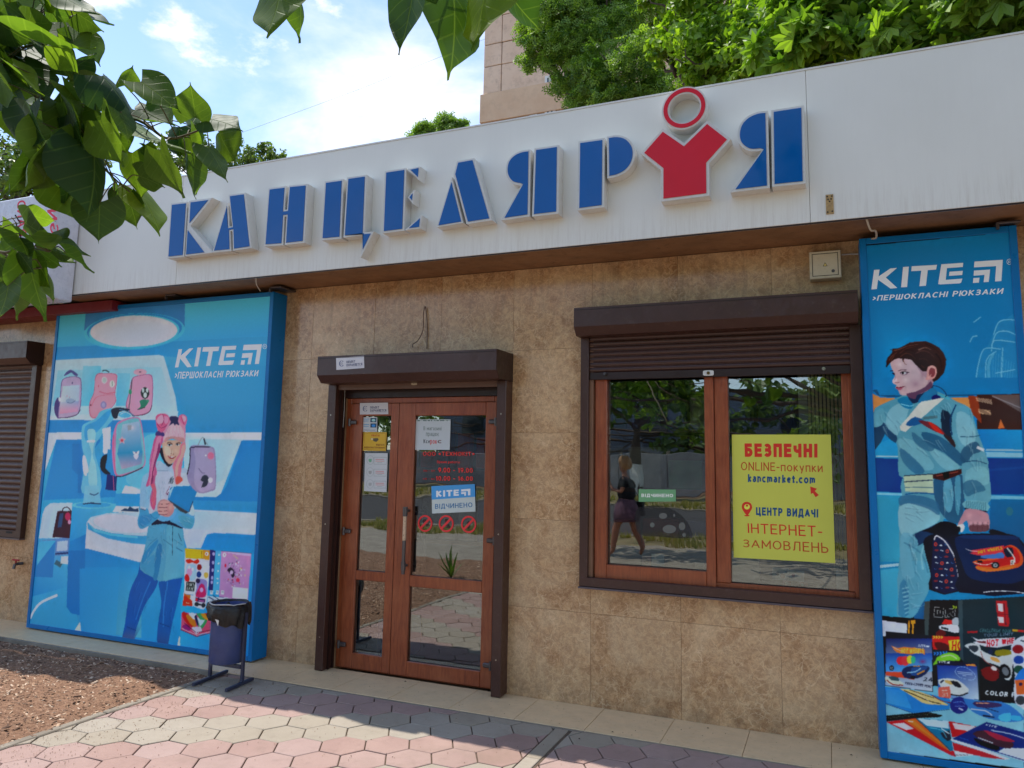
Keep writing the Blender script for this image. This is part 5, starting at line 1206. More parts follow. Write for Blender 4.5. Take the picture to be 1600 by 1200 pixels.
# top shelf niche
a.p(A, [308, 928, 880, 900, 902, 906, 912, 935, 968, 1130, 985, 1260, 268, 1262], (176, 206, 218)); a.quad(A, (320, 985, 890, 965, 950, 1180, 290, 1180), ((150, 202, 220), (160, 204, 220), (176, 206, 216), (140, 198, 222)), 4, 3)
a.quad(A, (460, 960, 560, 960, 520, 1180, 440, 1180), ((140, 200, 220), (120, 196, 222), (100, 190, 222), (130, 196, 222)), 2, 2); a.quad(A, (650, 1000, 720, 1000, 700, 1180, 640, 1180), ((130, 196, 220), (140, 200, 220), (120, 192, 222), (96, 186, 222)), 2, 2)
a.quad(Bq, (272, 175, 985, 150, 970, 198, 270, 202), ((190, 210, 218), (180, 204, 214), (184, 202, 212), (196, 210, 216)))
a.p(Bq, [270, 200, 975, 198, 960, 268, 262, 268], (52, 150, 204))
# middle niche left
a.p(Bq, [262, 268, 450, 266, 450, 306, 312, 308, 250, 480, 252, 400], (196, 208, 220)); a.quad(Bq, (312, 308, 700, 306, 700, 620, 240, 640), ((42, 146, 204), (40, 144, 202), (44, 150, 206), (48, 154, 210)), 2, 3)
a.p(Bq, [400, 330, 450, 330, 452, 600, 430, 600, 430, 500, 398, 470], (40, 138, 198))
a.quad(Bq, (640, 268, 1010, 268, 1010, 620, 640, 620), ((70, 170, 212), (84, 184, 216), (120, 196, 218), (90, 188, 218)), 3, 3)
a.quad(Bq, (1010, 268, 1455, 268, 1455, 310, 1005, 306), ((196, 208, 218), (200, 210, 220), (196, 208, 218), (180, 206, 216)))
a.p(Bq, [1010, 300, 1340, 308, 1320, 340, 1235, 560, 1215, 610, 1190, 624, 1020, 620], (184, 208, 218)); a.quad(Bq, (1040, 306, 1330, 306, 1250, 520, 1060, 600), ((158, 202, 218), (176, 206, 218), (172, 204, 216), (166, 204, 216)), 3, 3)
a.p(Bq, [1330, 312, 1458, 309, 1455, 700, 1060, 696, 1020, 622, 1190, 625, 1222, 600, 1250, 560], (44, 144, 202)); a.p(Bq, [1050, 640, 1458, 650, 1456, 706, 1050, 696], (60, 158, 206))
a.p(Bq, [640, 604, 1030, 604, 1030, 668, 620, 668], (60, 164, 212)); a.p(Bq, [690, 560, 790, 575, 790, 606, 670, 604], (208, 216, 222)); a.p(Bq, [790, 300, 880, 300, 870, 580, 720, 560, 700, 500, 790, 440], (120, 196, 218), 3, .8)
# lower left niche and boxes
a.p(Bq, [250, 680, 280, 656, 400, 654, 400, 870, 300, 860, 212, 870, 235, 720], (180, 204, 220)); a.quad(Bq, (212, 850, 410, 850, 400, 1000, 200, 1000), ((80, 176, 216), (150, 200, 218), (80, 170, 214), (60, 160, 210)), 2, 2)
a.quad(Bq, (200, 990, 400, 990, 380, 1200, 170, 1200), ((64, 166, 212), (80, 180, 218), (56, 164, 212), (40, 150, 206)), 2, 2)
a.p(Bq, [210, 870, 308, 862, 292, 1066, 190, 1062], (52, 142, 200)); a.p(Bq, [212, 870, 310, 862, 204, 1000], (84, 182, 218)); a.p(Bq, [212, 864, 360, 846, 385, 852, 384, 940, 304, 946, 308, 862], (104, 148, 196)); a.p(Bq, [318, 868, 376, 862, 372, 918, 312, 922], (176, 196, 220)); a.line(Bq, [306, 936, 384, 930], 8, (40, 70, 120)); a.line(Bq, [306, 980, 340, 1000], 26, (70, 120, 140)); a.p(Bq, [338, 950, 382, 948, 380, 992, 334, 990], (196, 212, 220))
a.p(Bq, [318, 700, 398, 700, 398, 850, 290, 844], (72, 36, 66)); a.p(Bq, [330, 712, 352, 712, 340, 790, 318, 790], (60, 90, 130)); a.ell(Bq, 375, 730, 16, 22, (180, 60, 110)); a.ell(Bq, 384, 760, 9, 12, (220, 150, 180)); a.line(Bq, [345, 702, 352, 684, 375, 680, 392, 700], 5, (50, 44, 60), 4)
# shelf strip right lower
a.p(Bq, [1020, 690, 1425, 712, 1420, 832, 1180, 820, 1140, 830, 1108, 905, 1030, 905, 1000, 800], (190, 204, 218)); a.quad(Bq, (1060, 700, 1420, 714, 1416, 828, 1060, 800), ((164, 202, 216), (196, 208, 220), (198, 210, 220), (182, 204, 216)), 3, 2)
a.p(Bq, [1160, 824, 1420, 834, 1415, 930, 1110, 905, 1132, 846], (44, 152, 208))
# pedestals
a.quad(Bq, (400, 660, 640, 660, 640, 870, 384, 870), ((66, 170, 214), (104, 192, 220), (84, 182, 218), (44, 154, 208)), 4, 2); a.ell(Bq, 515, 668, 120, 20, (104, 192, 222)); a.ell(Bq, 515, 666, 96, 14, (70, 172, 214))
a.quad(Bq, (384, 868, 490, 820, 480, 1200, 366, 1200), ((40, 146, 204), (36, 140, 200), (36, 150, 206), (46, 158, 212)), 1, 3)
a.p(Bq, [480, 760, 500, 738, 590, 712, 760, 706, 880, 720, 880, 1000, 800, 1006, 660, 990, 530, 950, 470, 905], (196, 206, 218))
a.p(Bq, [490, 745, 560, 720, 660, 708, 790, 708, 850, 730, 850, 830, 720, 830, 560, 800], (180, 204, 220), 3); a.ell(Bq, 680, 770, 165, 50, (200, 206, 220), rot=.1)
a.p(Bq, [482, 760, 520, 795, 620, 822, 760, 836, 860, 838, 860, 888, 740, 880, 590, 850, 486, 800], (72, 168, 208)); a.p(Bq, [484, 762, 520, 797, 620, 824, 760, 838, 760, 850, 620, 838, 520, 812], (110, 194, 222))
a.p(Bq, [640, 672, 770, 676, 770, 708, 620, 706], (204, 212, 220)); a.p(Bq, [665, 700, 690, 684, 706, 690, 716, 674, 740, 690, 764, 684, 764, 706], (44, 86, 120))
# big drum lower body
a.quad(Bq, (474, 905, 840, 1000, 800, 1200, 470, 1200), ((40, 146, 204), (52, 164, 212), (44, 160, 212), (36, 148, 206)), 3, 3)
a.quad(Cq, (160, 250, 780, 90, 700, 520, 150, 440), ((70, 176, 216), (54, 164, 212), (60, 168, 210), (64, 160, 196)), 6, 5)
a.quad(Cq, (370, 90, 780, 96, 780, 480, 440, 470), ((34, 148, 206), (52, 164, 212), (90, 176, 200), (70, 160, 200)), 4, 5)
a.p(Cq, [378, 0, 470, 0, 468, 340, 445, 358, 392, 345, 368, 310], (30, 132, 194)); a.quad(Cq, (440, 100, 660, 90, 640, 470, 440, 440), ((38, 152, 208), (48, 162, 212), (72, 170, 208), (56, 156, 204)), 3, 4)
a.quad(Cq, (160, 400, 1100, 560, 1100, 600, 150, 450), ((96, 156, 176), (100, 164, 190), (52, 120, 172), (70, 120, 160)), 6, 1, (0, 0, .6, .6))
a.line(Cq, [168, 375, 190, 330, 230, 285, 318, 245], 10, (210, 232, 240), 5, 1, 14); a.p(Cq, [442, 392, 446, 468, 410, 462], (206, 206, 200)); a.p(Cq, [988, 470, 1010, 500, 1020, 552, 976, 545], (206, 206, 200), 0)
a.quad(Cq, (1000, 90, 1400, 20, 1385, 630, 990, 560), ((52, 176, 224), (46, 166, 220), (20, 140, 204), (60, 170, 212)), 3, 5)
a.p(Bq, [1415, 900, 1440, 720, 1470, 268, 1490, 300, 1440, 1200, 1395, 1200], (40, 160, 216))
# school bags on top shelf
def pack(pts, c, edge, w=7):
    a.p(S, pts, edge, 4); cx = sum(pts[::2]) / (len(pts) / 2); cy = sum(pts[1::2]) / (len(pts) / 2)
    a.p(S, [v for i in range(0, len(pts), 2) for v in (cx + (pts[i] - cx) * .94, cy + (pts[i + 1] - cy) * .97)], c, 4)
a.p(S, [300, 165, 330, 125, 370, 110, 420, 140, 432, 165, 400, 160, 370, 135, 330, 155], (96, 96, 150), 3)
a.p(S, [250, 370, 215, 420, 212, 500, 240, 560, 262, 540], (96, 84, 140), 3); pack([300, 190, 380, 170, 440, 178, 465, 220, 462, 400, 445, 500, 400, 540, 270, 562, 245, 540, 262, 380, 275, 240], (186, 170, 196), (128, 100, 150))
a.quad(S, (290, 260, 448, 250, 440, 400, 268, 410), ((190, 206, 210), (180, 196, 212), (176, 192, 206), (196, 200, 206)), 2, 2); a.quad(S, (268, 410, 440, 400, 430, 500, 262, 520), ((186, 194, 206), (150, 170, 200), (214, 160, 188), (226, 150, 176)), 2, 2); a.ell(S, 360, 400, 42, 24, (160, 176, 196)); a.line(S, [330, 412, 370, 420, 410, 396], 5, (110, 120, 160), 3); a.ell(S, 380, 232, 7, 10, (110, 100, 140)); a.ell(S, 262, 385, 12, 20, (236, 214, 224)); a.ell(S, 330, 355, 4, 5, (200, 120, 150)); a.ell(S, 355, 365, 4, 5, (200, 120, 150))
a.line(S, [660, 120, 690, 112, 725, 132], 10, (60, 90, 100), 3); pack([600, 160, 680, 140, 790, 150, 798, 220, 780, 330, 790, 400, 740, 470, 640, 520, 600, 560, 545, 540, 540, 420, 580, 320], (232, 158, 176), (196, 120, 146))
a.line(S, [630, 310, 700, 330, 785, 318], 9, (206, 120, 140), 4); a.line(S, [560, 450, 600, 370, 680, 345, 780, 340], 6, (208, 126, 146), 4); a.ell(S, 680, 205, 27, 33, (212, 196, 200)); a.ell(S, 680, 205, 18, 23, (184, 190, 186)); a.ell(S, 752, 240, 25, 33, (214, 204, 200)); a.line(S, [752, 215, 754, 262], 6, (120, 150, 140)); a.ell(S, 672, 437, 28, 34, (158, 146, 186)); a.ell(S, 672, 437, 15, 20, (178, 170, 200)); a.ell(S, 625, 262, 6, 12, (200, 120, 140)); a.ell(S, 552, 438, 6, 8, (100, 60, 80))
a.ell(S, 1015, 130, 62, 30, (222, 172, 186)); pack([940, 190, 1010, 160, 1100, 150, 1132, 190, 1134, 330, 1125, 450, 1090, 510, 960, 540, 915, 500, 880, 440, 910, 320], (232, 160, 184), (180, 110, 150)); a.line(S, [940, 200, 925, 330, 910, 470], 7, (60, 96, 100), 3); a.ell(S, 922, 315, 14, 24, (70, 160, 130)); a.ell(S, 1015, 128, 12, 6, (120, 90, 110))
a.ell(S, 1060, 325, 40, 54, (60, 66, 66)); a.ell(S, 1042, 300, 12, 22, (200, 208, 206)); a.ell(S, 1080, 300, 12, 22, (200, 208, 206)); a.ell(S, 1062, 345, 17, 26, (206, 212, 210)); a.p(S, [1010, 400, 1060, 385, 1090, 405, 1075, 440, 1040, 470, 990, 480, 1020, 450], (70, 140, 120), 3); a.line(S, [990, 482, 1030, 470, 1060, 460], 6, (70, 60, 70)); a.ell(S, 1085, 400, 12, 14, (90, 160, 136))
a.line(S, [262, 558, 330, 556, 420, 530, 455, 480], 5, (70, 60, 90), 4); a.line(S, [940, 540, 1040, 530, 1100, 500, 1125, 440], 5, (80, 60, 80), 4)
# glass mannequin
a.p(S, [470, 640, 520, 600, 600, 560, 640, 500, 720, 470, 760, 480, 770, 560, 720, 620, 680, 680, 640, 740, 600, 800, 590, 880, 610, 960, 640, 1060, 640, 1260, 470, 1260, 480, 1100, 500, 960, 480, 880, 466, 780], (112, 190, 218), 3)
a.p(S, [500, 640, 600, 590, 700, 500, 745, 490, 700, 590, 600, 700, 540, 760, 500, 760], (74, 168, 212), 3); a.p(S, [520, 680, 560, 660, 600, 700, 570, 900, 600, 1000, 610, 1200, 540, 1200, 530, 1050, 560, 900, 530, 780], (150, 206, 222), 3); a.p(S, [660, 660, 740, 640, 735, 880, 680, 900, 665, 880], (206, 216, 222)); a.p(S, [590, 850, 640, 780, 665, 700, 665, 900, 640, 940, 640, 1050, 610, 960], (70, 170, 212), 3); a.ell(S, 568, 776, 28, 12, (212, 222, 228)); a.p(S, [478, 920, 495, 925, 515, 1080, 500, 1100, 480, 1050], (214, 222, 228), 3)
a.ell(Bq, 508, 600, 46, 55, (170, 208, 224), a2=.1, c2=(100, 190, 220)); a.p(Bq, [470, 560, 545, 560, 558, 655, 458, 662], (130, 196, 220), 0, .8); a.line(Bq, [458, 662, 500, 656, 558, 660], 6, (36, 70, 110)); a.line(Bq, [495, 604, 520, 612, 545, 600], 6, (60, 110, 150), 3); a.line(Bq, [480, 316, 520, 318], 12, (214, 222, 226)); a.p(Bq, [455, 420, 470, 395, 490, 480, 465, 490], (206, 218, 226), 3)
# bag on mannequin
a.p(S, [745, 480, 800, 460, 880, 470, 920, 478, 900, 492, 820, 500, 800, 560, 765, 560, 748, 520], (30, 50, 80), 2); a.line(S, [820, 480, 900, 500, 960, 545], 10, (70, 130, 160), 3); a.ell(S, 870, 530, 60, 28, (100, 180, 210)); a.line(S, [830, 525, 880, 505, 930, 530], 5, (230, 236, 236), 3)
a.p(S, [640, 980, 660, 920, 710, 900, 700, 960, 690, 1030, 740, 1080, 700, 1090, 650, 1050], (26, 40, 66), 2); a.p(S, [710, 850, 750, 860, 755, 1080, 700, 1040], (56, 150, 200)); a.p(S, [705, 1080, 800, 1110, 790, 1240, 690, 1230], (24, 60, 130)); a.line(S, [762, 1100, 770, 1240], 7, (190, 110, 150)); a.line(S, [790, 1110, 790, 1200], 6, (60, 90, 140))
a.p(S, [790, 620, 830, 585, 900, 560, 980, 550, 1020, 580, 1045, 720, 1062, 900, 1060, 1000, 1000, 1050, 850, 1100, 790, 1100, 765, 1040, 750, 860, 760, 720], (196, 140, 178), 4); a.p(S, [800, 630, 840, 600, 910, 572, 980, 562, 1010, 590, 1036, 720, 1056, 900, 1050, 990, 1000, 1035, 850, 1085, 800, 1085, 785, 1020, 785, 860, 790, 720], (130, 190, 200), 4)
a.quad(S, (850, 620, 1005, 590, 1035, 880, 800, 900), ((176, 196, 210), (168, 188, 210), (56, 160, 196), (44, 150, 190)), 4, 5); a.quad(S, (800, 890, 1040, 870, 1030, 990, 840, 1040), ((44, 152, 190), (60, 158, 196), (150, 160, 190), (184, 170, 190)), 4, 3); a.ell(S, 940, 650, 60, 50, (214, 206, 222), (150, 186, 206), a=.9, a2=0); a.p(S, [895, 630, 935, 626, 930, 670, 900, 676], (160, 168, 176))
a.line(S, [790, 1105, 850, 1104, 960, 1060, 1040, 1020], 8, (30, 60, 80), 3); a.line(S, [765, 720, 762, 860, 780, 1040, 795, 1096], 8, (206, 110, 150), 3)
def star(T, x, y, r, c, n=5):
    a.p(T, [v for i in range(2 * n) for v in (x + (r if i % 2 == 0 else r * .45) * sin(pi * i / n), y - (r if i % 2 == 0 else r * .45) * cos(pi * i / n))], c)
star(S, 845, 768, 40, (224, 180, 190)); star(S, 845, 770, 20, (200, 90, 110)); a.p(S, [945, 870, 975, 880, 1005, 865, 1000, 900, 975, 912, 955, 898], (210, 216, 220), 2); a.p(S, [950, 912, 976, 904, 1002, 912, 978, 950], (216, 204, 222), 2); a.ell(S, 976, 884, 7, 7, (120, 120, 160))
# girl: jacket, trousers
a.p(Cq, [785, 50, 870, 110, 862, 200, 800, 300, 755, 420, 730, 500, 675, 498, 690, 400, 715, 230, 760, 130], (22, 104, 178), 3); a.p(Cq, [880, 150, 1005, 100, 985, 250, 950, 400, 935, 470, 920, 540, 868, 528, 872, 400, 890, 280], (24, 108, 180), 3)
a.quad(Cq, (720, 380, 790, 400, 740, 505, 672, 498), ((24, 100, 172), (30, 110, 180), (84, 110, 150), (80, 106, 146)), 1, 2, (0, 0, .9, .9)); a.quad(Cq, (872, 380, 955, 390, 925, 540, 866, 528), ((24, 100, 172), (30, 110, 180), (60, 100, 150), (60, 96, 146)), 1, 2, (0, 0, .8, .8))
a.line(Cq, [830, 170, 790, 260, 750, 380], 7, (44, 128, 196), 3); a.line(Cq, [925, 170, 905, 300, 900, 420], 7, (50, 136, 200), 3); a.line(Cq, [700, 420, 750, 440], 5, (16, 84, 150), 0); a.line(Cq, [880, 400, 935, 420], 5, (16, 84, 150), 0)
a.p(Hh, [365, 690, 470, 665, 620, 670, 720, 700, 815, 730, 835, 860, 850, 1010, 858, 1150, 860, 1360, 700, 1410, 520, 1440, 450, 1400, 250, 1280, 290, 1080, 330, 900], (92, 168, 196), 3)
a.p(Hh, [620, 690, 800, 730, 830, 880, 850, 1080, 858, 1330, 690, 1400, 560, 1430, 590, 1200, 600, 900], (104, 178, 200), 3); a.p(Hh, [480, 960, 540, 960, 520, 1200, 470, 1420, 420, 1390, 440, 1200], (52, 140, 184), 3)
a.p(Hh, [280, 1100, 360, 1000, 480, 880, 470, 960, 330, 1160, 270, 1230], (60, 150, 192), 3); a.p(Hh, [260, 1260, 300, 1180, 440, 1080, 440, 1200, 420, 1380], (76, 160, 196), 2)
a.line(Hh, [684, 700, 680, 1100], 8, (40, 92, 120)); a.line(Hh, [560, 880, 670, 960], 6, (50, 116, 150)); a.line(Hh, [730, 990, 820, 1040], 8, (44, 110, 146)); a.line(Hh, [760, 800, 800, 900], 7, (36, 90, 124)); a.line(Hh, [700, 880, 820, 960], 6, (60, 130, 160)); a.line(Hh, [350, 850, 430, 850, 432, 890, 350, 890], 5, (60, 150, 190), closed=True); a.line(Hh, [480, 860, 360, 960, 300, 1080], 5, (60, 130, 170), 3); a.line(Hh, [540, 700, 530, 850, 560, 960], 4, (70, 140, 170), 3)
a.p(Hh, [400, 690, 430, 640, 520, 590, 640, 600, 740, 650, 815, 715, 800, 735, 700, 700, 560, 670], (30, 42, 78), 2)
# sweater
a.p(G, [415, 850, 460, 830, 560, 900, 640, 890, 700, 960, 820, 930, 900, 1040, 930, 1300, 900, 1560, 560, 1700, 380, 1650, 260, 1500, 300, 1300, 240, 1180, 300, 1050, 400, 950], (178, 190, 206), 2)
a.p(Hh, [300, 20, 420, -20, 440, 200, 400, 380, 340, 480, 250, 470, 250, 250, 270, 100], (150, 190, 214), 3); a.p(Hh, [440, 0, 640, -30, 690, 30, 660, 160, 620, 280, 620, 360, 520, 370, 470, 420, 430, 540, 380, 600, 370, 420, 420, 200], (190, 194, 208), 2)
a.p(Hh, [640, 80, 760, 0, 900, 0, 920, 130, 700, 170], (190, 196, 206), 2); a.text(Hh, 'Nis', (625, 135, 680, 140, 715, 30, 660, 50), (44, 60, 80), .02); a.text(Hh, 'i2', (590, 270, 620, 290, 700, 190, 640, 170), (120, 60, 100))
# sleeves
a.p(Hh, [240, 440, 350, 470, 380, 540, 470, 500, 520, 570, 440, 640, 360, 700, 270, 740, 225, 700, 215, 620, 240, 530], (84, 164, 200), 3); a.p(Hh, [260, 560, 380, 560, 400, 620, 330, 690, 260, 700, 235, 640], (72, 152, 196), 3); a.line(Hh, [380, 540, 440, 600, 480, 580], 6, (44, 120, 168), 3); a.line(Hh, [250, 450, 330, 470], 30, (180, 196, 210)); a.line(Hh, [255, 470, 320, 488], 12, (90, 110, 140))
a.p(Hh, [640, 620, 700, 480, 760, 470, 880, 530, 965, 520, 975, 640, 950, 720, 900, 742, 810, 720, 720, 670], (96, 170, 204), 3); a.p(Hh, [760, 560, 960, 600, 950, 700, 900, 735, 820, 700], (90, 166, 190), 3, .9); a.p(Hh, [940, 400, 970, 470, 970, 560, 900, 540, 900, 480], (176, 204, 212), 2); a.p(Hh, [510, 560, 640, 580, 700, 480, 740, 520, 660, 620, 560, 640, 505, 620], (110, 176, 212), 2)
# tablet
a.p(Hh, [690, 168, 1045, 152, 905, 515, 860, 530, 620, 350, 650, 200], (40, 142, 194)); a.line(Hh, [690, 166, 1048, 150], 12, (190, 214, 226)); a.p(Hh, [620, 345, 870, 500, 900, 515, 860, 535, 780, 500, 680, 410], (70, 84, 96)); a.line(Hh, [905, 510, 955, 370], 8, (36, 60, 90)); a.p(Hh, [640, 230, 690, 168, 700, 175, 640, 330], (160, 196, 216))
# hands
a.p(Hh, [505, 370, 560, 345, 620, 360, 680, 420, 705, 470, 680, 540, 620, 580, 540, 560, 490, 520, 480, 440], (196, 148, 150), 3)
for y_, x_ in ((384, 516), (430, 498), (478, 490), (524, 496)): a.ell(Hh, x_ + 60, y_, 66, 20, (214, 168, 164), rot=-.02); a.line(Hh, [x_, y_ + 20, x_ + 60, y_ + 26, x_ + 120, y_ + 16], 6, (120, 60, 84), 3)
a.ell(Hh, 655, 450, 34, 60, (220, 176, 168), (196, 148, 150), rot=.3)
# neck and face
a.p(G, [440, 850, 480, 840, 540, 900, 600, 915, 640, 880, 650, 960, 560, 975, 440, 970, 415, 920], (176, 190, 206), 2); a.line(G, [420, 968, 500, 976, 590, 972], 6, (140, 156, 180), 2); a.p(G, [455, 700, 520, 850, 580, 915, 620, 900, 640, 870, 560, 820, 500, 640], (44, 32, 62), 2)
a.p(G, [505, 560, 640, 530, 760, 560, 760, 640, 745, 720, 700, 800, 650, 860, 605, 880, 570, 860, 530, 800, 505, 700, 495, 620], (206, 170, 152), 4)
a.p(G, [530, 620, 600, 640, 620, 720, 600, 760, 560, 760, 525, 700], (222, 190, 172), 3, .9); a.ell(G, 690, 690, 40, 40, (220, 184, 168), (206, 170, 152), .9, .0); a.ell(G, 640, 700, 18, 50, (226, 196, 178), (212, 178, 160), .9, 0)
a.line(G, [560, 580, 600, 566, 640, 590], 9, (96, 60, 60), 3); a.line(G, [690, 585, 730, 570, 760, 580], 9, (96, 60, 60), 3)
a.ell(G, 600, 602, 34, 14, (232, 226, 226)); a.ell(G, 600, 602, 14, 14, (52, 56, 70)); a.line(G, [566, 598, 600, 586, 638, 602], 6, (50, 30, 40), 3); a.ell(G, 715, 598, 30, 13, (232, 226, 226)); a.ell(G, 712, 598, 13, 13, (52, 56, 70)); a.line(G, [686, 600, 715, 585, 746, 594], 6, (50, 30, 40), 3)
a.ell(G, 622, 728, 9, 7, (150, 96, 90)); a.ell(G, 658, 736, 9, 7, (150, 96, 90)); a.line(G, [636, 640, 630, 700, 620, 725], 5, (186, 146, 132), 3); a.p(G, [570, 755, 600, 765, 660, 772, 690, 768, 650, 802, 600, 796], (164, 60, 66), 3); a.p(G, [585, 764, 640, 775, 672, 774, 630, 786], (232, 222, 220), 2); a.line(G, [600, 822, 630, 830, 655, 820], 5, (184, 140, 128), 3)
# hair
a.p(G, [430, 440, 500, 430, 520, 480, 500, 560, 470, 640, 450, 740, 400, 880, 420, 1000, 390, 1100, 400, 1300, 410, 1400, 380, 1540, 330, 1480, 320, 1360, 350, 1230, 330, 1180, 260, 1200, 300, 1050, 310, 900, 320, 780, 350, 640, 380, 520], (196, 104, 148), 3)
a.p(G, [420, 500, 480, 470, 470, 560, 420, 700, 380, 860, 380, 1000, 340, 1150, 300, 1180, 330, 1000, 340, 860, 370, 700], (222, 140, 170), 3); a.p(G, [450, 560, 460, 700, 400, 860, 370, 980, 360, 1120, 330, 1200, 350, 1000, 380, 850, 420, 700], (150, 66, 118), 3); a.line(G, [360, 620, 340, 760, 320, 900, 330, 1040], 12, (210, 130, 180), 3, .8); a.p(G, [330, 1180, 380, 1160, 410, 1260, 400, 1380, 370, 1500, 340, 1400, 360, 1280], (214, 112, 136), 3)
a.p(G, [760, 600, 820, 560, 832, 650, 815, 720, 790, 830, 770, 960, 760, 1050, 780, 1110, 740, 1160, 690, 1170, 670, 1080, 660, 980, 640, 900, 690, 800, 740, 720], (226, 134, 150), 3); a.p(G, [780, 620, 820, 600, 822, 680, 780, 800, 730, 900, 720, 1020, 690, 1100, 680, 960, 720, 820, 760, 740], (240, 168, 160), 3); a.p(G, [700, 1060, 760, 1060, 790, 1110, 740, 1150, 700, 1170, 690, 1120], (222, 106, 100), 3)
a.p(G, [440, 420, 420, 330, 470, 260, 560, 280, 620, 200, 700, 190, 760, 260, 820, 300, 830, 420, 822, 560, 800, 580, 740, 540, 640, 505, 560, 540, 510, 570, 500, 480], (204, 148, 172), 3)
a.p(G, [540, 440, 600, 330, 640, 290, 700, 300, 740, 310, 790, 380, 812, 440, 810, 560, 770, 560, 700, 530, 640, 510, 560, 540, 520, 570, 515, 500], (226, 178, 186), 3); a.p(G, [540, 500, 640, 480, 800, 500, 805, 560, 760, 560, 640, 512, 560, 545, 522, 568], (196, 140, 136), 2, .8)
for x_, y_, xx, yy in ((620, 330, 570, 520), (660, 320, 640, 500), (700, 320, 720, 520), (740, 340, 780, 540), (600, 350, 540, 540)): a.line(G, [x_, y_, (x_ + xx) / 2 - 6, (y_ + yy) / 2, xx, yy], 8, (206, 150, 170), 3, .8, 3)
a.p(G, [590, 210, 660, 185, 730, 210, 720, 260, 740, 320, 690, 300, 680, 330, 650, 290, 590, 330, 620, 270], (62, 58, 104), 2); a.p(G, [400, 430, 440, 400, 520, 430, 520, 480, 470, 470, 400, 470], (90, 70, 130), 2)
a.p(G, [400, 200, 440, 160, 520, 150, 580, 180, 600, 240, 570, 310, 520, 400, 470, 420, 420, 360, 405, 280], (206, 108, 146), 4); a.p(G, [430, 210, 480, 170, 520, 200, 500, 280, 440, 300, 410, 260], (236, 164, 186), 3); a.p(G, [520, 190, 580, 200, 580, 270, 540, 300, 520, 250], (222, 150, 178), 3); a.line(G, [500, 160, 520, 240, 480, 330], 9, (168, 74, 120), 3); a.line(G, [420, 300, 480, 360, 560, 320], 9, (160, 70, 118), 3)
a.p(G, [730, 200, 780, 160, 840, 190, 850, 250, 830, 320, 800, 310, 760, 270], (212, 120, 156), 4); a.p(G, [780, 180, 830, 200, 830, 260, 800, 260], (238, 170, 190), 3); a.line(G, [770, 200, 790, 260, 810, 310], 8, (160, 74, 120), 3)
# bag beside the girl
a.line(G, [1010, 610, 1040, 540, 1080, 495, 1110, 550, 1150, 600], 14, (150, 170, 180), 3); a.line(G, [1095, 510, 1115, 600], 20, (50, 60, 80)); a.p(Bq, [1048, 350, 1080, 338, 1160, 345, 1186, 380, 1190, 560, 1165, 590, 1100, 602, 1050, 560, 1030, 500, 1046, 430], (158, 150, 182), 3); a.p(Bq, [1072, 352, 1150, 350, 1180, 384, 1184, 556, 1160, 582, 1104, 594, 1070, 540, 1078, 420], (174, 164, 192), 3); a.line(Bq, [1048, 352, 1046, 430, 1032, 500], 5, (50, 44, 70), 3); a.line(Bq, [1050, 350, 1100, 346, 1160, 346], 6, (60, 56, 84), 2); a.ell(Bq, 1162, 396, 18, 20, (216, 132, 160)); a.ell(Bq, 1134, 394, 5, 6, (236, 236, 230)); a.p(Bq, [1125, 500, 1150, 515, 1140, 560, 1110, 570, 1120, 540, 1105, 530], (70, 76, 96), 2); a.ell(Bq, 1160, 530, 13, 15, (210, 206, 220)); a.line(Bq, [1095, 465, 1115, 490, 1130, 490], 4, (120, 110, 150), 3)
# products lower right
a.p(Pp, [68, 122, 358, 145, 360, 370, 330, 640, 300, 800, 165, 800, 40, 790, 60, 560, 62, 430], (202, 200, 206)); a.p(Pp, [68, 124, 280, 140, 276, 248, 75, 240], (232, 186, 44)); a.p(Pp, [280, 140, 358, 146, 350, 262, 276, 248], (226, 154, 56)); a.ell(Pp, 322, 188, 22, 24, (240, 240, 240)); a.ell(Pp, 318, 190, 9, 10, (190, 70, 60)); a.line(Pp, [262, 150, 262, 240, 275, 246], 7, (170, 130, 40))
a.p(Pp, [80, 260, 130, 250, 170, 270, 220, 250, 236, 290, 200, 305, 150, 290, 110, 300, 84, 285], (220, 66, 40), 3); a.p(Pp, [90, 320, 170, 310, 200, 350, 190, 480, 120, 500, 80, 430], (170, 196, 224), 3); a.ell(Pp, 120, 400, 32, 50, (232, 160, 190)); a.ell(Pp, 118, 345, 15, 20, (240, 240, 246)); a.ell(Pp, 158, 370, 14, 22, (236, 240, 246)); a.p(Pp, [66, 450, 90, 420, 122, 470, 112, 510, 70, 505], (206, 46, 56), 2)
a.p(Pp, [86, 515, 186, 520, 176, 628, 76, 618], (40, 46, 50)); a.text(Pp, "FUN'S", (88, 568, 172, 574, 176, 530, 94, 526), (206, 210, 206), .03); a.text(Pp, 'GAME', (84, 612, 166, 618, 172, 580, 90, 574), (206, 210, 206), .03)
a.p(Pp, [45, 740, 60, 650, 110, 700, 150, 740, 155, 800, 40, 795], (222, 68, 40)); a.p(Pp, [60, 660, 130, 665, 120, 720, 90, 690], (236, 120, 40), 2); a.line(Pp, [80, 660, 170, 672], 9, (110, 150, 190)); a.line(Pp, [76, 758, 120, 768], 7, (230, 200, 190))
a.p(Pp, [210, 320, 230, 290, 270, 285, 300, 275, 340, 290, 352, 340, 350, 440, 330, 620, 322, 760, 300, 826, 262, 836, 180, 806, 162, 770, 170, 660, 196, 500], (206, 206, 216), 2); a.ell(Pp, 236, 345, 27, 36, (150, 36, 44)); a.ell(Pp, 230, 430, 28, 36, (30, 80, 140)); a.ell(Pp, 314, 438, 26, 34, (206, 176, 96)); a.ell(Pp, 300, 345, 22, 30, (206, 210, 206))
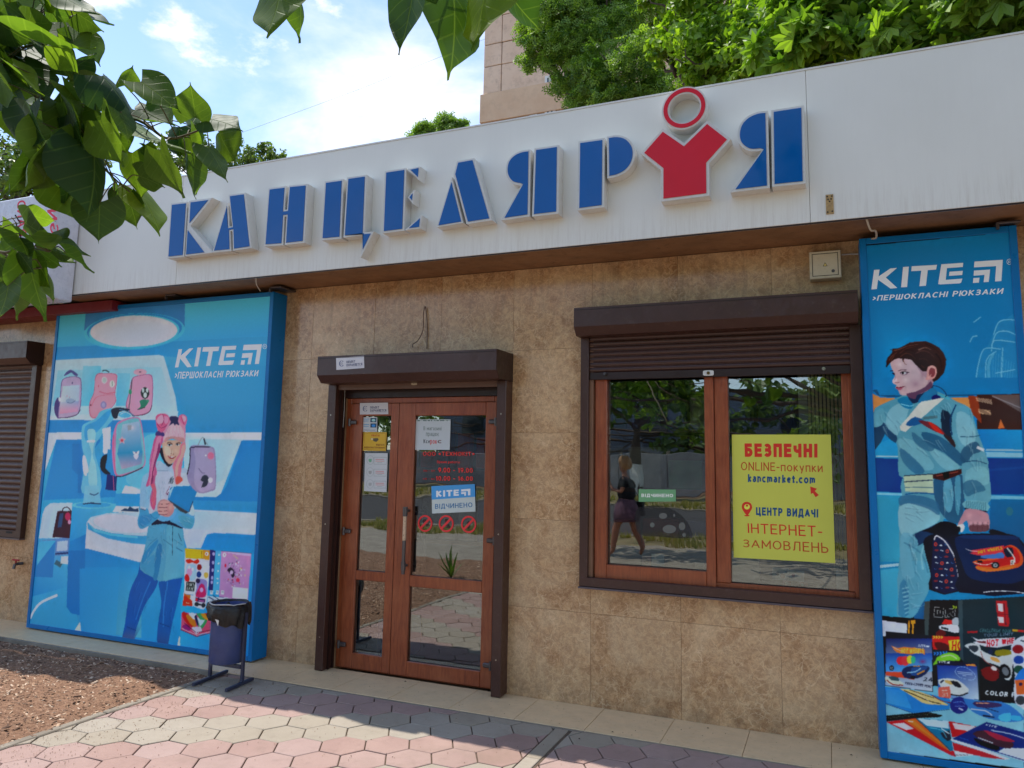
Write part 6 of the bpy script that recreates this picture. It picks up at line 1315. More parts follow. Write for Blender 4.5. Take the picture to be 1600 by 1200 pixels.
a.p(Pp, [200, 490, 250, 480, 320, 500, 326, 560, 310, 690, 190, 690, 205, 580], (150, 140, 190), 2); a.ell(Pp, 218, 505, 26, 28, (60, 40, 90)); a.p(Pp, [236, 560, 262, 538, 292, 560, 312, 640, 300, 690, 240, 700, 190, 680, 220, 600], (196, 50, 116), 3); a.ell(Pp, 262, 610, 22, 26, (236, 170, 210)); a.ell(Pp, 216, 650, 14, 18, (180, 40, 90)); a.p(Pp, [190, 700, 306, 716, 300, 760, 184, 740], (80, 40, 100)); a.ell(Pp, 202, 724, 16, 20, (200, 40, 70)); a.line(Pp, [226, 734, 290, 744], 14, (206, 120, 180)); a.ell(Pp, 205, 778, 26, 26, (52, 62, 76)); a.ell(Pp, 282, 790, 26, 26, (52, 62, 76)); a.line(Pp, [205, 778, 282, 790], 18, (52, 62, 76))
a.p(Pp, [360, 142, 425, 150, 395, 620, 344, 612, 352, 400], (58, 62, 128)); a.p(Pp, [422, 152, 494, 156, 470, 640, 392, 630], (92, 176, 226)); 
for y_ in (190, 290, 380, 470, 520): a.ell(Pp, 402 - (y_ - 190) * .06, y_, 14, 22, (178, 176, 214)); star(Pp, 466 - (y_ - 190) * .06, y_ + 10, 16, (210, 226, 236))
a.p(Pp, [492, 155, 845, 184, 800, 745, 466, 690], (190, 146, 192)); a.p(Pp, [500, 158, 840, 186, 836, 215, 700, 205], (206, 180, 214)); a.line(Pp, [466, 692, 800, 748], 7, (90, 80, 150)); a.line(Pp, [492, 154, 846, 184], 5, (80, 110, 150)); a.ell(Pp, 528, 200, 20, 26, (216, 220, 226)); a.ell(Pp, 530, 198, 8, 10, (190, 130, 170))
rr = random.Random(4)
for k in range(85):
    t = rr.uniform(0, 2 * pi); q = rr.random() ** .7; x_ = 655 + cos(t) * 120 * q; y_ = 420 + sin(t) * 165 * q; c = rr.choice([(208, 200, 220), (222, 206, 226), (150, 110, 160), (212, 90, 130), (110, 80, 130), (190, 200, 210), (216, 196, 150)])
    if rr.random() < .5: a.ell(Pp, x_, y_, rr.uniform(5, 12), rr.uniform(5, 14), c, n=8)
    else: a.line(Pp, [x_, y_, x_ + rr.uniform(-24, 24), y_ + rr.uniform(-30, 30)], rr.uniform(2, 4), c)
a.p(Pp, [560, 380, 600, 345, 640, 380, 645, 450, 620, 470, 600, 420], (70, 50, 84), 2); a.ell(Pp, 612, 405, 20, 24, (206, 180, 212)); a.ell(Pp, 540, 325, 12, 18, (206, 50, 90)); a.ell(Pp, 686, 496, 22, 24, (216, 70, 110)); a.p(Pp, [628, 575, 805, 592, 800, 722, 618, 706], (216, 212, 222)); a.line(Pp, [690, 250, 630, 200], 10, (200, 200, 140), 0, .8)
for x_ in (362, 432, 492): a.p(Pp, [x_, 615, x_ + 34, 620, x_ + 30, 665, x_ - 4, 660], (206, 210, 216)); a.line(Pp, [x_ + 4, 632, x_ + 26, 635], 6, (110, 130, 150))
a.p(Pp, [330, 690, 560, 700, 760, 760, 720, 800, 330, 790], (190, 204, 214)); a.line(Pp, [340, 690, 500, 780], 12, (44, 72, 120)); a.line(Pp, [395, 672, 520, 770], 10, (60, 90, 130)); a.line(Pp, [320, 680, 620, 730], 5, (224, 230, 232))
a.p(Pp, [30, 875, 170, 885, 370, 885, 372, 1120, 280, 1120, 210, 1155, 18, 1075], (206, 96, 130)); a.p(Pp, [30, 880, 90, 880, 190, 1040, 130, 1040, 60, 970], (190, 44, 50), 2); a.p(Pp, [80, 900, 160, 930, 200, 1020, 170, 1040, 110, 980], (224, 130, 40), 3); a.p(Pp, [110, 880, 200, 890, 180, 960, 140, 930], (232, 220, 220), 2); a.p(Pp, [176, 920, 200, 900, 230, 1010, 210, 1030], (40, 50, 96)); a.p(Pp, [200, 890, 290, 890, 330, 960, 270, 1060, 220, 1030, 240, 950], (70, 160, 110), 3); a.p(Pp, [210, 925, 250, 960, 300, 960, 270, 1010, 240, 1030], (196, 220, 228), 2); a.p(Pp, [250, 890, 350, 890, 350, 950, 310, 960], (206, 150, 60), 2); a.p(Pp, [300, 885, 350, 885, 350, 940], (196, 40, 60)); a.p(Pp, [30, 1040, 90, 1010, 140, 1060, 100, 1090], (150, 50, 130), 2); a.p(Pp, [150, 1045, 250, 1040, 270, 1090, 200, 1130, 150, 1080], (214, 196, 210)); a.line(Pp, [18, 1076, 208, 1156, 372, 1110], 8, (110, 50, 90)); a.line(Pp, [60, 1000, 200, 1110, 370, 1080], 6, (60, 40, 60)); a.line(Pp, [30, 1060, 208, 1140, 370, 1100], 7, (222, 200, 206))
rr = random.Random(23)
def foldsL(T, boxes, n, dark, light, w):
    for x0, y0, x1, y1, an, sp in boxes:
        for _ in range(n):
            x_ = rr.uniform(x0, x1); y_ = rr.uniform(y0, y1); t = an + rr.uniform(-sp, sp); L_ = rr.uniform(5, 14) * w; dx, dy = cos(t) * L_, sin(t) * L_
            a.line(T, [x_, y_, x_ + dx * .5 - dy * .1, y_ + dy * .5 + dx * .1, x_ + dx, y_ + dy], w, dark, 3, .35, w * .3); a.line(T, [x_ + w, y_ - w, x_ + w + dx * .5, y_ - w + dy * .5, x_ + w + dx, y_ - w + dy], w, light, 3, .3, w * .3)
foldsL(Hh, [(300, 80, 420, 400, 1.4, .3), (450, 60, 600, 300, 1.5, .4), (250, 560, 380, 700, .4, .4), (740, 560, 920, 700, .5, .4), (400, 720, 800, 1100, 1.5, .4), (320, 1000, 460, 1200, 2.2, .3)], 8, (60, 120, 160), (190, 214, 224), 7)
foldsL(Cq, [(740, 160, 820, 400, 1.8, .2), (890, 180, 960, 420, 1.6, .2)], 8, (16, 80, 150), (60, 140, 206), 5)
foldsL(G, [(330, 620, 440, 1000, 1.9, .15), (350, 1000, 400, 1400, 1.6, .2), (680, 800, 780, 1050, 1.7, .25), (540, 340, 780, 460, 1.5, .15)], 9, (160, 80, 124), (240, 180, 196), 6)
a.build_photo('printed_picture', lp, .0046, 1)
# lettering
a = Art(PYF - .0008)
q0 = at(*A(965, 968), PYF); q1 = at(*A(1428, 950), PYF); hL = at(*A(1437, 838), PYF).z - q1.z
put_logo(a, (q0.x, q0.z), (q1.x, q1.z), hL * .97)
a.text(A, '>ПЕРШОКЛАСНІ РЮКЗАКИ', (962, 1030, 1424, 1016, 1428, 982, 966, 992), WHT, .022, .12)
a.line(A, [v for t in range(13) for v in (1460 + 11 * cos(t * pi / 6), 852 + 13 * sin(t * pi / 6))], 2.4, WHT); a.text(A, 'R', (1455, 858, 1466, 858, 1466, 846, 1455, 846), WHT)
a.build('printed_lettering', lp)['kind'] = 'stuff'

# ------------------------------------------------------------------ right poster
rp, rect = poster_box('tall blue poster box with a boy in overalls holding a school bag', 'poster_box', .206, 1.016, .012, 2.995)
R7 = TT(1300, 600, 4.0); R8 = TT(1300, 880, 3.75); F = TT(1370, 520, 9.231); K = TT(1440, 780, 7.5); Mq = TT(1370, 940, 6.957); Nn = TT(1370, 1060, 6.957)
a = Art(PYF, gain=.88); a.clip = rect; a.rec = []
a.quad(I_, (1345, 385, 1592, 358, 1640, 640, 1356, 640), ((2, 122, 176), (4, 134, 190), (10, 140, 196), (14, 140, 196)), 4, 6)
a.quad(I_, (1356, 640, 1640, 640, 1640, 960, 1368, 960), ((20, 150, 204), (14, 140, 198), (6, 116, 170), (30, 150, 190)), 4, 4)
a.ell(I_, 1400, 560, 90, 110, (24, 158, 210), (10, 140, 196), .8, 0)
# ghost bag outline upper right
a.p(R6, [890, 780, 915, 720, 960, 703, 1010, 705, 1010, 1110, 800, 1110, 795, 1020, 820, 890, 850, 860], (40, 150, 200), 3, .6)
for pts in ([890, 790, 915, 722, 960, 705, 1010, 708], [880, 850, 905, 780, 960, 768, 1015, 790], [800, 1110, 795, 1020, 820, 900, 850, 862, 930, 868], [850, 1080, 850, 930, 905, 880], [880, 880, 895, 820, 1010, 830], [900, 1000, 1010, 980], [880, 1060, 1010, 1040], [940, 860, 930, 1080], [760, 830, 775, 800, 800, 795], [780, 720, 820, 690]): a.line(R6, pts, 6, (120, 198, 224), 3, .75)
a.line(R6, [870, 1100, 862, 960, 890, 890], 16, (100, 190, 220), 3, .5); a.ell(R6, 1005, 1060, 20, 14, (180, 226, 236), a=.6, a2=0, c2=(120, 200, 230)); a.line(R6, [800, 1105, 1010, 1100], 6, (70, 160, 200), 0, .8)
for k in range(9): a.line(R6, [890 + k * 14, 880 + k * 8, 884 + k * 13, 1060], 3, (90, 180, 214), 0, .5)
# orange corners and shelf
a.p(F, [0, 900, 60, 940, 200, 960, 120, 1010, 0, 1110], (214, 166, 104)); a.p(R7, [246, 60, 300, 85, 420, 90, 860, 84, 905, 80, 905, 160, 880, 200, 246, 200], (206, 150, 96)); a.p(R7, [255, 40, 290, 72, 350, 82, 860, 74, 1200, 60, 1200, 40, 860, 40, 300, 30], (8, 100, 140)); a.quad(R7, (246, -40, 1200, -40, 1200, 62, 300, 72), ((14, 140, 196), (10, 134, 190), (10, 132, 186), (16, 140, 190)), 3, 1)
a.p(R7, [905, 68, 1190, 62, 1190, 286, 905, 282], (72, 48, 44)); a.p(R7, [850, 76, 910, 76, 935, 250, 870, 180], (150, 74, 44)); a.p(R7, [990, 70, 1190, 68, 1190, 180, 1080, 120], (108, 96, 96)); a.p(R7, [1036, 280, 1052, 220, 1078, 276], (206, 120, 70)); a.line(R7, [1000, 76, 1180, 150], 8, (150, 146, 150), 0, .7)
for k in range(11): a.line(R7, [900 + k * 9, 85 + k, 908 + k * 9, 108 + 2 * k], 4, (210, 186, 160)); a.line(R7, [915 + k * 7, 155 + k, 920 + k * 7, 185 + k], 4, (206, 170, 136))
a.quad(R7, (905, 284, 1190, 288, 1190, 450, 960, 448), ((14, 140, 200), (30, 156, 208), (34, 150, 204), (20, 140, 200)), 2, 2); a.line(R7, [960, 412, 1190, 416], 12, (140, 186, 206)); a.p(R7, [960, 425, 1190, 430, 1190, 460, 965, 455], (130, 190, 214))
a.p(R7, [270, 380, 400, 330, 420, 450, 274, 452], (40, 160, 208)); a.line(R7, [275, 452, 420, 455], 10, (150, 196, 210))
a.p(R7, [268, 462, 430, 470, 460, 680, 272, 672], (8, 78, 150)); a.p(R7, [965, 464, 1200, 466, 1200, 690, 990, 690], (8, 76, 150)); a.line(R7, [968, 540, 1200, 520], 14, (20, 92, 168), 0, .5)
a.line(R7, [272, 686, 440, 690], 14, (120, 194, 218)); a.line(R7, [990, 706, 1200, 712], 22, (110, 184, 212))
a.quad(R7, (272, 700, 450, 700, 440, 1110, 290, 1110), ((56, 164, 196), (50, 160, 194), (70, 176, 202), (46, 156, 190)), 2, 3); a.quad(R7, (990, 722, 1200, 724, 1200, 1000, 980, 920), ((10, 120, 170), (10, 116, 168), (8, 100, 150), (8, 100, 150)), 2, 2); a.ell(R7, 1108, 796, 22, 28, (44, 124, 150))
a.line(R7, [290, 1140, 440, 1126], 18, (160, 206, 218)); a.quad(R8, (285, 40, 400, 25, 390, 320, 290, 305), ((70, 176, 206), (72, 176, 204), (60, 168, 200), (52, 160, 196)), 1, 2); a.quad(R8, (470, 30, 545, 20, 540, 330, 480, 325), ((60, 160, 190), (40, 130, 170), (20, 90, 140), (30, 110, 160)), 1, 2)
# boy: legs
SU = (98, 164, 182); SD = (44, 100, 132); SL_ = (136, 190, 202)
a.p(R7, [440, 590, 640, 580, 815, 560, 820, 720, 800, 860, 700, 840, 690, 900, 660, 930, 610, 960, 615, 1100, 620, 1200, 430, 1200, 425, 1080, 420, 900, 418, 760, 440, 700], SU, 2)
a.p(R8, [400, 0, 590, 0, 585, 90, 560, 180, 520, 250, 475, 318, 385, 312, 388, 200], (96, 168, 190), 2); a.p(R8, [400, 120, 440, 110, 450, 300, 390, 300], (60, 140, 176), 2, .8)
for k in range(7): a.line(R8, [410 + k * 3, 150 + k * 24, 450, 140 + k * 24], 6, (136, 196, 208), 0, .8); a.line(R8, [412 + k * 3, 162 + k * 24, 452, 152 + k * 24], 5, (44, 120, 160), 0, .8)
a.p(R7, [640, 590, 815, 570, 815, 830, 760, 870, 700, 830, 650, 740], (52, 108, 140), 3); a.p(R7, [700, 600, 740, 590, 760, 700, 740, 800, 700, 760], (100, 168, 190), 3); a.p(R7, [770, 590, 800, 580, 805, 700, 790, 820, 770, 760], (90, 160, 184), 3)
a.p(R7, [420, 770, 500, 745, 590, 760, 660, 800, 672, 850, 600, 900, 520, 930, 460, 960, 420, 900], SL_, 3); a.p(R7, [430, 700, 560, 700, 660, 740, 670, 820, 600, 780, 480, 745, 425, 760], (56, 120, 156), 3, .8); a.p(R7, [500, 950, 600, 900, 690, 860, 640, 940, 560, 1000, 480, 1030], (30, 72, 110), 3); a.p(R7, [430, 950, 500, 940, 540, 1000, 500, 1100, 520, 1200, 440, 1200], (110, 178, 198), 3, .8); a.line(R7, [450, 990, 560, 1060, 600, 1180], 10, (60, 128, 160), 3, .6); a.line(R7, [600, 960, 560, 1060, 570, 1160], 12, (140, 194, 204), 3, .6)
# torso
a.p(R7, [250, 180, 310, 130, 400, 90, 480, 60, 640, 40, 780, 110, 860, 150, 890, 230, 920, 330, 960, 440, 975, 520, 850, 500, 815, 520, 815, 560, 640, 572, 450, 590, 415, 540, 415, 440, 400, 360, 330, 290, 270, 380, 252, 340], SU, 2)
a.p(R7, [262, 260, 320, 240, 330, 320, 280, 400, 262, 400], (36, 84, 116), 2); a.p(R7, [255, 190, 320, 150, 330, 240, 262, 270], (110, 172, 186), 3); a.p(R7, [320, 240, 400, 300, 400, 370, 330, 310], (40, 92, 126), 2)
a.p(R7, [400, 130, 480, 110, 470, 200, 420, 300, 400, 320, 340, 260, 350, 180], SL_, 3, .9); a.p(R7, [560, 300, 680, 330, 790, 420, 840, 490, 800, 510, 700, 430, 600, 380], (50, 112, 144), 3); a.p(R7, [420, 340, 520, 360, 600, 450, 640, 520, 580, 540, 500, 460, 430, 400], (118, 180, 194), 3); a.p(R7, [430, 400, 520, 470, 580, 545, 520, 560, 440, 480], (60, 126, 158), 3, .9); a.p(R7, [600, 390, 700, 440, 800, 520, 720, 540, 640, 470], (128, 186, 198), 3, .8); a.p(R7, [500, 300, 560, 340, 640, 400, 600, 420, 520, 370], (60, 120, 150), 3, .8)
# right sleeve
a.p(R7, [770, 140, 850, 150, 885, 220, 920, 330, 955, 420, 975, 500, 985, 600, 995, 690, 970, 750, 860, 740, 826, 710, 818, 600, 810, 500, 850, 480, 780, 380, 740, 260], (104, 168, 186), 2); a.p(R7, [780, 180, 860, 200, 900, 320, 860, 400, 790, 340], SL_, 3, .9); a.p(R7, [690, 160, 750, 200, 740, 300, 760, 370, 700, 330, 680, 230], (22, 58, 82), 2); a.line(R7, [775, 130, 740, 220, 750, 320], 9, (24, 84, 124), 3)
a.p(R7, [820, 400, 900, 360, 930, 420, 880, 440, 840, 490, 800, 470], (48, 104, 136), 3, .9); a.p(R7, [840, 540, 960, 520, 980, 620, 900, 640, 840, 680], (126, 186, 198), 3, .8); a.p(R7, [820, 620, 900, 600, 960, 660, 900, 680, 840, 700], (52, 116, 148), 3, .8); a.line(R7, [800, 330, 880, 330, 925, 320], 5, (50, 110, 140), 3); a.line(R7, [820, 490, 900, 480, 968, 500], 6, (40, 96, 130), 3); a.line(R7, [905, 395, 950, 415], 18, (196, 210, 216))
a.p(R7, [832, 728, 968, 738, 972, 795, 828, 775], (120, 180, 192), 2); 
for k in range(11): a.line(R7, [840 + k * 12, 730 + k, 838 + k * 12, 776 + k * 1.5], 4, (60, 120, 146), 0, .9)
a.line(R7, [828, 778, 970, 798], 8, (30, 52, 80))
# collar, strap, badge
a.p(F, [300, 960, 440, 920, 520, 1010, 500, 1100, 400, 1080, 330, 1020], (10, 136, 176), 2); a.line(F, [345, 1025, 480, 1060, 530, 1040], 12, (150, 214, 230), 2); a.p(F, [440, 900, 560, 880, 720, 820, 800, 770, 850, 880, 700, 960, 600, 1000, 540, 1020, 500, 1000], (20, 64, 100), 2); a.p(F, [600, 980, 700, 850, 820, 790, 880, 890, 760, 970, 640, 1020], (44, 130, 172), 2); a.p(F, [790, 930, 860, 890, 930, 930, 820, 980], (24, 44, 120), 2); a.p(F, [480, 1180, 620, 1010, 900, 945, 960, 950, 860, 1020, 720, 1100, 640, 1200], (196, 206, 204), 1); a.line(F, [880, 890, 960, 920, 1050, 960], 24, (70, 180, 200), 0, .8)
a.line(F, [800, 765, 880, 775, 960, 830, 1000, 890, 990, 930], 11, (16, 60, 96), 4)
a.p(R7, [490, 190, 560, 110, 700, 90, 600, 180, 540, 230, 460, 300, 430, 290, 425, 265], (202, 210, 204), 1); a.p(R7, [470, 240, 520, 205, 580, 235, 520, 260, 470, 262], (36, 110, 160), 2); a.line(R7, [570, 215, 660, 205], 18, (90, 130, 140)); a.p(R7, [540, 228, 620, 240, 680, 280, 710, 320, 650, 300, 580, 262], (120, 60, 76), 2); a.p(R7, [600, 235, 650, 260, 700, 315, 640, 290], (196, 60, 50), 2); a.p(R7, [700, 310, 760, 350, 770, 400, 720, 350], (60, 50, 60), 2)
# belt
a.p(R7, [448, 578, 630, 560, 635, 690, 460, 670], (178, 200, 178), 0); a.line(R7, [450, 612, 630, 600], 7, (60, 90, 110)); a.line(R7, [455, 645, 632, 648], 6, (96, 140, 150)); a.line(R7, [450, 574, 630, 562], 6, (40, 80, 104)); a.line(R7, [455, 690, 540, 680, 640, 688], 8, (30, 110, 160), 3); a.p(R7, [628, 565, 810, 530, 812, 560, 700, 605, 632, 590], (74, 44, 46)); a.line(R7, [650, 575, 790, 548], 6, (150, 90, 80)); a.p(R7, [690, 556, 730, 545, 735, 585, 700, 595], (20, 20, 26))
# hand
a.p(K, [520, 115, 640, 120, 740, 150, 780, 180, 795, 260, 790, 350, 740, 380, 620, 380, 560, 370, 545, 290, 520, 250, 470, 300, 420, 310, 450, 240, 480, 180], (186, 146, 158), 3); a.p(K, [560, 310, 620, 290, 680, 300, 770, 290, 790, 350, 740, 380, 600, 380, 560, 360], (96, 60, 74), 3, .85)
for x_ in (575, 628, 684, 745): a.ell(K, x_, 278, 30, 32, (206, 166, 174), (186, 146, 158), 1, .2); a.line(K, [x_ + 28, 270, x_ + 26, 370], 5, (90, 54, 70), 0, .8)
a.ell(K, 560, 190, 60, 60, (204, 166, 174), (190, 150, 160), .9, 0); a.p(K, [410, 330, 430, 300, 495, 295, 500, 350, 470, 390, 450, 370, 460, 340], (214, 212, 208), 2); a.ell(K, 430, 352, 26, 34, (20, 22, 28)); a.line(K, [310, 345, 400, 340], 10, (70, 150, 170)); a.line(K, [330, 295, 400, 312], 6, (120, 180, 200))
# head
a.p(F, [420, 480, 700, 480, 800, 520, 820, 690, 780, 800, 640, 880, 480, 900, 420, 800], (176, 146, 158), 2)
a.p(F, [205, 420, 300, 360, 450, 360, 560, 460, 650, 600, 740, 680, 700, 780, 600, 850, 520, 890, 430, 905, 360, 900, 330, 880, 320, 845, 290, 815, 270, 790, 285, 760, 250, 740, 225, 710, 232, 680, 265, 620, 240, 560, 205, 480], (196, 172, 178), 2)
a.p(F, [430, 880, 560, 850, 700, 780, 780, 700, 800, 780, 700, 850, 580, 900, 560, 960, 460, 930], (110, 84, 112), 2); a.ell(F, 560, 740, 130, 110, (176, 142, 158), (196, 170, 178), .9, 0); a.ell(F, 420, 680, 90, 80, (214, 196, 198), (198, 172, 178), .9, 0); a.ell(F, 330, 460, 90, 70, (214, 196, 198), (200, 176, 182), .9, 0); a.ell(F, 370, 860, 50, 30, (206, 186, 190), (196, 172, 178), .9, 0); a.ell(F, 660, 620, 60, 120, (170, 134, 146), (190, 160, 170), .8, 0)
a.p(F, [230, 680, 262, 650, 290, 660, 300, 690, 275, 715, 235, 715], (206, 190, 198), 2); a.line(F, [262, 715, 300, 722, 330, 712], 7, (130, 86, 106), 3); a.line(F, [265, 620, 268, 660, 250, 690], 6, (170, 140, 156), 3)
a.line(F, [310, 555, 360, 535, 430, 540], 12, (110, 80, 90), 3); a.line(F, [200, 548, 235, 552], 14, (40, 44, 80)); a.ell(F, 395, 582, 56, 20, (120, 90, 110)); a.ell(F, 390, 582, 40, 16, (206, 204, 210)); a.ell(F, 378, 583, 18, 17, (34, 26, 40)); a.line(F, [335, 578, 390, 562, 470, 576], 8, (40, 24, 36), 3); a.line(F, [350, 606, 400, 612, 440, 600], 5, (150, 116, 130), 3); a.p(F, [215, 575, 262, 585, 255, 615, 240, 600], (30, 36, 66), 2)
a.p(F, [280, 785, 330, 790, 405, 775, 350, 805, 290, 812], (150, 70, 96), 2); a.line(F, [275, 782, 330, 788, 410, 770], 6, (90, 40, 60), 3); a.p(F, [285, 806, 340, 804, 380, 798, 350, 826, 310, 830], (178, 112, 134), 2); a.line(F, [405, 765, 425, 790], 5, (150, 112, 126))
a.p(F, [140, 500, 135, 420, 160, 360, 220, 290, 230, 230, 300, 230, 370, 200, 480, 140, 600, 125, 700, 120, 800, 160, 900, 215, 960, 290, 1000, 380, 995, 470, 970, 580, 930, 620, 880, 680, 820, 710, 800, 680, 860, 600, 850, 520, 800, 480, 740, 490, 720, 560, 660, 560, 600, 500, 540, 440, 500, 390, 430, 380, 400, 375, 380, 430, 365, 375, 310, 370, 250, 390, 200, 430, 150, 490], (62, 44, 46), 1)
for pts, c, w in (([250, 260, 350, 230, 460, 190, 600, 170], (122, 90, 86), 16), ([600, 250, 700, 215, 790, 250], (130, 104, 98), 22), ([330, 300, 430, 230, 560, 200], (96, 64, 60), 14), ([560, 300, 660, 260, 760, 290, 830, 360], (96, 70, 66), 16), ([180, 400, 220, 340, 300, 280], (128, 90, 84), 12), ([340, 350, 420, 300, 500, 320, 560, 380], (104, 68, 60), 16), ([600, 380, 700, 380, 760, 440], (84, 58, 54), 16), ([700, 160, 820, 220, 900, 300], (40, 30, 40), 16), ([850, 300, 920, 400, 930, 520], (30, 22, 30), 26), ([640, 470, 700, 520], (96, 60, 54), 22), ([480, 150, 560, 135, 660, 130], (110, 78, 74), 10), ([210, 400, 240, 350, 260, 330], (150, 106, 92), 8), ([400, 250, 520, 260, 600, 330], (44, 30, 34), 12)): a.line(F, pts, w, c, 4, .8, 4)
a.p(F, [130, 500, 150, 420, 165, 440, 152, 500], (40, 34, 46)); a.line(F, [195, 250, 250, 240, 300, 240], 7, (60, 44, 48)); a.line(F, [385, 380, 400, 440, 432, 462], 9, (140, 92, 80), 3)
a.p(F, [725, 540, 745, 490, 800, 472, 850, 500, 868, 560, 850, 630, 810, 668, 740, 680, 705, 672, 720, 620], (204, 154, 152), 3); a.p(F, [752, 560, 780, 510, 830, 520, 845, 570, 820, 630, 780, 640, 790, 590, 760, 620], (140, 76, 84), 3); a.ell(F, 745, 645, 24, 24, (222, 180, 176), (206, 158, 156), 1, .2); a.line(F, [748, 520, 790, 488, 840, 520, 852, 580], 9, (224, 178, 170), 4)
# school bag
a.p(K, [20, 500, 80, 430, 170, 405, 340, 400, 420, 460, 440, 1080, 90, 1060, 110, 900, 60, 700], (20, 24, 48), 2); a.p(K, [0, 370, 120, 330, 230, 260, 400, 290, 430, 420, 200, 420, 60, 380], (18, 22, 44), 2); a.p(K, [150, 450, 300, 480, 400, 680, 430, 1060, 130, 1050, 130, 600], (22, 36, 78), 2)
rr = random.Random(8)
for r in range(8):
    for c in range(4):
        x_ = 165 + c * 62 + (r % 2) * 12; y_ = 530 + r * 72 + rr.uniform(-6, 6)
        if x_ > 300 + r * 22: continue
        k = (r * 3 + c) % 5
        if k == 0: a.ell(K, x_, y_, 20, 24, (190, 70, 56), n=12); a.ell(K, x_, y_, 8, 11, (30, 44, 96), n=8)
        elif k == 1: a.p(K, [x_ - 18, y_ + 4, x_, y_ - 10, x_ + 20, y_ + 10, x_ - 6, y_ + 12], (206, 214, 222), 1)
        elif k == 2: a.line(K, [x_ - 14, y_ - 8, x_ - 10, y_ + 10, x_ + 8, y_ + 6], 6, (70, 120, 180))
        elif k == 3: a.ell(K, x_, y_, 26, 12, (130, 50, 64), n=10)
        else: a.line(K, [x_ - 18, y_ - 4, x_ + 18, y_ + 8], 9, (196, 206, 216))
a.line(K, [150, 480, 160, 440, 190, 432, 270, 490, 340, 590, 390, 690, 425, 860, 438, 1070], 15, (206, 206, 214), 4); a.p(K, [380, 690, 425, 680, 480, 800, 445, 832, 420, 820], (232, 128, 50), 1)
a.p(K, [340, 430, 480, 405, 900, 400, 1080, 420, 1160, 480, 1250, 640, 1250, 1100, 440, 1090, 430, 900, 380, 660, 330, 500], (20, 26, 52), 2); a.p(K, [390, 500, 480, 430, 1060, 430, 1150, 500, 1250, 680, 1250, 900, 1150, 960, 1000, 990, 700, 960, 540, 900, 470, 740], (14, 42, 86), 3); a.p(K, [480, 420, 1060, 425, 1100, 470, 500, 460], (20, 56, 104), 2); a.p(K, [790, 370, 830, 350, 990, 400, 960, 420, 800, 400], (16, 20, 44), 2)
a.line(K, [720, 1090, 860, 1076, 1060, 1078, 1200, 1100], 10, (200, 206, 214), 4)
# flame, wordmark and red racing car on the bag
a.p(K, [600, 730, 700, 700, 760, 700, 860, 640, 960, 560, 1040, 535, 1120, 570, 1170, 640, 1190, 720, 1160, 780, 1080, 810, 960, 830, 760, 850, 640, 815, 640, 780, 720, 780, 620, 750], (222, 92, 46), 2); a.p(K, [940, 570, 1030, 545, 1110, 590, 1150, 680, 1130, 750, 1000, 770, 900, 790, 720, 790, 640, 770, 620, 750, 760, 720, 900, 700], (190, 36, 40), 2)
a.p(K, [515, 580, 570, 598, 640, 590, 700, 580, 960, 540, 960, 600, 860, 640, 700, 660, 620, 650, 560, 630, 600, 620], (206, 60, 76), 1); a.line(K, [515, 580, 580, 605, 650, 610], 6, (216, 200, 210), 3); a.text(K, 'HOT WHEELS', (665, 640, 945, 590, 935, 552, 655, 604), (240, 186, 44), .035, .1)
a.p(K, [700, 660, 860, 640, 940, 620, 960, 690, 720, 690], (84, 120, 180), 2); a.p(K, [960, 580, 1060, 570, 1070, 660, 1000, 680, 970, 640], (30, 32, 60), 2); a.line(K, [1000, 570, 1080, 680, 1090, 740], 14, (206, 200, 196), 3); a.ell(K, 862, 772, 48, 40, (26, 22, 30)); a.ell(K, 862, 774, 28, 24, (150, 150, 156)); a.ell(K, 862, 774, 8, 7, (30, 30, 34)); a.line(K, [610, 740, 740, 770, 830, 745], 8, (222, 206, 200), 3); a.p(K, [640, 720, 700, 716, 720, 745, 660, 745], (30, 20, 26)); a.p(K, [1040, 712, 1082, 706, 1080, 765, 1036, 770], (206, 196, 190)); a.text(K, '6', (1048, 762, 1070, 760, 1072, 718, 1050, 720), (40, 30, 40)); a.p(K, [640, 786, 800, 820, 960, 800, 1100, 780, 1000, 826, 780, 846, 660, 820], (232, 118, 50), 2)
# books and packs at the bottom
a.quad(Nn, (90, 80, 1600, 80, 1600, 980, 110, 880), ((120, 186, 210), (130, 190, 208), (140, 190, 206), (150, 196, 208)), 4, 4)
a.p(Mq, [520, 0, 590, -10, 600, 360, 500, 380], (70, 84, 86)); a.p(Mq, [580, -20, 900, -20, 910, 380, 560, 370], (24, 24, 30)); a.line(Mq, [630, 60, 725, 68, 718, 170, 620, 165], 6, (186, 190, 190), closed=True); a.line(Mq, [660, 92, 690, 94, 688, 138, 660, 136], 5, (186, 190, 190), closed=True); a.line(Mq, [742, 170, 748, 70, 830, 78, 828, 120, 790, 124, 830, 165, 780, 165, 770, 130, 765, 170], 6, (186, 190, 190), closed=True); a.line(Mq, [850, 82, 850, 160], 6, (186, 190, 190))
a.p(Mq, [822, 45, 840, 45, 850, 60, 836, 76, 822, 76, 834, 60], (170, 200, 60)); a.p(Mq, [850, 48, 864, 48, 872, 60, 860, 76, 848, 76, 860, 60], (170, 200, 60))
a.p(Mq, [705, 240, 740, 190, 820, 200, 820, 250], (210, 46, 40), 1); a.p(Mq, [678, 262, 760, 250, 880, 252, 888, 340, 780, 320, 690, 300], (206, 206, 210), 2); a.p(Mq, [700, 270, 780, 290, 780, 310, 700, 290], (30, 30, 36)); a.p(Mq, [820, 190, 880, 170, 890, 250, 825, 250], (170, 178, 184), 2); a.p(Mq, [640, 340, 700, 300, 760, 350, 660, 400], (110, 24, 26), 2)
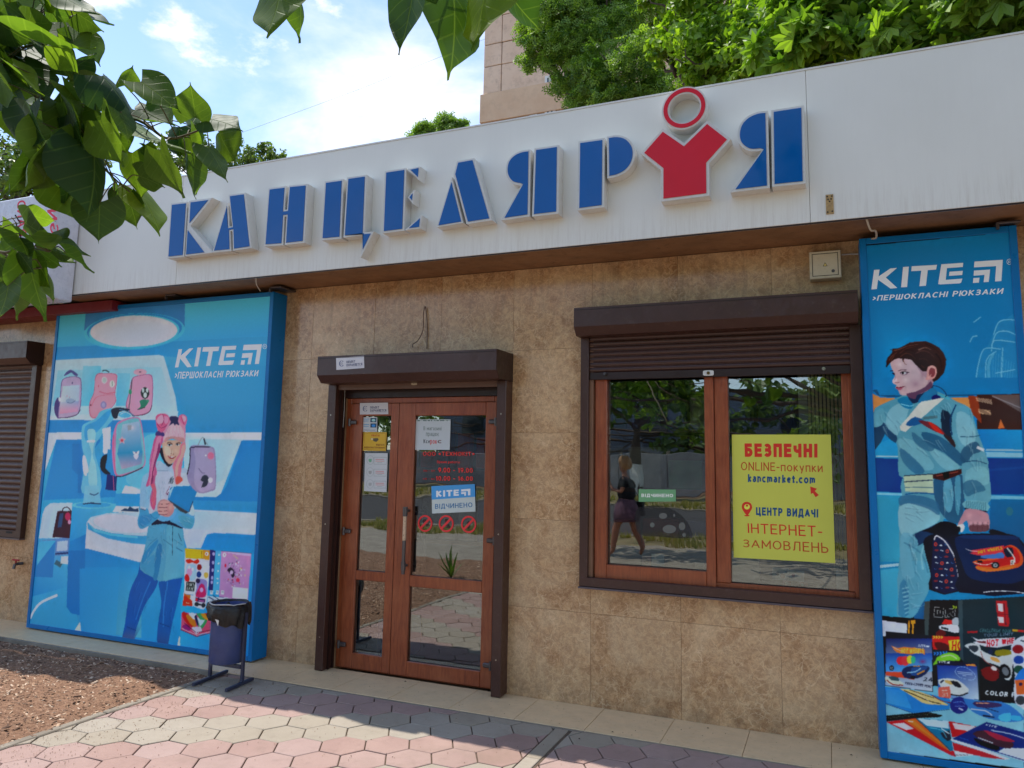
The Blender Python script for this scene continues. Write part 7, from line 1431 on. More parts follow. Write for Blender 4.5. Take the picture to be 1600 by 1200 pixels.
a.p(Mq, [45, 155, 520, 190, 530, 400, 50, 400], (22, 22, 30)); a.p(Mq, [45, 200, 330, 240, 330, 345, 100, 320, 98, 375, 50, 370], (200, 206, 218)); a.text(Mq, 'iT', (340, 350, 416, 350, 420, 200, 345, 205), (222, 160, 50), .05)
a.p(Mq, [100, 320, 590, 365, 610, 980, 90, 910, 90, 560], (24, 28, 46)); a.quad(Mq, (105, 400, 600, 400, 606, 975, 95, 905), ((30, 44, 104), (28, 56, 132), (196, 204, 212), (150, 176, 206)), 4, 6); a.quad(Mq, (100, 560, 604, 560, 604, 760, 98, 760), ((28, 70, 150), (36, 90, 176), (120, 180, 220), (70, 150, 214)), 3, 3)
a.text(Mq, 'KITE', (452, 488, 530, 494, 532, 470, 456, 464), (206, 212, 220), .04); a.p(Mq, [540, 474, 572, 478, 570, 498, 540, 494], (206, 212, 220))
a.p(Mq, [160, 478, 230, 505, 300, 490, 420, 500, 520, 520, 526, 580, 480, 550, 380, 570, 280, 565, 220, 550, 190, 520], (226, 130, 60), 1); a.text(Mq, 'HOT WHEELS', (262, 560, 512, 562, 508, 505, 266, 505), (244, 196, 90), .04, .1); a.line(Mq, [175, 488, 230, 520, 270, 530], 6, (216, 190, 196), 3)
a.ell(Mq, 265, 640, 48, 48, (206, 50, 70)); a.ell(Mq, 312, 642, 46, 52, (226, 70, 80)); a.ell(Mq, 362, 628, 34, 46, (232, 206, 70)); a.ell(Mq, 396, 630, 26, 40, (70, 180, 140)); a.ell(Mq, 500, 650, 60, 40, (140, 40, 110), a=.9, a2=0, c2=(60, 70, 150))
a.ell(Mq, 163, 720, 26, 28, (20, 24, 34)); a.text(Mq, '12', (150, 732, 176, 734, 176, 708, 150, 706), (200, 206, 210)); a.p(Mq, [100, 760, 290, 765, 420, 850, 300, 830, 100, 800], (206, 84, 60)); a.p(Mq, [275, 750, 330, 705, 440, 695, 560, 700, 570, 740, 500, 810, 400, 838, 300, 820], (26, 54, 100), 2); a.p(Mq, [380, 720, 500, 700, 560, 710, 460, 790, 380, 800], (44, 90, 150), 2); a.line(Mq, [330, 770, 420, 760, 480, 720], 12, (150, 190, 214), 3); a.line(Mq, [440, 790, 520, 750], 16, (214, 150, 60)); a.ell(Mq, 395, 822, 26, 18, (16, 18, 26)); a.line(Mq, [400, 700, 470, 700], 8, (226, 150, 60))
a.p(Mq, [95, 810, 190, 830, 300, 890, 250, 915, 150, 900, 98, 860], (196, 206, 196), 2); a.p(Mq, [130, 810, 230, 820, 240, 860, 160, 850], (60, 96, 110), 2); a.line(Mq, [110, 850, 180, 900, 290, 905], 12, (150, 50, 50), 3)
a.text(Mq, '24', (508, 862, 606, 870, 606, 826, 512, 820), (50, 64, 84), .02); a.text(Mq, 'FIBER-TIPPED PENS', (308, 898, 592, 936, 596, 908, 312, 870), (60, 70, 96), .04)
a.p(Mq, [598, 370, 910, 380, 905, 530, 612, 520], (200, 40, 40)); a.p(Mq, [630, 440, 740, 450, 800, 500, 760, 530, 660, 520], (96, 20, 26), 2); a.p(Mq, [780, 420, 905, 410, 905, 530, 790, 530], (226, 196, 50)); a.text(Mq, 'HO', (815, 528, 930, 528, 935, 422, 820, 425), (190, 36, 40), .03)
for k in range(4): a.p(Mq, [610 + k * 28, 372, 626 + k * 28, 370, 636 + k * 28, 385, 622 + k * 28, 402, 608 + k * 28, 402, 620 + k * 28, 386], (232, 190, 60))
a.p(Mq, [608, 520, 905, 540, 905, 640, 610, 700], (26, 50, 60))
for k in range(5): a.p(Mq, [615 + k * 32, 548 - k * 2, 634 + k * 32, 546 - k * 2, 646 + k * 32, 562, 630 + k * 32, 582, 612 + k * 32, 582, 626 + k * 32, 564], (50, 130, 206))
a.p(Mq, [660, 600, 780, 550, 880, 580, 905, 640, 760, 640, 612, 690, 640, 640], (130, 196, 60), 2); a.line(Mq, [700, 600, 800, 580, 870, 620], 12, (200, 220, 180), 3, .8)
a.p(Mq, [880, -20, 1640, -60, 1640, 1110, 1110, 1085, 920, 620], (32, 56, 66)); a.quad(Mq, (1110, 600, 1480, 600, 1500, 1100, 1120, 1085), ((30, 40, 48), (26, 34, 42), (22, 28, 38), (22, 30, 38)), 1, 2); a.p(Mq, [880, -10, 930, -20, 940, 640, 905, 620], (70, 92, 100), 0, .7)
a.p(Mq, [1290, -10, 1410, -10, 1440, 230, 1430, 270, 1320, 260], (176, 40, 50)); a.p(Mq, [1310, 20, 1370, 24, 1372, 110, 1320, 100], (206, 196, 198)); a.p(Mq, [1310, 160, 1378, 170, 1380, 230, 1330, 226], (206, 196, 198)); a.line(Mq, [1380, 20, 1400, 250], 10, (80, 40, 60)); a.line(Mq, [1300, 130, 1430, 140], 10, (110, 30, 44))
a.text(Mq, 'CHALLENGE YOUR', (1115, 330, 1460, 336, 1462, 300, 1125, 288), (80, 120, 126), .03); a.text(Mq, 'YOUR LIMIT', (1158, 382, 1480, 366, 1484, 335, 1160, 345), (110, 126, 146), .03); a.line(Mq, [980, 330, 1095, 328], 22, (170, 40, 50)); a.line(Mq, [1470, 308, 1530, 312], 24, (190, 150, 50)); a.line(Mq, [1530, 312, 1600, 320], 24, (190, 50, 50))
a.p(Mq, [1030, 380, 1100, 410, 1200, 400, 1500, 388, 1500, 460, 1300, 500, 1190, 490, 1120, 470, 1040, 440, 1090, 430], (206, 206, 212), 1); a.text(Mq, 'HOT WHE', (1195, 492, 1490, 452, 1492, 392, 1195, 414), (196, 40, 60), .04); a.p(Mq, [1080, 425, 1180, 430, 1190, 455, 1110, 445], (110, 30, 44), 1)
a.p(Mq, [950, 480, 1010, 450, 1110, 460, 1130, 520, 1200, 560, 1330, 600, 1460, 520, 1470, 760, 1440, 850, 1380, 830, 1330, 700, 1200, 660, 1130, 600, 1060, 570, 1000, 510], (196, 200, 200), 2); a.p(Mq, [1000, 480, 1090, 480, 1100, 520, 1060, 550, 1010, 520], (60, 70, 80), 2); a.line(Mq, [1010, 520, 1060, 560, 1110, 540], 10, (200, 206, 206), 3); a.p(Mq, [1290, 530, 1430, 520, 1460, 570, 1300, 590], (150, 140, 44), 2); a.ell(Mq, 1235, 545, 24, 30, (40, 60, 90)); a.p(Mq, [1230, 600, 1300, 610, 1340, 660, 1260, 640], (222, 160, 90), 2); a.ell(Mq, 1392, 755, 60, 80, (26, 28, 34), rot=-.4); a.ell(Mq, 1396, 755, 34, 50, (120, 124, 130), rot=-.4); a.line(Mq, [1130, 540, 1170, 640, 1300, 720, 1330, 760], 10, (150, 60, 60), 3, .7); a.p(Mq, [1130, 740, 1250, 700, 1330, 780, 1290, 860, 1180, 840], (140, 30, 36), 2, .8); a.ell(Mq, 1272, 725, 34, 22, (216, 200, 196), rot=.5)
a.text(Mq, 'COLOR P', (1175, 1010, 1500, 1040, 1506, 985, 1180, 962), (206, 212, 216), .05)
a.p(Mq, [1520, 400, 1600, 370, 1680, 380, 1680, 1150, 1560, 1140, 1500, 1090, 1484, 960, 1500, 800, 1470, 640, 1456, 480], (200, 204, 216), 2); a.ell(Mq, 1532, 515, 60, 48, (150, 36, 54)); a.ell(Mq, 1540, 630, 56, 46, (40, 84, 160)); a.ell(Mq, 1540, 735, 52, 44, (44, 90, 80)); a.p(Mq, [1500, 830, 1560, 740, 1640, 720, 1640, 850, 1510, 850], (50, 130, 206), 2); a.p(Mq, [1500, 850, 1640, 845, 1640, 1000, 1520, 1010], (224, 110, 60), 1); a.ell(Mq, 1560, 895, 20, 20, (60, 50, 90)); a.ell(Mq, 1560, 1070, 52, 50, (70, 76, 84)); a.line(Mq, [1560, 420, 1600, 430], 16, (60, 70, 80))
a.p(Mq, [655, 640, 1085, 690, 1110, 1065, 670, 1045], (30, 70, 150)); a.quad(Mq, (665, 700, 1088, 700, 1108, 1062, 668, 1040), ((30, 74, 160), (28, 66, 150), (186, 206, 220), (60, 130, 200)), 3, 5); a.p(Mq, [655, 640, 1085, 670, 1086, 700, 662, 690], (24, 32, 66)); a.text(Mq, 'KITE', (676, 664, 750, 668, 752, 646, 680, 642), (206, 212, 220), .04); a.p(Mq, [764, 650, 794, 652, 792, 672, 762, 670], (206, 212, 220)); a.p(Mq, [960, 680, 1060, 676, 1080, 700, 980, 696], (226, 150, 70))
a.line(Mq, [850, 760, 880, 715, 960, 710, 1050, 770, 1070, 820, 1030, 850, 900, 820], 4, (170, 200, 224), 4, closed=True); a.line(Mq, [870, 758, 1040, 776], 6, (190, 210, 226)); a.line(Mq, [880, 778, 1040, 796], 6, (190, 210, 226)); a.line(Mq, [930, 800, 970, 804], 6, (190, 210, 226))
a.p(Mq, [665, 850, 760, 832, 880, 850, 1000, 950, 960, 1000, 840, 1020, 780, 990, 700, 930], (200, 206, 208), 2); a.p(Mq, [800, 860, 880, 870, 920, 930, 850, 920], (30, 40, 60), 2); a.p(Mq, [740, 850, 800, 860, 820, 900, 750, 880], (200, 170, 110), 2); a.line(Mq, [800, 1005, 900, 1020, 990, 990], 14, (30, 34, 50), 3); a.line(Mq, [690, 880, 730, 850], 16, (40, 50, 80)); a.p(Mq, [670, 930, 790, 920, 806, 1000, 800, 1046, 672, 1038], (226, 116, 104), 1); a.line(Mq, [706, 965, 766, 962], 9, (240, 200, 190)); a.text(Mq, '31', (710, 1030, 772, 1030, 772, 985, 712, 985), (240, 200, 190))
# loose sheets
a.p(Nn, [90, 90, 260, 100, 620, 180, 800, 230, 790, 330, 400, 375, 90, 270], (44, 140, 206), 0); a.quad(Nn, (110, 110, 300, 130, 380, 330, 100, 260), ((60, 150, 214), (50, 150, 214), (60, 160, 220), (80, 170, 222)), 2, 2); a.line(Nn, [90, 272, 400, 378, 795, 335], 5, (30, 74, 120))
a.p(Nn, [245, 105, 360, 120, 460, 140, 580, 180, 700, 240, 790, 290, 700, 285, 580, 280, 500, 265, 400, 200, 320, 150], (214, 196, 140), 1); a.line(Nn, [300, 130, 420, 180, 560, 240, 700, 275], 9, (60, 56, 50), 3); a.line(Nn, [360, 120, 480, 165, 620, 210], 7, (90, 80, 60), 3); a.line(Nn, [600, 180, 700, 240, 800, 260], 8, (150, 60, 60), 3); a.line(Nn, [420, 150, 520, 210, 600, 275], 6, (206, 206, 190), 3)
a.ell(Nn, 895, 290, 100, 92, (40, 56, 140)); a.ell(Nn, 880, 270, 80, 70, (50, 74, 160), (40, 56, 140), 1, 0); a.line(Nn, [830, 260, 920, 250, 960, 280], 8, (100, 140, 210), 3); a.line(Nn, [890, 320, 940, 345], 16, (190, 200, 226)); a.line(Nn, [850, 300, 960, 300], 6, (120, 150, 210), 3)
a.p(Nn, [940, 215, 1100, 240, 1350, 250, 1500, 330, 1590, 420, 1560, 460, 1400, 470, 1200, 430, 1080, 380, 1010, 330], (60, 130, 196), 2); a.p(Nn, [1060, 250, 1300, 260, 1360, 300, 1160, 320, 1060, 290], (70, 60, 110), 2); a.line(Nn, [1080, 265, 1220, 268], 10, (214, 160, 130)); a.line(Nn, [1020, 330, 1180, 350, 1250, 400], 12, (190, 200, 214), 3); a.p(Nn, [1320, 400, 1450, 370, 1450, 460, 1350, 460], (84, 184, 230), 2); a.p(Nn, [1460, 400, 1560, 410, 1560, 455, 1470, 450], (70, 176, 230), 2); a.line(Nn, [1150, 400, 1280, 420], 14, (30, 40, 70)); a.line(Nn, [1180, 320, 1320, 360], 9, (30, 60, 100))
a.p(Nn, [90, 400, 560, 362, 720, 400, 680, 420, 430, 430, 95, 465], (32, 40, 44), 1)
for k in range(24): a.ell(Nn, 110 + k * 22, 428 - k * 2.1 + (k % 3) * 6 - 6, 5, 5, (130, 140, 120), n=6)
a.p(Nn, [105, 470, 420, 430, 840, 790, 860, 850, 800, 830], (200, 44, 60)); a.p(Nn, [165, 490, 295, 480, 405, 545, 325, 560], (216, 206, 210)); a.p(Nn, [290, 450, 430, 432, 800, 760, 820, 800, 700, 740], (226, 110, 50)); a.p(Nn, [330, 450, 400, 445, 760, 760, 600, 640], (236, 136, 60)); a.line(Nn, [400, 540, 620, 700], 8, (200, 60, 40)); a.line(Nn, [340, 462, 400, 470], 14, (222, 200, 190))
a.p(Nn, [430, 428, 780, 460, 830, 780, 800, 790], (26, 126, 160)); a.p(Nn, [440, 432, 780, 462, 785, 545, 545, 512], (190, 210, 222)); a.p(Nn, [690, 590, 790, 560, 810, 660, 770, 680, 720, 640], (60, 60, 76), 1); a.line(Nn, [700, 540, 790, 600], 12, (206, 214, 220)); a.line(Nn, [425, 430, 800, 775], 9, (70, 90, 100)); a.line(Nn, [560, 530, 700, 560, 760, 640], 8, (110, 180, 200), 3)
a.p(Nn, [780, 465, 830, 470, 1080, 520, 900, 620, 820, 640], (196, 44, 58)); a.p(Nn, [820, 480, 1076, 522, 990, 570, 850, 545], (216, 200, 206)); a.p(Nn, [820, 690, 1440, 880, 1200, 860, 840, 780], (196, 50, 64)); a.p(Nn, [820, 640, 1450, 870, 1400, 880, 800, 670], (214, 210, 216)); a.p(Nn, [840, 780, 1200, 860, 1060, 830, 870, 850], (210, 210, 214)); a.line(Nn, [840, 830, 990, 830], 5, (80, 60, 70))
a.p(Nn, [1190, 470, 1660, 600, 1660, 910, 820, 655], (26, 56, 132)); a.p(Nn, [1660, 760, 1660, 900, 1310, 795, 1390, 750], (210, 212, 222)); a.p(Nn, [1040, 600, 1160, 560, 1350, 640, 1480, 700, 1450, 760, 1330, 740, 1180, 690], (84, 50, 70), 2); a.p(Nn, [1160, 560, 1280, 590, 1440, 650, 1500, 690, 1300, 660], (170, 50, 84), 2); a.p(Nn, [1050, 640, 1180, 690, 1330, 740, 1300, 780, 1120, 720], (24, 22, 34), 2); a.line(Nn, [1100, 640, 1260, 700], 9, (200, 206, 214), 3); a.text(Nn, 'KITE', (1180, 510, 1300, 535, 1310, 515, 1190, 492), (206, 212, 222), .04); a.line(Nn, [1240, 560, 1450, 600, 1660, 670], 12, (190, 200, 224), 3, .8); a.line(Nn, [900, 640, 1000, 670], 7, (60, 100, 180)); a.line(Nn, [820, 660, 1660, 915], 7, (200, 206, 216))
rr = random.Random(21)
def folds(T, boxes, n, dark, light, w=7):
    for x0, y0, x1, y1, an, sp in boxes:
        for _ in range(n):
            x_ = rr.uniform(x0, x1); y_ = rr.uniform(y0, y1); t = an + rr.uniform(-sp, sp); L_ = rr.uniform(40, 95); b_ = rr.uniform(-5, 5); dx, dy = cos(t) * L_, sin(t) * L_
            a.line(T, [x_, y_, x_ + dx / 2 - b_ * sin(t), y_ + dy / 2 + b_ * cos(t), x_ + dx, y_ + dy], w, dark, 3, .28, 2); a.line(T, [x_ + 7, y_ - 7, x_ + 7 + dx / 2 - b_ * sin(t), y_ - 7 + dy / 2 + b_ * cos(t), x_ + 7 + dx, y_ - 7 + dy], w, light, 3, .25, 2)
folds(R7, [(300, 150, 420, 280, 1.2, .4), (430, 320, 700, 500, .7, .3), (620, 90, 720, 180, 1.0, .4), (790, 160, 880, 420, 1.3, .5), (850, 460, 950, 680, 1.4, .5), (450, 720, 600, 860, .3, .4), (440, 900, 540, 1100, 1.2, .4), (660, 620, 780, 780, 1.5, .2)], 7, (40, 96, 128), (168, 212, 218))
folds(R8, [(400, 20, 520, 140, 1.4, .4), (400, 180, 470, 280, .2, .4)], 6, (40, 110, 150), (160, 210, 222), 6)
a.build_photo('printed_picture', rp, .0028, 2)
# lettering
a = Art(PYF - .0008)
put_logo(a, lA, lB, lH)
a.text(R6, '>ПЕРШОКЛАСНІ РЮКЗАКИ', (222, 601, 946, 561, 948, 530, 224, 572), WHT, .022, .12)
a.line(R6, [v for t in range(13) for v in (978 + 14 * cos(t * pi / 6), 385 + 15 * sin(t * pi / 6))], 2.6, WHT); a.text(R6, 'R', (972, 393, 985, 392, 985, 378, 972, 379), WHT)
a.build('printed_lettering', rp)['kind'] = 'stuff'

# ================================================================== notices and stickers
def paper(label, quad, Y, c, cat='notice', name='paper_notice', th=.0012, T=I_):
    P = [(at(*T(quad[i], quad[i + 1]), Y).x, at(*T(quad[i], quad[i + 1]), Y).z) for i in (0, 2, 4, 6)]
    e = empty(name, (sum(p[0] for p in P) / 4, Y, min(p[1] for p in P)), label, cat)
    MB().prism(P, Y - th, Y).build('sheet', simple('sheet_%d' % len(bpy.data.materials), rgb(*c), .5, var=.02), e)
    return e
YD = DY - .0015
# yellow notice
Y1 = TT(880, 640, 3.333); YY = YG - .003
e = paper('big yellow notice about safe online purchases on the right window pane', (878, 130, 1393, 130, 1417, 800, 888, 770), YY, (214, 214, 84), T=Y1)
a = Art(YY - .0013); RED = (196, 48, 34); NAVY = (30, 74, 116); ORR = (176, 74, 34)
a.text(Y1, 'БЕЗПЕЧНІ', (946, 246, 1324, 250, 1324, 178, 944, 176), RED, .058); a.text(Y1, 'ONLINE-покупки', (926, 316, 1352, 326, 1350, 280, 926, 272), ORR, .004); a.text(Y1, 'kancmarket.com', (962, 378, 1312, 386, 1312, 344, 962, 336), NAVY, .045)
a.p(Y1, [1286, 400, 1322, 412, 1310, 424, 1332, 445, 1314, 456, 1300, 434, 1290, 440], RED)
a.p(Y1, [930, 508, 936, 488, 956, 480, 976, 488, 984, 508, 976, 528, 958, 550, 938, 528], RED, 3); a.ell(Y1, 957, 506, 15, 14, (214, 214, 84)); a.ell(Y1, 957, 500, 6, 6, RED); a.ell(Y1, 957, 552, 14, 4, RED)
a.text(Y1, 'ЦЕНТР ВИДАЧІ', (1004, 550, 1328, 562, 1328, 518, 1004, 508), NAVY, .045); a.text(Y1, 'ІНТЕРНЕТ-', (962, 642, 1350, 664, 1348, 606, 960, 592), RED, .0); a.text(Y1, 'ЗАМОВЛЕНЬ', (936, 716, 1382, 748, 1380, 694, 936, 676), ORR, .0)
a.build('print', e)['kind'] = 'stuff'
# green OPEN plate on left pane
e = paper('small green ВІДЧИНЕНО plate inside the left window pane', (998, 764.5, 1056, 765, 1056, 783.5, 998, 784), YG - .002, (112, 168, 118), 'sign', 'open_plate')
a = Art(YG - .0035); a.text(TT(940, 720, 6.667), 'ВІДЧИНЕНО', (415, 378, 745, 380, 745, 344, 415, 342), (214, 224, 206), .03); a.build('print', e)
# dark dotted cap decal
dt = empty('mushroom_decal', (at(1050, 800, YG).x, YG, 1.2), 'faint dark mushroom cap decal with pale dots on the left window pane', 'decal')
a = Art(YG + .002); a.blend = False; TD = TT(940, 720, 6.667)
a.p(TD, [360, 520, 420, 480, 560, 466, 700, 490, 820, 560, 900, 650, 938, 740, 940, 800, 800, 808, 600, 790, 400, 770, 350, 640], (44, 44, 46), 3, .45)
for x_, y_, r1, r2 in ((640, 574, 42, 30), (756, 568, 10, 16), (528, 668, 24, 26), (706, 712, 70, 44), (838, 682, 32, 42), (860, 772, 18, 22)): a.ell(TD, x_, y_, r1, r2, (120, 120, 116), a=.6)
a.build('print', dt, M_DECAL)
# stickers on the door and box
def security(quad, Y, T, label, corner=False):
    e = paper(label, quad, Y, (212, 208, 210), 'sticker', 'security_sticker', T=T); a = Art(Y - .0014)
    x0, y0, x1, y1, x2, y2, x3, y3 = quad
    def U(u, v): return (x0 * (1 - u) * (1 - v) + x1 * u * (1 - v) + x2 * u * v + x3 * (1 - u) * v, y0 * (1 - u) * (1 - v) + y1 * u * (1 - v) + y2 * u * v + y3 * (1 - u) * v)
    def UT(x, y): q = U(x, y); return T(*q)
    NV = (50, 62, 104)
    a.line(UT, [v for t in range(10) for v in (.19 + .075 * cos(.7 + t * .55), .5 - .23 * sin(.7 + t * .55))], .03, NV); a.line(UT, [v for t in range(7) for v in (.19 + .030 * cos(t), .5 - .10 * sin(t))], .014, NV)
    a.text(UT, 'ОБЪЕКТ', (.36, .50, .68, .50, .68, .30, .36, .30), (70, 74, 100), .035); a.text(UT, 'ОХРАНЯЕТСЯ', (.36, .78, .93, .78, .93, .56, .36, .56), (70, 74, 100), .035); a.line(UT, [.36, .18, .95, .18], .02, (180, 184, 196)); a.line(UT, [.36, .86, .93, .86], .02, (150, 154, 170))
    a.build('print', e)['kind'] = 'stuff'; return e
Z1 = TT(480, 450, 4.706)
security((213, 514, 418, 499, 420, 588, 215, 603), YB - .001, Z1, 'white security firm sticker on the shutter box over the door')
security((388, 846, 594, 843, 597, 928, 388, 930), YD, Z1, 'white security firm sticker at the top of the left door leaf')
e = paper('small white sticker with two blue picture icons on the left door pane', (405, 950, 516, 949, 514, 1058, 402, 1056), YD + .02, (206, 208, 208), 'sticker', 'icon_sticker', T=Z1); a = Art(YD + .0186)
for y_ in (972, 1012): a.p(Z1, [466, y_ - 16, 510, y_ - 16, 508, y_ + 14, 464, y_ + 14], (30, 64, 90), 1); a.ell(Z1, 488, y_, 14, 10, (150, 190, 190) if y_ < 1000 else (60, 130, 200)); a.line(Z1, [414, y_ - 8, 456, y_ - 8], 6, (110, 150, 180)); a.line(Z1, [414, y_ + 6, 452, y_ + 6], 6, (120, 150, 176))
a.line(Z1, [412, 1044, 500, 1046], 5, (130, 140, 150)); a.build('print', e)['kind'] = 'stuff'
Z2 = TT(540, 620, 6.667)
e = paper('yellow video surveillance sticker on the left door leaf', (188, 366, 430, 370, 420, 566, 180, 560), YD + .02, (222, 176, 44), 'sticker', 'camera_sticker', T=Z2); a = Art(YD + .0186); BR = (120, 60, 30)
a.text(Z2, 'УВАГА!', (268, 412, 354, 414, 354, 394, 268, 392), (170, 60, 30), .03); a.p(Z2, [262, 434, 335, 430, 345, 448, 320, 470, 290, 462, 286, 446, 262, 446], (90, 80, 60), 1); a.ell(Z2, 276, 440, 12, 8, (200, 190, 160)); a.text(Z2, 'ВЕДЕТЬСЯ', (318, 508, 402, 510, 402, 492, 318, 490), BR, .03); a.text(Z2, 'ВІДЕОСПОСТЕРЕЖЕННЯ', (196, 536, 406, 540, 406, 522, 196, 518), BR, .03); a.line(Z2, [196, 376, 420, 380, 412, 556, 190, 550], 3, BR, closed=True); a.build('print', e)['kind'] = 'stuff'
Z3 = TT(540, 700, 6.667)
e = paper('white sheet with three round rule icons on the left door pane', (206, 54, 440, 54, 427, 460, 192, 448), YD + .02, (208, 210, 210), 'notice', 'rules_sheet', T=Z3); a = Art(YD + .0186)
for k, (y_, c_) in enumerate(((126, (110, 160, 130)), (250, (150, 150, 150)), (374, (160, 160, 160)))):
    a.line(Z3, [v for t in range(17) for v in (258 - k * 2 + 36 * cos(t * pi / 8), y_ + 46 * sin(t * pi / 8))], 3, (150, 156, 156)); a.line(Z3, [296, y_ - 30, 428 - k * 3, y_ - 28, 424 - k * 3, y_ + 44, 296, y_ + 42], 3, (130, 134, 136), closed=True)
    a.ell(Z3, 256, y_ + 4, 16, 18, c_, a=.5); a.line(Z3, [240, y_ - 10, 256, y_ + 22, 276, y_ - 14], 5, c_)
    a.line(Z3, [312, y_ - 8, 400, y_ - 6], 5, (196, 90, 90)); a.line(Z3, [312, y_ + 10, 404, y_ + 12], 5, (200, 120, 116) if k != 1 else (190, 80, 80)); a.line(Z3, [330, y_ + 26, 380, y_ + 27], 4, (150, 150, 150))
a.build('print', e)
e = paper('white printed sheet about photocopies on the right door pane', (730, 236, 1095, 234, 1085, 552, 722, 553), YD + .02, (200, 206, 208), 'notice', 'copy_sheet', T=Z2); a = Art(YD + .0186); GR = (96, 110, 106)
a.text(Z2, 'В магазині', (812, 348, 998, 350, 1000, 310, 812, 308), GR, .0); a.text(Z2, 'працює', (838, 408, 972, 410, 972, 376, 838, 374), GR, .0); a.text(Z2, 'Ксе', (812, 484, 878, 484, 878, 444, 812, 442), (60, 64, 66), .02); a.text(Z2, 'рок', (882, 490, 952, 490, 952, 452, 882, 450), (190, 60, 60), .02); a.text(Z2, 'с', (958, 484, 1000, 484, 1000, 450, 958, 450), (110, 80, 80), .02)
a.line(Z2, [736, 248, 1090, 244], 10, (110, 130, 126)); rr = random.Random(6)
for k in range(30): a.line(Z2, [742 + k * 11.6, 240, 747 + k * 11.6, 254], 4, rr.choice([(206, 210, 210), (60, 76, 70)]))
a.build('print', e)
# red vinyl lettering on the right door pane
vl = empty('opening_hours', (at(700, 730, DY).x, YD + .02, 1.5), 'red vinyl opening hours lettering on the right door pane', 'lettering')
RV = (226, 60, 56)
for body, P, c, b_ in (('ООО «ТЕХНОКІТ»', (806, 82, 1345, 82, 1345, 40, 806, 38), RV, .012), ('Время работы', (952, 158, 1190, 160, 1190, 134, 952, 130), (206, 60, 60), .01), ('пн - пт', (812, 248, 930, 250, 930, 230, 812, 228), (170, 50, 50), .01), ('9.00 - 19.00', (965, 255, 1325, 258, 1325, 208, 965, 204), RV, .02),
    ('сб - вс', (806, 330, 930, 332, 930, 310, 806, 308), (170, 50, 50), .01), ('10.00 - 16.00', (940, 340, 1325, 342, 1325, 296, 940, 292), RV, .02)):
    a = Art(YD + .022); a.text(Z3, body, P, c, b_); a.build('vinyl_line', vl)['kind'] = 'stuff'
e = paper('blue and white ВІДЧИНЕНО sticker on the right door pane', (894, 398, 1346, 376, 1354, 662, 902, 682), YD + .02, (206, 214, 208), 'sticker', 'open_sticker', T=Z3); a = Art(YD + .0186)
a.p(Z3, [894, 398, 1346, 376, 1350, 508, 898, 538], (70, 142, 198)); a.text(Z3, 'KITE', (944, 512, 1180, 496, 1180, 432, 944, 446), (214, 222, 228), .05); a.p(Z3, [1205, 432, 1300, 424, 1300, 492, 1275, 494, 1275, 448, 1204, 454], (214, 222, 228)); a.p(Z3, [1204, 462, 1256, 458, 1254, 496, 1236, 497, 1237, 478, 1204, 480], (214, 222, 228)); a.text(Z3, 'ВІДЧИНЕНО', (932, 634, 1322, 616, 1320, 566, 932, 584), (44, 100, 146), .012); a.build('print', e)
for k, (x_, y_, lab) in enumerate(((826, 786, 'no smoking'), (1046, 788, 'no food'), (1280, 796, 'no ice cream'))):
    q = at(*Z3(x_, y_), DY + .02)
    e = empty('prohibition_sticker', (q.x, DY + .02, q.z - .05), 'round red prohibition sticker, ' + ('leftmost of the three on the right door pane', 'middle one of the three on the right door pane', 'rightmost of the three on the right door pane')[k], 'sticker', 'round prohibition stickers on the right door pane')
    a = Art(DY + .0225); r_0 = .063
    def rg(ra, rb, c):
        n = 32; pts = [(q.x + r * cos(2 * pi * i / n), q.z + r * sin(2 * pi * i / n)) for r in (ra, rb) for i in range(n)]
        a.raw(pts, [(i, (i + 1) % n, n + (i + 1) % n, n + i) for i in range(n)], [a.col(c)] * len(pts))
    def loc(P): return [(q.x + u * r_0, q.z + v * r_0) for u, v in P]
    DK = (60, 40, 40)
    if k == 0: a.poly(loc([(-.4, .3), (-.1, .5), (.1, .35), (-.1, .1), (-.35, .1)]), DK, .8); a.poly(loc([(.1, -.4), (.5, -.2), (.45, .05), (.15, -.1)]), DK, .8)
    elif k == 1: a.poly(loc([(-.2, .5), (.1, .6), (.15, .1), (-.15, .1)]), DK, .8); a.poly(loc([(0, -.5), (.5, -.5), (.4, -.1), (.1, -.1)]), DK, .8)
    else: a.poly(loc([(-.3, .2), (.0, .45), (.3, .2), (.05, -.5), (-.1, -.5)]), DK, .7)
    rg(r_0 * .78, r_0, (206, 56, 58)); s2 = .10
    a.poly(loc([(-.62 + s2, -.62 - s2), (.62 + s2, .62 - s2), (.62 - s2, .62 + s2), (-.62 - s2, -.62 + s2)]), (206, 56, 58)); a.build('print', e)
# ================================================================== litter bin
M_BIN = simple('blue_bin_paint', rgb(20, 44, 104), .45, var=.18, vs=10, dirt=(rgb(90, 96, 110), .35)); M_BINF = simple('grey_blue_frame', rgb(50, 54, 76), .5, var=.15, vs=12, dirt=(rgb(110, 100, 92), .3))
bn = empty('litter_bin', (-4.04, 4.43, 0), 'small blue litter bin on a steel stand with a black bag folded over its rim', 'litter bin')
def bar(mb, p, q, w, h):
    p, q = Vector(p), Vector(q); d = (q - p).normalized(); s = d.cross(Vector((0, 0, 1))); s = s.normalized() if s.length > .1 else Vector((1, 0, 0)); u = s.cross(d).normalized()
    vs = [e + s * a * w / 2 + u * b * h / 2 for e in (p, q) for a, b in ((-1, -1), (1, -1), (1, 1), (-1, 1))]
    mb.add(vs, [(0, 3, 2, 1), (4, 5, 6, 7)] + [(i, (i + 1) % 4, 4 + (i + 1) % 4, 4 + i) for i in range(4)])
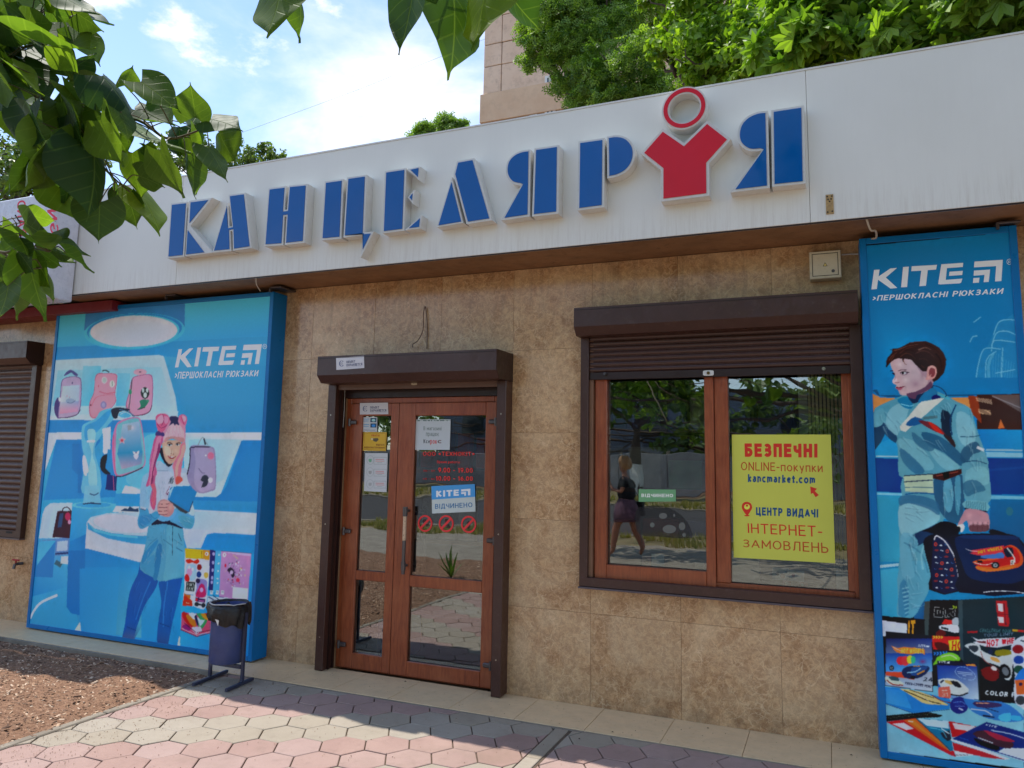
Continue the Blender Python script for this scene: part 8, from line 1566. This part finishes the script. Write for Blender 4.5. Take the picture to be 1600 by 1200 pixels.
for p, q, r in (((-4.165, 4.255, .016), (-4.205, 4.625, .016), (-4.185, 4.43)), ((-3.868, 4.255, .016), (-3.90, 4.555, .016), (-3.888, 4.43))):
    m = MB(); bar(m, p, q, .020, .020); m.build('foot_bar', M_BINF, bn)
    m = MB(); bar(m, (r[0], r[1], .03), (r[0], r[1], .50), .020, .020); m.build('post', M_BINF, bn)
m = MB(); bar(m, (-4.172, 4.43, .125), (-3.90, 4.43, .125), .024, .024); m.build('crossbar', M_BINF, bn)
cxb, cyb = -4.042, 4.432; rb = .122
m = MB(); n = 40; prof = [(0, .150), (rb * .96, .150), (rb, .156), (rb * 1.005, .36), (rb, .535), (rb * 1.03, .545), (rb * .97, .545), (rb * .96, .17), (0, .165)]
m.lathe([(rb * .9, .151)] + prof[1:-1] + [(rb * .9, .165)], (cxb, cyb, 0), n)
m.add([(cxb + rb * .93 * cos(2 * pi * i / n), cyb + rb * .93 * sin(2 * pi * i / n), .158) for i in range(n)], [tuple(range(n))]); m.build('drum', M_BIN, bn, smooth=True)
def bagmat():
    t = NT('black_bag_film'); return t.bsdf(rgb(20, 20, 22), .22, 0, t.noise(t.coord(obj=False), 60, 5, .7, 1.0), .006, .5)
m = MB(); n = 72; rings = []
rr = random.Random(2)
for k, (r, z, am) in enumerate(((.104, .36, .01), (.112, .50, .010), (.126, .552, .008), (.140, .560, .008), (.148, .538, .014), (.152, .49, .020), (.148, .452, .020), (.140, .430, .012))):
    for i in range(n):
        t = 2 * pi * i / n; w = am * (mn.noise(Vector((cos(t) * 3, sin(t) * 3, k * .35))) * 1.2 + .7 * sin(17 * t + k * .7) * .5)
        dz = (0 if k < 3 else .030 * mn.noise(Vector((cos(t) * 1.6 + 4, sin(t) * 1.6, 0))) * (k - 2) / 3 + (.035 * cos(t - .3) * -(k - 3) / 4 if k > 3 else 0))
        m.v.append((cxb + (r + w) * cos(t), cyb + (r + w) * sin(t), z + dz))
m.f = [(k * n + i, k * n + (i + 1) % n, (k + 1) * n + (i + 1) % n, (k + 1) * n + i) for k in range(7) for i in range(n)]; m.mi = [0] * len(m.f)
m.build('bag', bagmat(), bn, smooth=True)
MB().tube([(cxb + .140 * cos(t), cyb + .140 * sin(t), .562 + .012 * mn.noise(Vector((cos(t) * 2, sin(t) * 2, 3)))) for t in [pi + k * pi / 14 for k in range(15)]], .005, 6).build('rim_wire', simple('pale_rim', rgb(170, 170, 170), .4), bn)
def film():
    t = NT('clear_film'); q = t.n('ShaderNodeBsdfPrincipled'); q.inputs['Base Color'].default_value = (.5, .55, .7, 1); q.inputs['Roughness'].default_value = .18
    b = t.n('ShaderNodeBump'); b.inputs['Distance'].default_value = .01; t.l(t.noise(t.coord((1, 1, .4), obj=False), 22, 5, .7, 1.5), b.inputs['Height']); t.l(b.outputs[0], q.inputs['Normal'])
    tr = t.n('ShaderNodeBsdfTransparent'); ms = t.n('ShaderNodeMixShader'); ms.inputs[0].default_value = .07; t.l(tr.outputs[0], ms.inputs[1]); t.l(q.outputs[0], ms.inputs[2]); t.l(ms.outputs[0], t.out.inputs[0]); return t.m
m = MB(); n = 40
for k, (r, z) in enumerate(((.128, .130), (.134, .15), (.130, .28), (.134, .40), (.135, .43))):
    for i in range(n):
        t = 2 * pi * i / n; m.v.append((cxb + (r + .006 * mn.noise(Vector((cos(t) * 4, sin(t) * 4, k)))) * cos(t), cyb + (r + .006 * mn.noise(Vector((cos(t) * 4, sin(t) * 4, k)))) * sin(t), z))
m.f = [(k * n + i, k * n + (i + 1) % n, (k + 1) * n + (i + 1) % n, (k + 1) * n + i) for k in range(4) for i in range(n)]; m.mi = [0] * len(m.f)
m.build('clear_wrap', film(), bn, smooth=True)
tri = [Vector(p) for p in ((cxb + .02, cyb - .160, .47), (cxb + .055, cyb - .160, .465), (cxb + .052, cyb - .162, .425))]
MB().add(tri, [(0, 1, 2)]).build('paper_scrap', M_WHITEP, bn)

# ================================================================== near branch with heart-shaped leaves
def nleaf():
    t = NT('heart_leaf'); tcn = t.n('ShaderNodeTexCoord'); oi = t.n('ShaderNodeObjectInfo'); sp = t.n('ShaderNodeSeparateXYZ'); t.l(tcn.outputs['Object'], sp.inputs[0])
    base = t.mix(oi.outputs['Random'], rgb(38, 64, 34), rgb(88, 112, 46))
    base = t.mix(t.rng(t.noise(t.coord((30, 30, 30)), 1, 4), .3, .7, 0, .35), base, rgb(30, 60, 26))
    # midrib and side veins as paler lines
    ax = t.math('ABSOLUTE', sp.outputs[0]); mid = t.rng(ax, 0, .0018, 1, 0)
    w = t.math('SINE', t.math('MULTIPLY', t.math('SUBTRACT', sp.outputs[1], t.math('MULTIPLY', ax, .75)), 260.0)); sv = t.math('MULTIPLY', t.rng(w, .90, 1.0), .35)
    vein = t.math('MAXIMUM', mid, sv); c = t.mix(t.math('MULTIPLY', vein, .30), base, rgb(130, 156, 84))
    q = t.n('ShaderNodeBsdfPrincipled'); t.l(c, q.inputs['Base Color']); q.inputs['Roughness'].default_value = .55; q.inputs['Specular IOR Level'].default_value = .22
    b = t.n('ShaderNodeBump'); b.inputs['Distance'].default_value = .0012; t.l(vein, b.inputs['Height']); b.invert = True; t.l(b.outputs[0], q.inputs['Normal'])
    tl = t.n('ShaderNodeBsdfTranslucent'); t.l(t.mix(1.0, c, (3.2, 3.1, .7, 1), 'MULTIPLY'), tl.inputs['Color'])
    ms = t.n('ShaderNodeMixShader'); t.l(t.rng(t.math('FRACT', t.math('MULTIPLY', oi.outputs['Random'], 7.3)), .1, 1, .24, .64), ms.inputs[0]); t.l(q.outputs[0], ms.inputs[1]); t.l(tl.outputs[0], ms.inputs[2]); t.l(ms.outputs[0], t.out.inputs[0]); return t.m
M_NLEAF = nleaf(); M_TWIG = simple('green_brown_twig', rgb(88, 78, 48), .7)
def leaf_mesh(cup, curl, wave, seed):
    """unit heart leaf: base at origin, tip at +Y length 0.11, width 0.1, normal +Z"""
    rr = random.Random(seed); L0 = .11; rows = 12; cols = 8; vs = []; fs = []
    for i in range(rows + 1):
        t = i / rows
        w = .052 * (max(0, sin(pi * min(1, (t + .12) / 1.06) ** .72))) ** .9 * (1 - .55 * max(0, t - .55) / .45) if t < 1 else 0
        if t > .80: w *= (1 - (t - .8) / .2) ** .75 + .02
        back = .016 * (1 - t) ** 3
        for j in range(-cols // 2, cols // 2 + 1):
            s = j / (cols / 2); x = s * w; y = t * L0 - back * abs(s) ** 1.2 * 1.6
            z = -cup * (abs(s) ** 1.5) * w * 2 - curl * t * t * L0 + wave * .006 * sin(9 * t + 3 * s * (1 if j > 0 else -1) + seed) * abs(s)
            vs.append((x, y, z))
    c = cols + 1
    fs = [(i * c + j, i * c + j + 1, (i + 1) * c + j + 1, (i + 1) * c + j) for i in range(rows) for j in range(cols)]
    me = bpy.data.meshes.new('leaf'); me.from_pydata(vs, [], fs); me.materials.append(M_NLEAF); me.polygons.foreach_set('use_smooth', [True] * len(fs)); me.update(); return me
LM = [leaf_mesh(.10, .08, .5, 1), leaf_mesh(.18, .14, .7, 2), leaf_mesh(-.08, .12, .6, 3), leaf_mesh(.28, .20, .5, 4), leaf_mesh(.12, -.06, .8, 5), leaf_mesh(.05, .18, .6, 6)]
T1 = TT(0, 0, 3.2); T5 = TT(0, 300, 3.529); T2 = TT(400, 0, 3.2)
LV = [(T1, 60, 360, 235, 530, 175), (T1, 270, 500, 385, 735, 250), (T1, 255, 650, 250, 885, 210), (T1, 150, 530, 110, 790, 110), (T1, 470, 760, 500, 1060, 195), (T1, 500, 1010, 490, 1200, 190), (T1, 660, 765, 680, 985, 145),
 (T1, 640, 985, 692, 1130, 110), (T1, 700, 970, 822, 1130, 95), (T1, 505, 600, 595, 815, 135), (T1, 510, 380, 690, 560, 125), (T1, 705, 410, 895, 532, 120), (T1, 975, 585, 962, 425, 140), (T1, 990, 640, 900, 542, 65), (T1, 1052, 598, 1190, 615, 78), (T1, 625, 428, 665, 338, 78),
 (T1, 900, 635, 880, 765, 125), (T1, 950, 680, 998, 802, 85), (T1, 1095, 660, 1150, 800, 120), (T1, 1045, 740, 1142, 888, 85), (T1, 1010, 760, 1025, 955, 36), (T1, 800, 750, 900, 972, 110), (T1, 928, 790, 935, 975, 60), (T1, 640, 610, 908, 792, 95), (T1, 715, 555, 862, 645, 125),
 (T1, 365, 435, 545, 565, 125), (T1, 380, 420, 508, 365, 90), (T1, 125, 255, 388, 372, 135), (T1, 300, 225, 408, 355, 110), (T1, 388, 168, 502, 304, 100), (T1, 382, 68, 517, 142, 90), (T1, 305, -10, 405, 70, 100), (T1, 298, 55, 430, 160, 85), (T1, 265, 68, 322, 180, 80),
 (T1, 20, -30, 130, 160, 170), (T1, 0, 120, 155, 222, 110), (T1, 140, 105, 255, 132, 75), (T1, 262, 868, 405, 960, 135), (T1, 295, 925, 445, 1085, 170), (T1, 200, 775, 60, 965, 150), (T1, -10, 510, 55, 705, 160), (T1, 695, 880, 822, 925, 95), (T1, 715, 735, 775, 765, 40), (T1, 565, 905, 620, 955, 50), (T1, 572, 958, 560, 1040, 32),
 (T1, 0, 230, 110, 330, 110), (T1, 20, 200, 120, 240, 60), (T1, 560, 640, 640, 760, 120), (T1, 130, 590, 250, 700, 130), (T1, 760, 560, 700, 500, 70), (T1, 600, 560, 660, 690, 90), (T1, 180, 140, 270, 240, 90), (T1, -40, 60, 60, 130, 120), (T1, 400, 560, 470, 720, 120), (T1, 0, 400, 100, 470, 110),
 (T5, 180, 130, 292, 165, 80), (T5, 135, 165, 245, 262, 85), (T5, 268, 240, 368, 248, 42), (T5, 150, 250, 262, 352, 95), (T5, 268, 320, 402, 402, 95), (T5, 200, 310, 305, 412, 90), (T5, 0, 385, 152, 545, 160), (T5, 45, 520, 18, 722, 120), (T5, 160, 385, 228, 688, 125), (T5, 248, 420, 328, 578, 80), (T5, 10, 185, 100, 292, 90), (T5, 0, 335, 75, 405, 70), (T5, 200, 380, 292, 522, 90), (T5, -20, 440, 60, 560, 110), (T5, 100, 330, 190, 440, 100), (T5, 60, 420, 130, 520, 90),
 (T2, 130, -90, 90, 188, 205), (T2, 215, -60, 250, 187, 75), (T2, 790, -70, 745, 252, 140), (T2, 985, -50, 1030, 332, 225), (T2, 1150, -70, 1102, 236, 190), (T2, 1250, -60, 1372, 150, 165), (T2, 870, -60, 900, 25, 90), (T2, 1060, -80, 1180, 20, 100)]
_r = random.Random(77)
for _k in range(50):
    _q = _r.choice([q for q in LV if q[0] is not T2 and q[1] < 560]); _dx, _dy = _r.uniform(-90, 60), _r.uniform(-90, 80)
    if _q[0] is T1 and (_q[1] + _dx > 430 and _q[2] + _dy < 420): continue
    LV.append((_q[0], _q[1] + _dx, _q[2] + _dy, _q[3] + _dx + _r.uniform(-30, 30), _q[4] + _dy + _r.uniform(-20, 40), _q[5] * _r.uniform(.5, .8)))
hb_ = empty('catalpa_branch', (-3.0, .6, 2.9), 'near leafy branch with big heart-shaped leaves hanging over the left of the view', 'branch')
hb2 = empty('catalpa_branch', (-.8, 1.2, 3.2), 'few big heart-shaped leaves hanging into the top middle of the view', 'branch')
rr = random.Random(9); tw = MB(); tw2 = MB()
def twig(mb, pts, r0, r1):
    P = []; Q = [Vector(p) for p in pts]
    for i in range(len(Q) - 1):
        for j in range(5):
            t = j / 5; p0, p1, p2, p3 = Q[max(i - 1, 0)], Q[i], Q[i + 1], Q[min(i + 2, len(Q) - 1)]
            P.append(.5 * ((2 * p1) + (-p0 + p2) * t + (2 * p0 - 5 * p1 + 4 * p2 - p3) * t * t + (-p0 + 3 * p1 - 3 * p2 + p3) * t ** 3))
    P.append(Q[-1]); mb.tube(P, [r0 + (r1 - r0) * i / (len(P) - 1) for i in range(len(P))], 7); return P
D0 = 1.62
def near(px, py, d): r = ray(px, py); return EYE + r * (d / r.length) if True else None
def npt(T, x, y, d=D0): q = T(x, y); r = ray(*q); return EYE + r * d          # d metres along the optical axis
tws = []
tws += twig(tw, [npt(T1, -260, 250, 1.8), npt(T1, 60, 420, 1.75), npt(T1, 330, 540, 1.7), npt(T1, 500, 578, 1.66), npt(T1, 690, 600, 1.64), npt(T1, 830, 690, 1.62), npt(T1, 960, 665, 1.62), npt(T1, 1050, 620, 1.62)], .006, .0016)
tws += twig(tw, [npt(T1, 330, 540, 1.7), npt(T1, 420, 700, 1.66), npt(T1, 540, 860, 1.62), npt(T1, 650, 960, 1.6)], .003, .0014)
tws += twig(tw, [npt(T1, -200, 60, 1.8), npt(T1, 60, 150, 1.72), npt(T1, 250, 130, 1.68), npt(T1, 390, 70, 1.66)], .005, .0014)
tws += twig(tw, [npt(T1, 60, 150, 1.72), npt(T1, 200, 220, 1.68), npt(T1, 390, 200, 1.66)], .003, .0012)
tws += twig(tw, [npt(T5, -250, 200, 1.7), npt(T5, 0, 330, 1.62), npt(T5, 120, 300, 1.6), npt(T5, 270, 330, 1.58)], .004, .0012)
tws += twig(tw, [npt(T5, 0, 330, 1.62), npt(T5, 140, 400, 1.6), npt(T5, 230, 420, 1.58)], .003, .0012)
tws2 = twig(tw2, [npt(T2, -300, -420, 1.9), npt(T2, 130, -200, 1.6), npt(T2, 500, -180, 1.5), npt(T2, 900, -130, 1.45), npt(T2, 1260, -120, 1.4)], .006, .002)
for n_, (T, bx_, by_, tx_, ty_, w_) in enumerate(LV):
    top = T is T2; d = (1.42 if top else D0) + rr.uniform(-.14, .16)
    k = 3.2 if T is not T5 else 3.529
    tilt = rr.uniform(-.22, .22)
    b = npt(T, bx_, by_, d); t_ = npt(T, tx_, ty_, d + tilt * .12)
    yv = (t_ - b); L_ = yv.length; yv.normalize(); vd = (b - EYE).normalized()
    nz = (vd * -1); nz = (nz - yv * nz.dot(yv)).normalized()
    wreal = 1.10 * w_ / k / FPX * d
    # turn about its long axis so that the seen width matches
    L_ *= 1.10; full = L_ * 1.02; ratio = min(1, wreal / full); ang = math.acos(max(.25, ratio)) * rr.choice((-1, 1)) if ratio < .97 else rr.uniform(-.2, .2)
    xv = yv.cross(nz).normalized(); Rm = Matrix.Rotation(ang, 3, yv); xv = Rm @ xv; nz = Rm @ nz
    if rr.random() < .55: xv, nz = -xv, -nz
    sw = max(full, wreal) / .088 if ratio >= 1 else full / .088
    sl_ = L_ / .11; M3 = Matrix((xv * sw, yv * sl_, nz * ((sw + sl_) / 2))).transposed()
    o = bpy.data.objects.new('leaf', LM[(n_ * 5 + 1) % 6]); COL.objects.link(o); par = hb2 if top else hb_; o.parent = par
    mm = M3.to_4x4(); mm.translation = b - par.location; o.matrix_local = mm
    c = min(tws2 if top else tws, key=lambda p: (p - b).length)
    if (c - b).length < .35: twig(tw2 if top else tw, [c, c.lerp(b, .5) + Vector((0, 0, .012)), b], .0014, .0011)
root = Vector((-3.3, -2.6, 3.7))
for st in (npt(T1, -260, 250, 1.8), npt(T1, -200, 60, 1.8), npt(T5, -250, 200, 1.7)): twig(tw, [root, root.lerp(st, .5) + Vector((0, .1, .12)), st], .014, .006)
twig(tw2, [Vector((-1.4, -2.4, 3.8)), npt(T2, -300, -420, 1.9) + Vector((0, -.9, .3)), npt(T2, -300, -420, 1.9)], .012, .006)
tw.build('twig', M_TWIG, hb_, smooth=True); tw2.build('twig', M_TWIG, hb2, smooth=True)
# the tree these branches belong to, over the footpath behind the viewer
bl_ = [(-1.5, -2.6, 3.8, 1.2), (-3.6, -3.2, 3.9, 1.4), (.6, -2.8, 4.2, 1.6), (2.6, -3.2, 4.6, 1.8), (-5.6, -3.4, 4.2, 1.3), (-2.6, -4.4, 4.6, 1.5), (0, -4.6, 5.2, 1.8), (-3.2, -3.6, 2.75, .55), (-4.4, -3.4, 2.9, .6), (-2.2, -3.8, 2.9, .55), (1.2, -3.6, 6.6, 2.0), (3.6, -4.0, 6.4, 2.1), (2.4, -4.4, 8.2, 2.2), (5.0, -4.6, 8.0, 2.2), (0.2, -5.4, 7.6, 1.9), (3.6, -5.4, 9.8, 2.0), (5.6, -3.6, 5.4, 1.8)]
tree('catalpa_tree', (1.9, -3.0, 0), .11, [(1.7, -3.0, 2.6)], bl_, 15000, .20, M_LF_MID, 'spreading catalpa on the footpath mirrored in the window', 'oval', 33, inner=.5)

# ================================================================== woman walking past, mirrored in the window
def skin_body(name, joints, edges, mat, parent, sub=2):
    me = bpy.data.meshes.new(name); me.from_pydata([j[:3] for j in joints], edges, []); ob = bpy.data.objects.new(name, me); COL.objects.link(ob)
    sk = ob.modifiers.new('s', 'SKIN'); ss = ob.modifiers.new('u', 'SUBSURF'); ss.levels = sub; ss.render_levels = sub; sk.use_smooth_shade = True
    for i, j in enumerate(joints):
        r = j[3]; me.skin_vertices[0].data[i].radius = (r, j[4] if len(j) > 4 else r)
    me.skin_vertices[0].data[0].use_root = True
    dg = bpy.context.evaluated_depsgraph_get(); dg.update(); m2 = bpy.data.meshes.new_from_object(ob.evaluated_get(dg))
    m2.materials.clear(); m2.materials.append(mat); m2.polygons.foreach_set('use_smooth', [True] * len(m2.polygons))
    o2 = bpy.data.objects.new(name, m2); COL.objects.link(o2); bpy.data.objects.remove(ob); o2.parent = parent; return o2
wx, wy = -3.40, -3.3
wo_ = empty('person', (wx, wy, 0), 'woman in a dark top and pink skirt walking with a phone raised', 'person')
M_SKIN = simple('skin', rgb(160, 108, 84), .5, var=.04); M_TOP = simple('dark_top', rgb(24, 24, 34), .8); M_SKIRT = simple('pink_grey_skirt', rgb(104, 74, 88), .8, var=.4, vs=14); M_HAIR = simple('short_fair_hair', rgb(166, 122, 78), .6)
J = [(0, 0, .92, .12, .10), (0, 0, 1.10, .11, .09), (0, 0, 1.28, .15, .10), (0, 0, 1.40, .055), (-.02, 0, 1.46, .05), (-.03, 0, 1.53, .10), (-.02, 0, 1.61, .10), (0, .15, 1.32, .05), (-.02, .19, 1.12, .042), (-.22, .10, 1.16, .034), (-.30, .04, 1.28, .026), (-.33, .03, 1.33, .018),
     (0, -.15, 1.32, .05), (.03, -.2, 1.10, .042), (-.04, -.18, .92, .034), (-.07, -.17, .82, .028), (0, .08, .80, .10), (-.16, .09, .48, .068), (-.20, .09, .12, .045), (-.30, .09, .04, .03), (0, -.08, .80, .10), (.10, -.09, .48, .068), (.28, -.09, .16, .045), (.22, -.09, .05, .03)]
E_ = [(0, 1), (1, 2), (2, 3), (3, 4), (4, 5), (5, 6), (2, 7), (7, 8), (8, 9), (9, 10), (10, 11), (2, 12), (12, 13), (13, 14), (14, 15), (0, 16), (16, 17), (17, 18), (18, 19), (0, 20), (20, 21), (21, 22), (22, 23)]
skin_body('body', J, E_, M_SKIN, wo_)
skin_body('top', [(0, 0, .96, .19, .17), (0, 0, 1.12, .18, .16), (0, 0, 1.28, .19, .15), (0, 0, 1.38, .07), (0, .16, 1.32, .065), (-.02, .19, 1.20, .06), (0, -.16, 1.32, .065), (.02, -.19, 1.20, .06)], [(0, 1), (1, 2), (2, 3), (2, 4), (4, 5), (2, 6), (6, 7)], M_TOP, wo_)
m = MB().lathe([(.15, 1.0), (.20, .88), (.225, .74), (.225, .58), (.21, .578)], (wx, wy, 0), 28); m.build('skirt', M_SKIRT, wo_, smooth=True)
bm = bmesh.new(); bmesh.ops.create_icosphere(bm, subdivisions=3, radius=1)
for v in bm.verts:
    d = v.co.copy(); k = 1 + .08 * mn.noise(d * 3); v.co = Vector((d.x * .132 + .012, d.y * .118, d.z * .132 + .03 + (0 if d.x > -.3 else .035))) * k
MB().bm(bm, mat=Matrix.Translation((wx - .01, wy, 1.60))).build('hair', M_HAIR, wo_, smooth=True)
ph = MB().box(wx - .37, wx - .358, wy - .01, wy + .07, 1.30, 1.44, b=.004).build('phone', M_SEAL); tag(ph, 'dark phone held up by the walking woman', 'phone')
hbg = MB().prism([(wx + .0, .70), (wx + .26, .68), (wx + .22, .95), (wx + .05, .97)], wy - .30, wy - .20).tube([(wx + .05, wy - .25, .96), (wx + .02, wy - .2, 1.2), (wx, wy - .16, 1.38), (wx + .06, wy - .2, 1.2), (wx + .2, wy - .25, .95)], .008, 6).build('shoulder_bag', M_SEAL); tag(hbg, 'black shoulder bag hanging at the walking woman\'s side', 'bag')
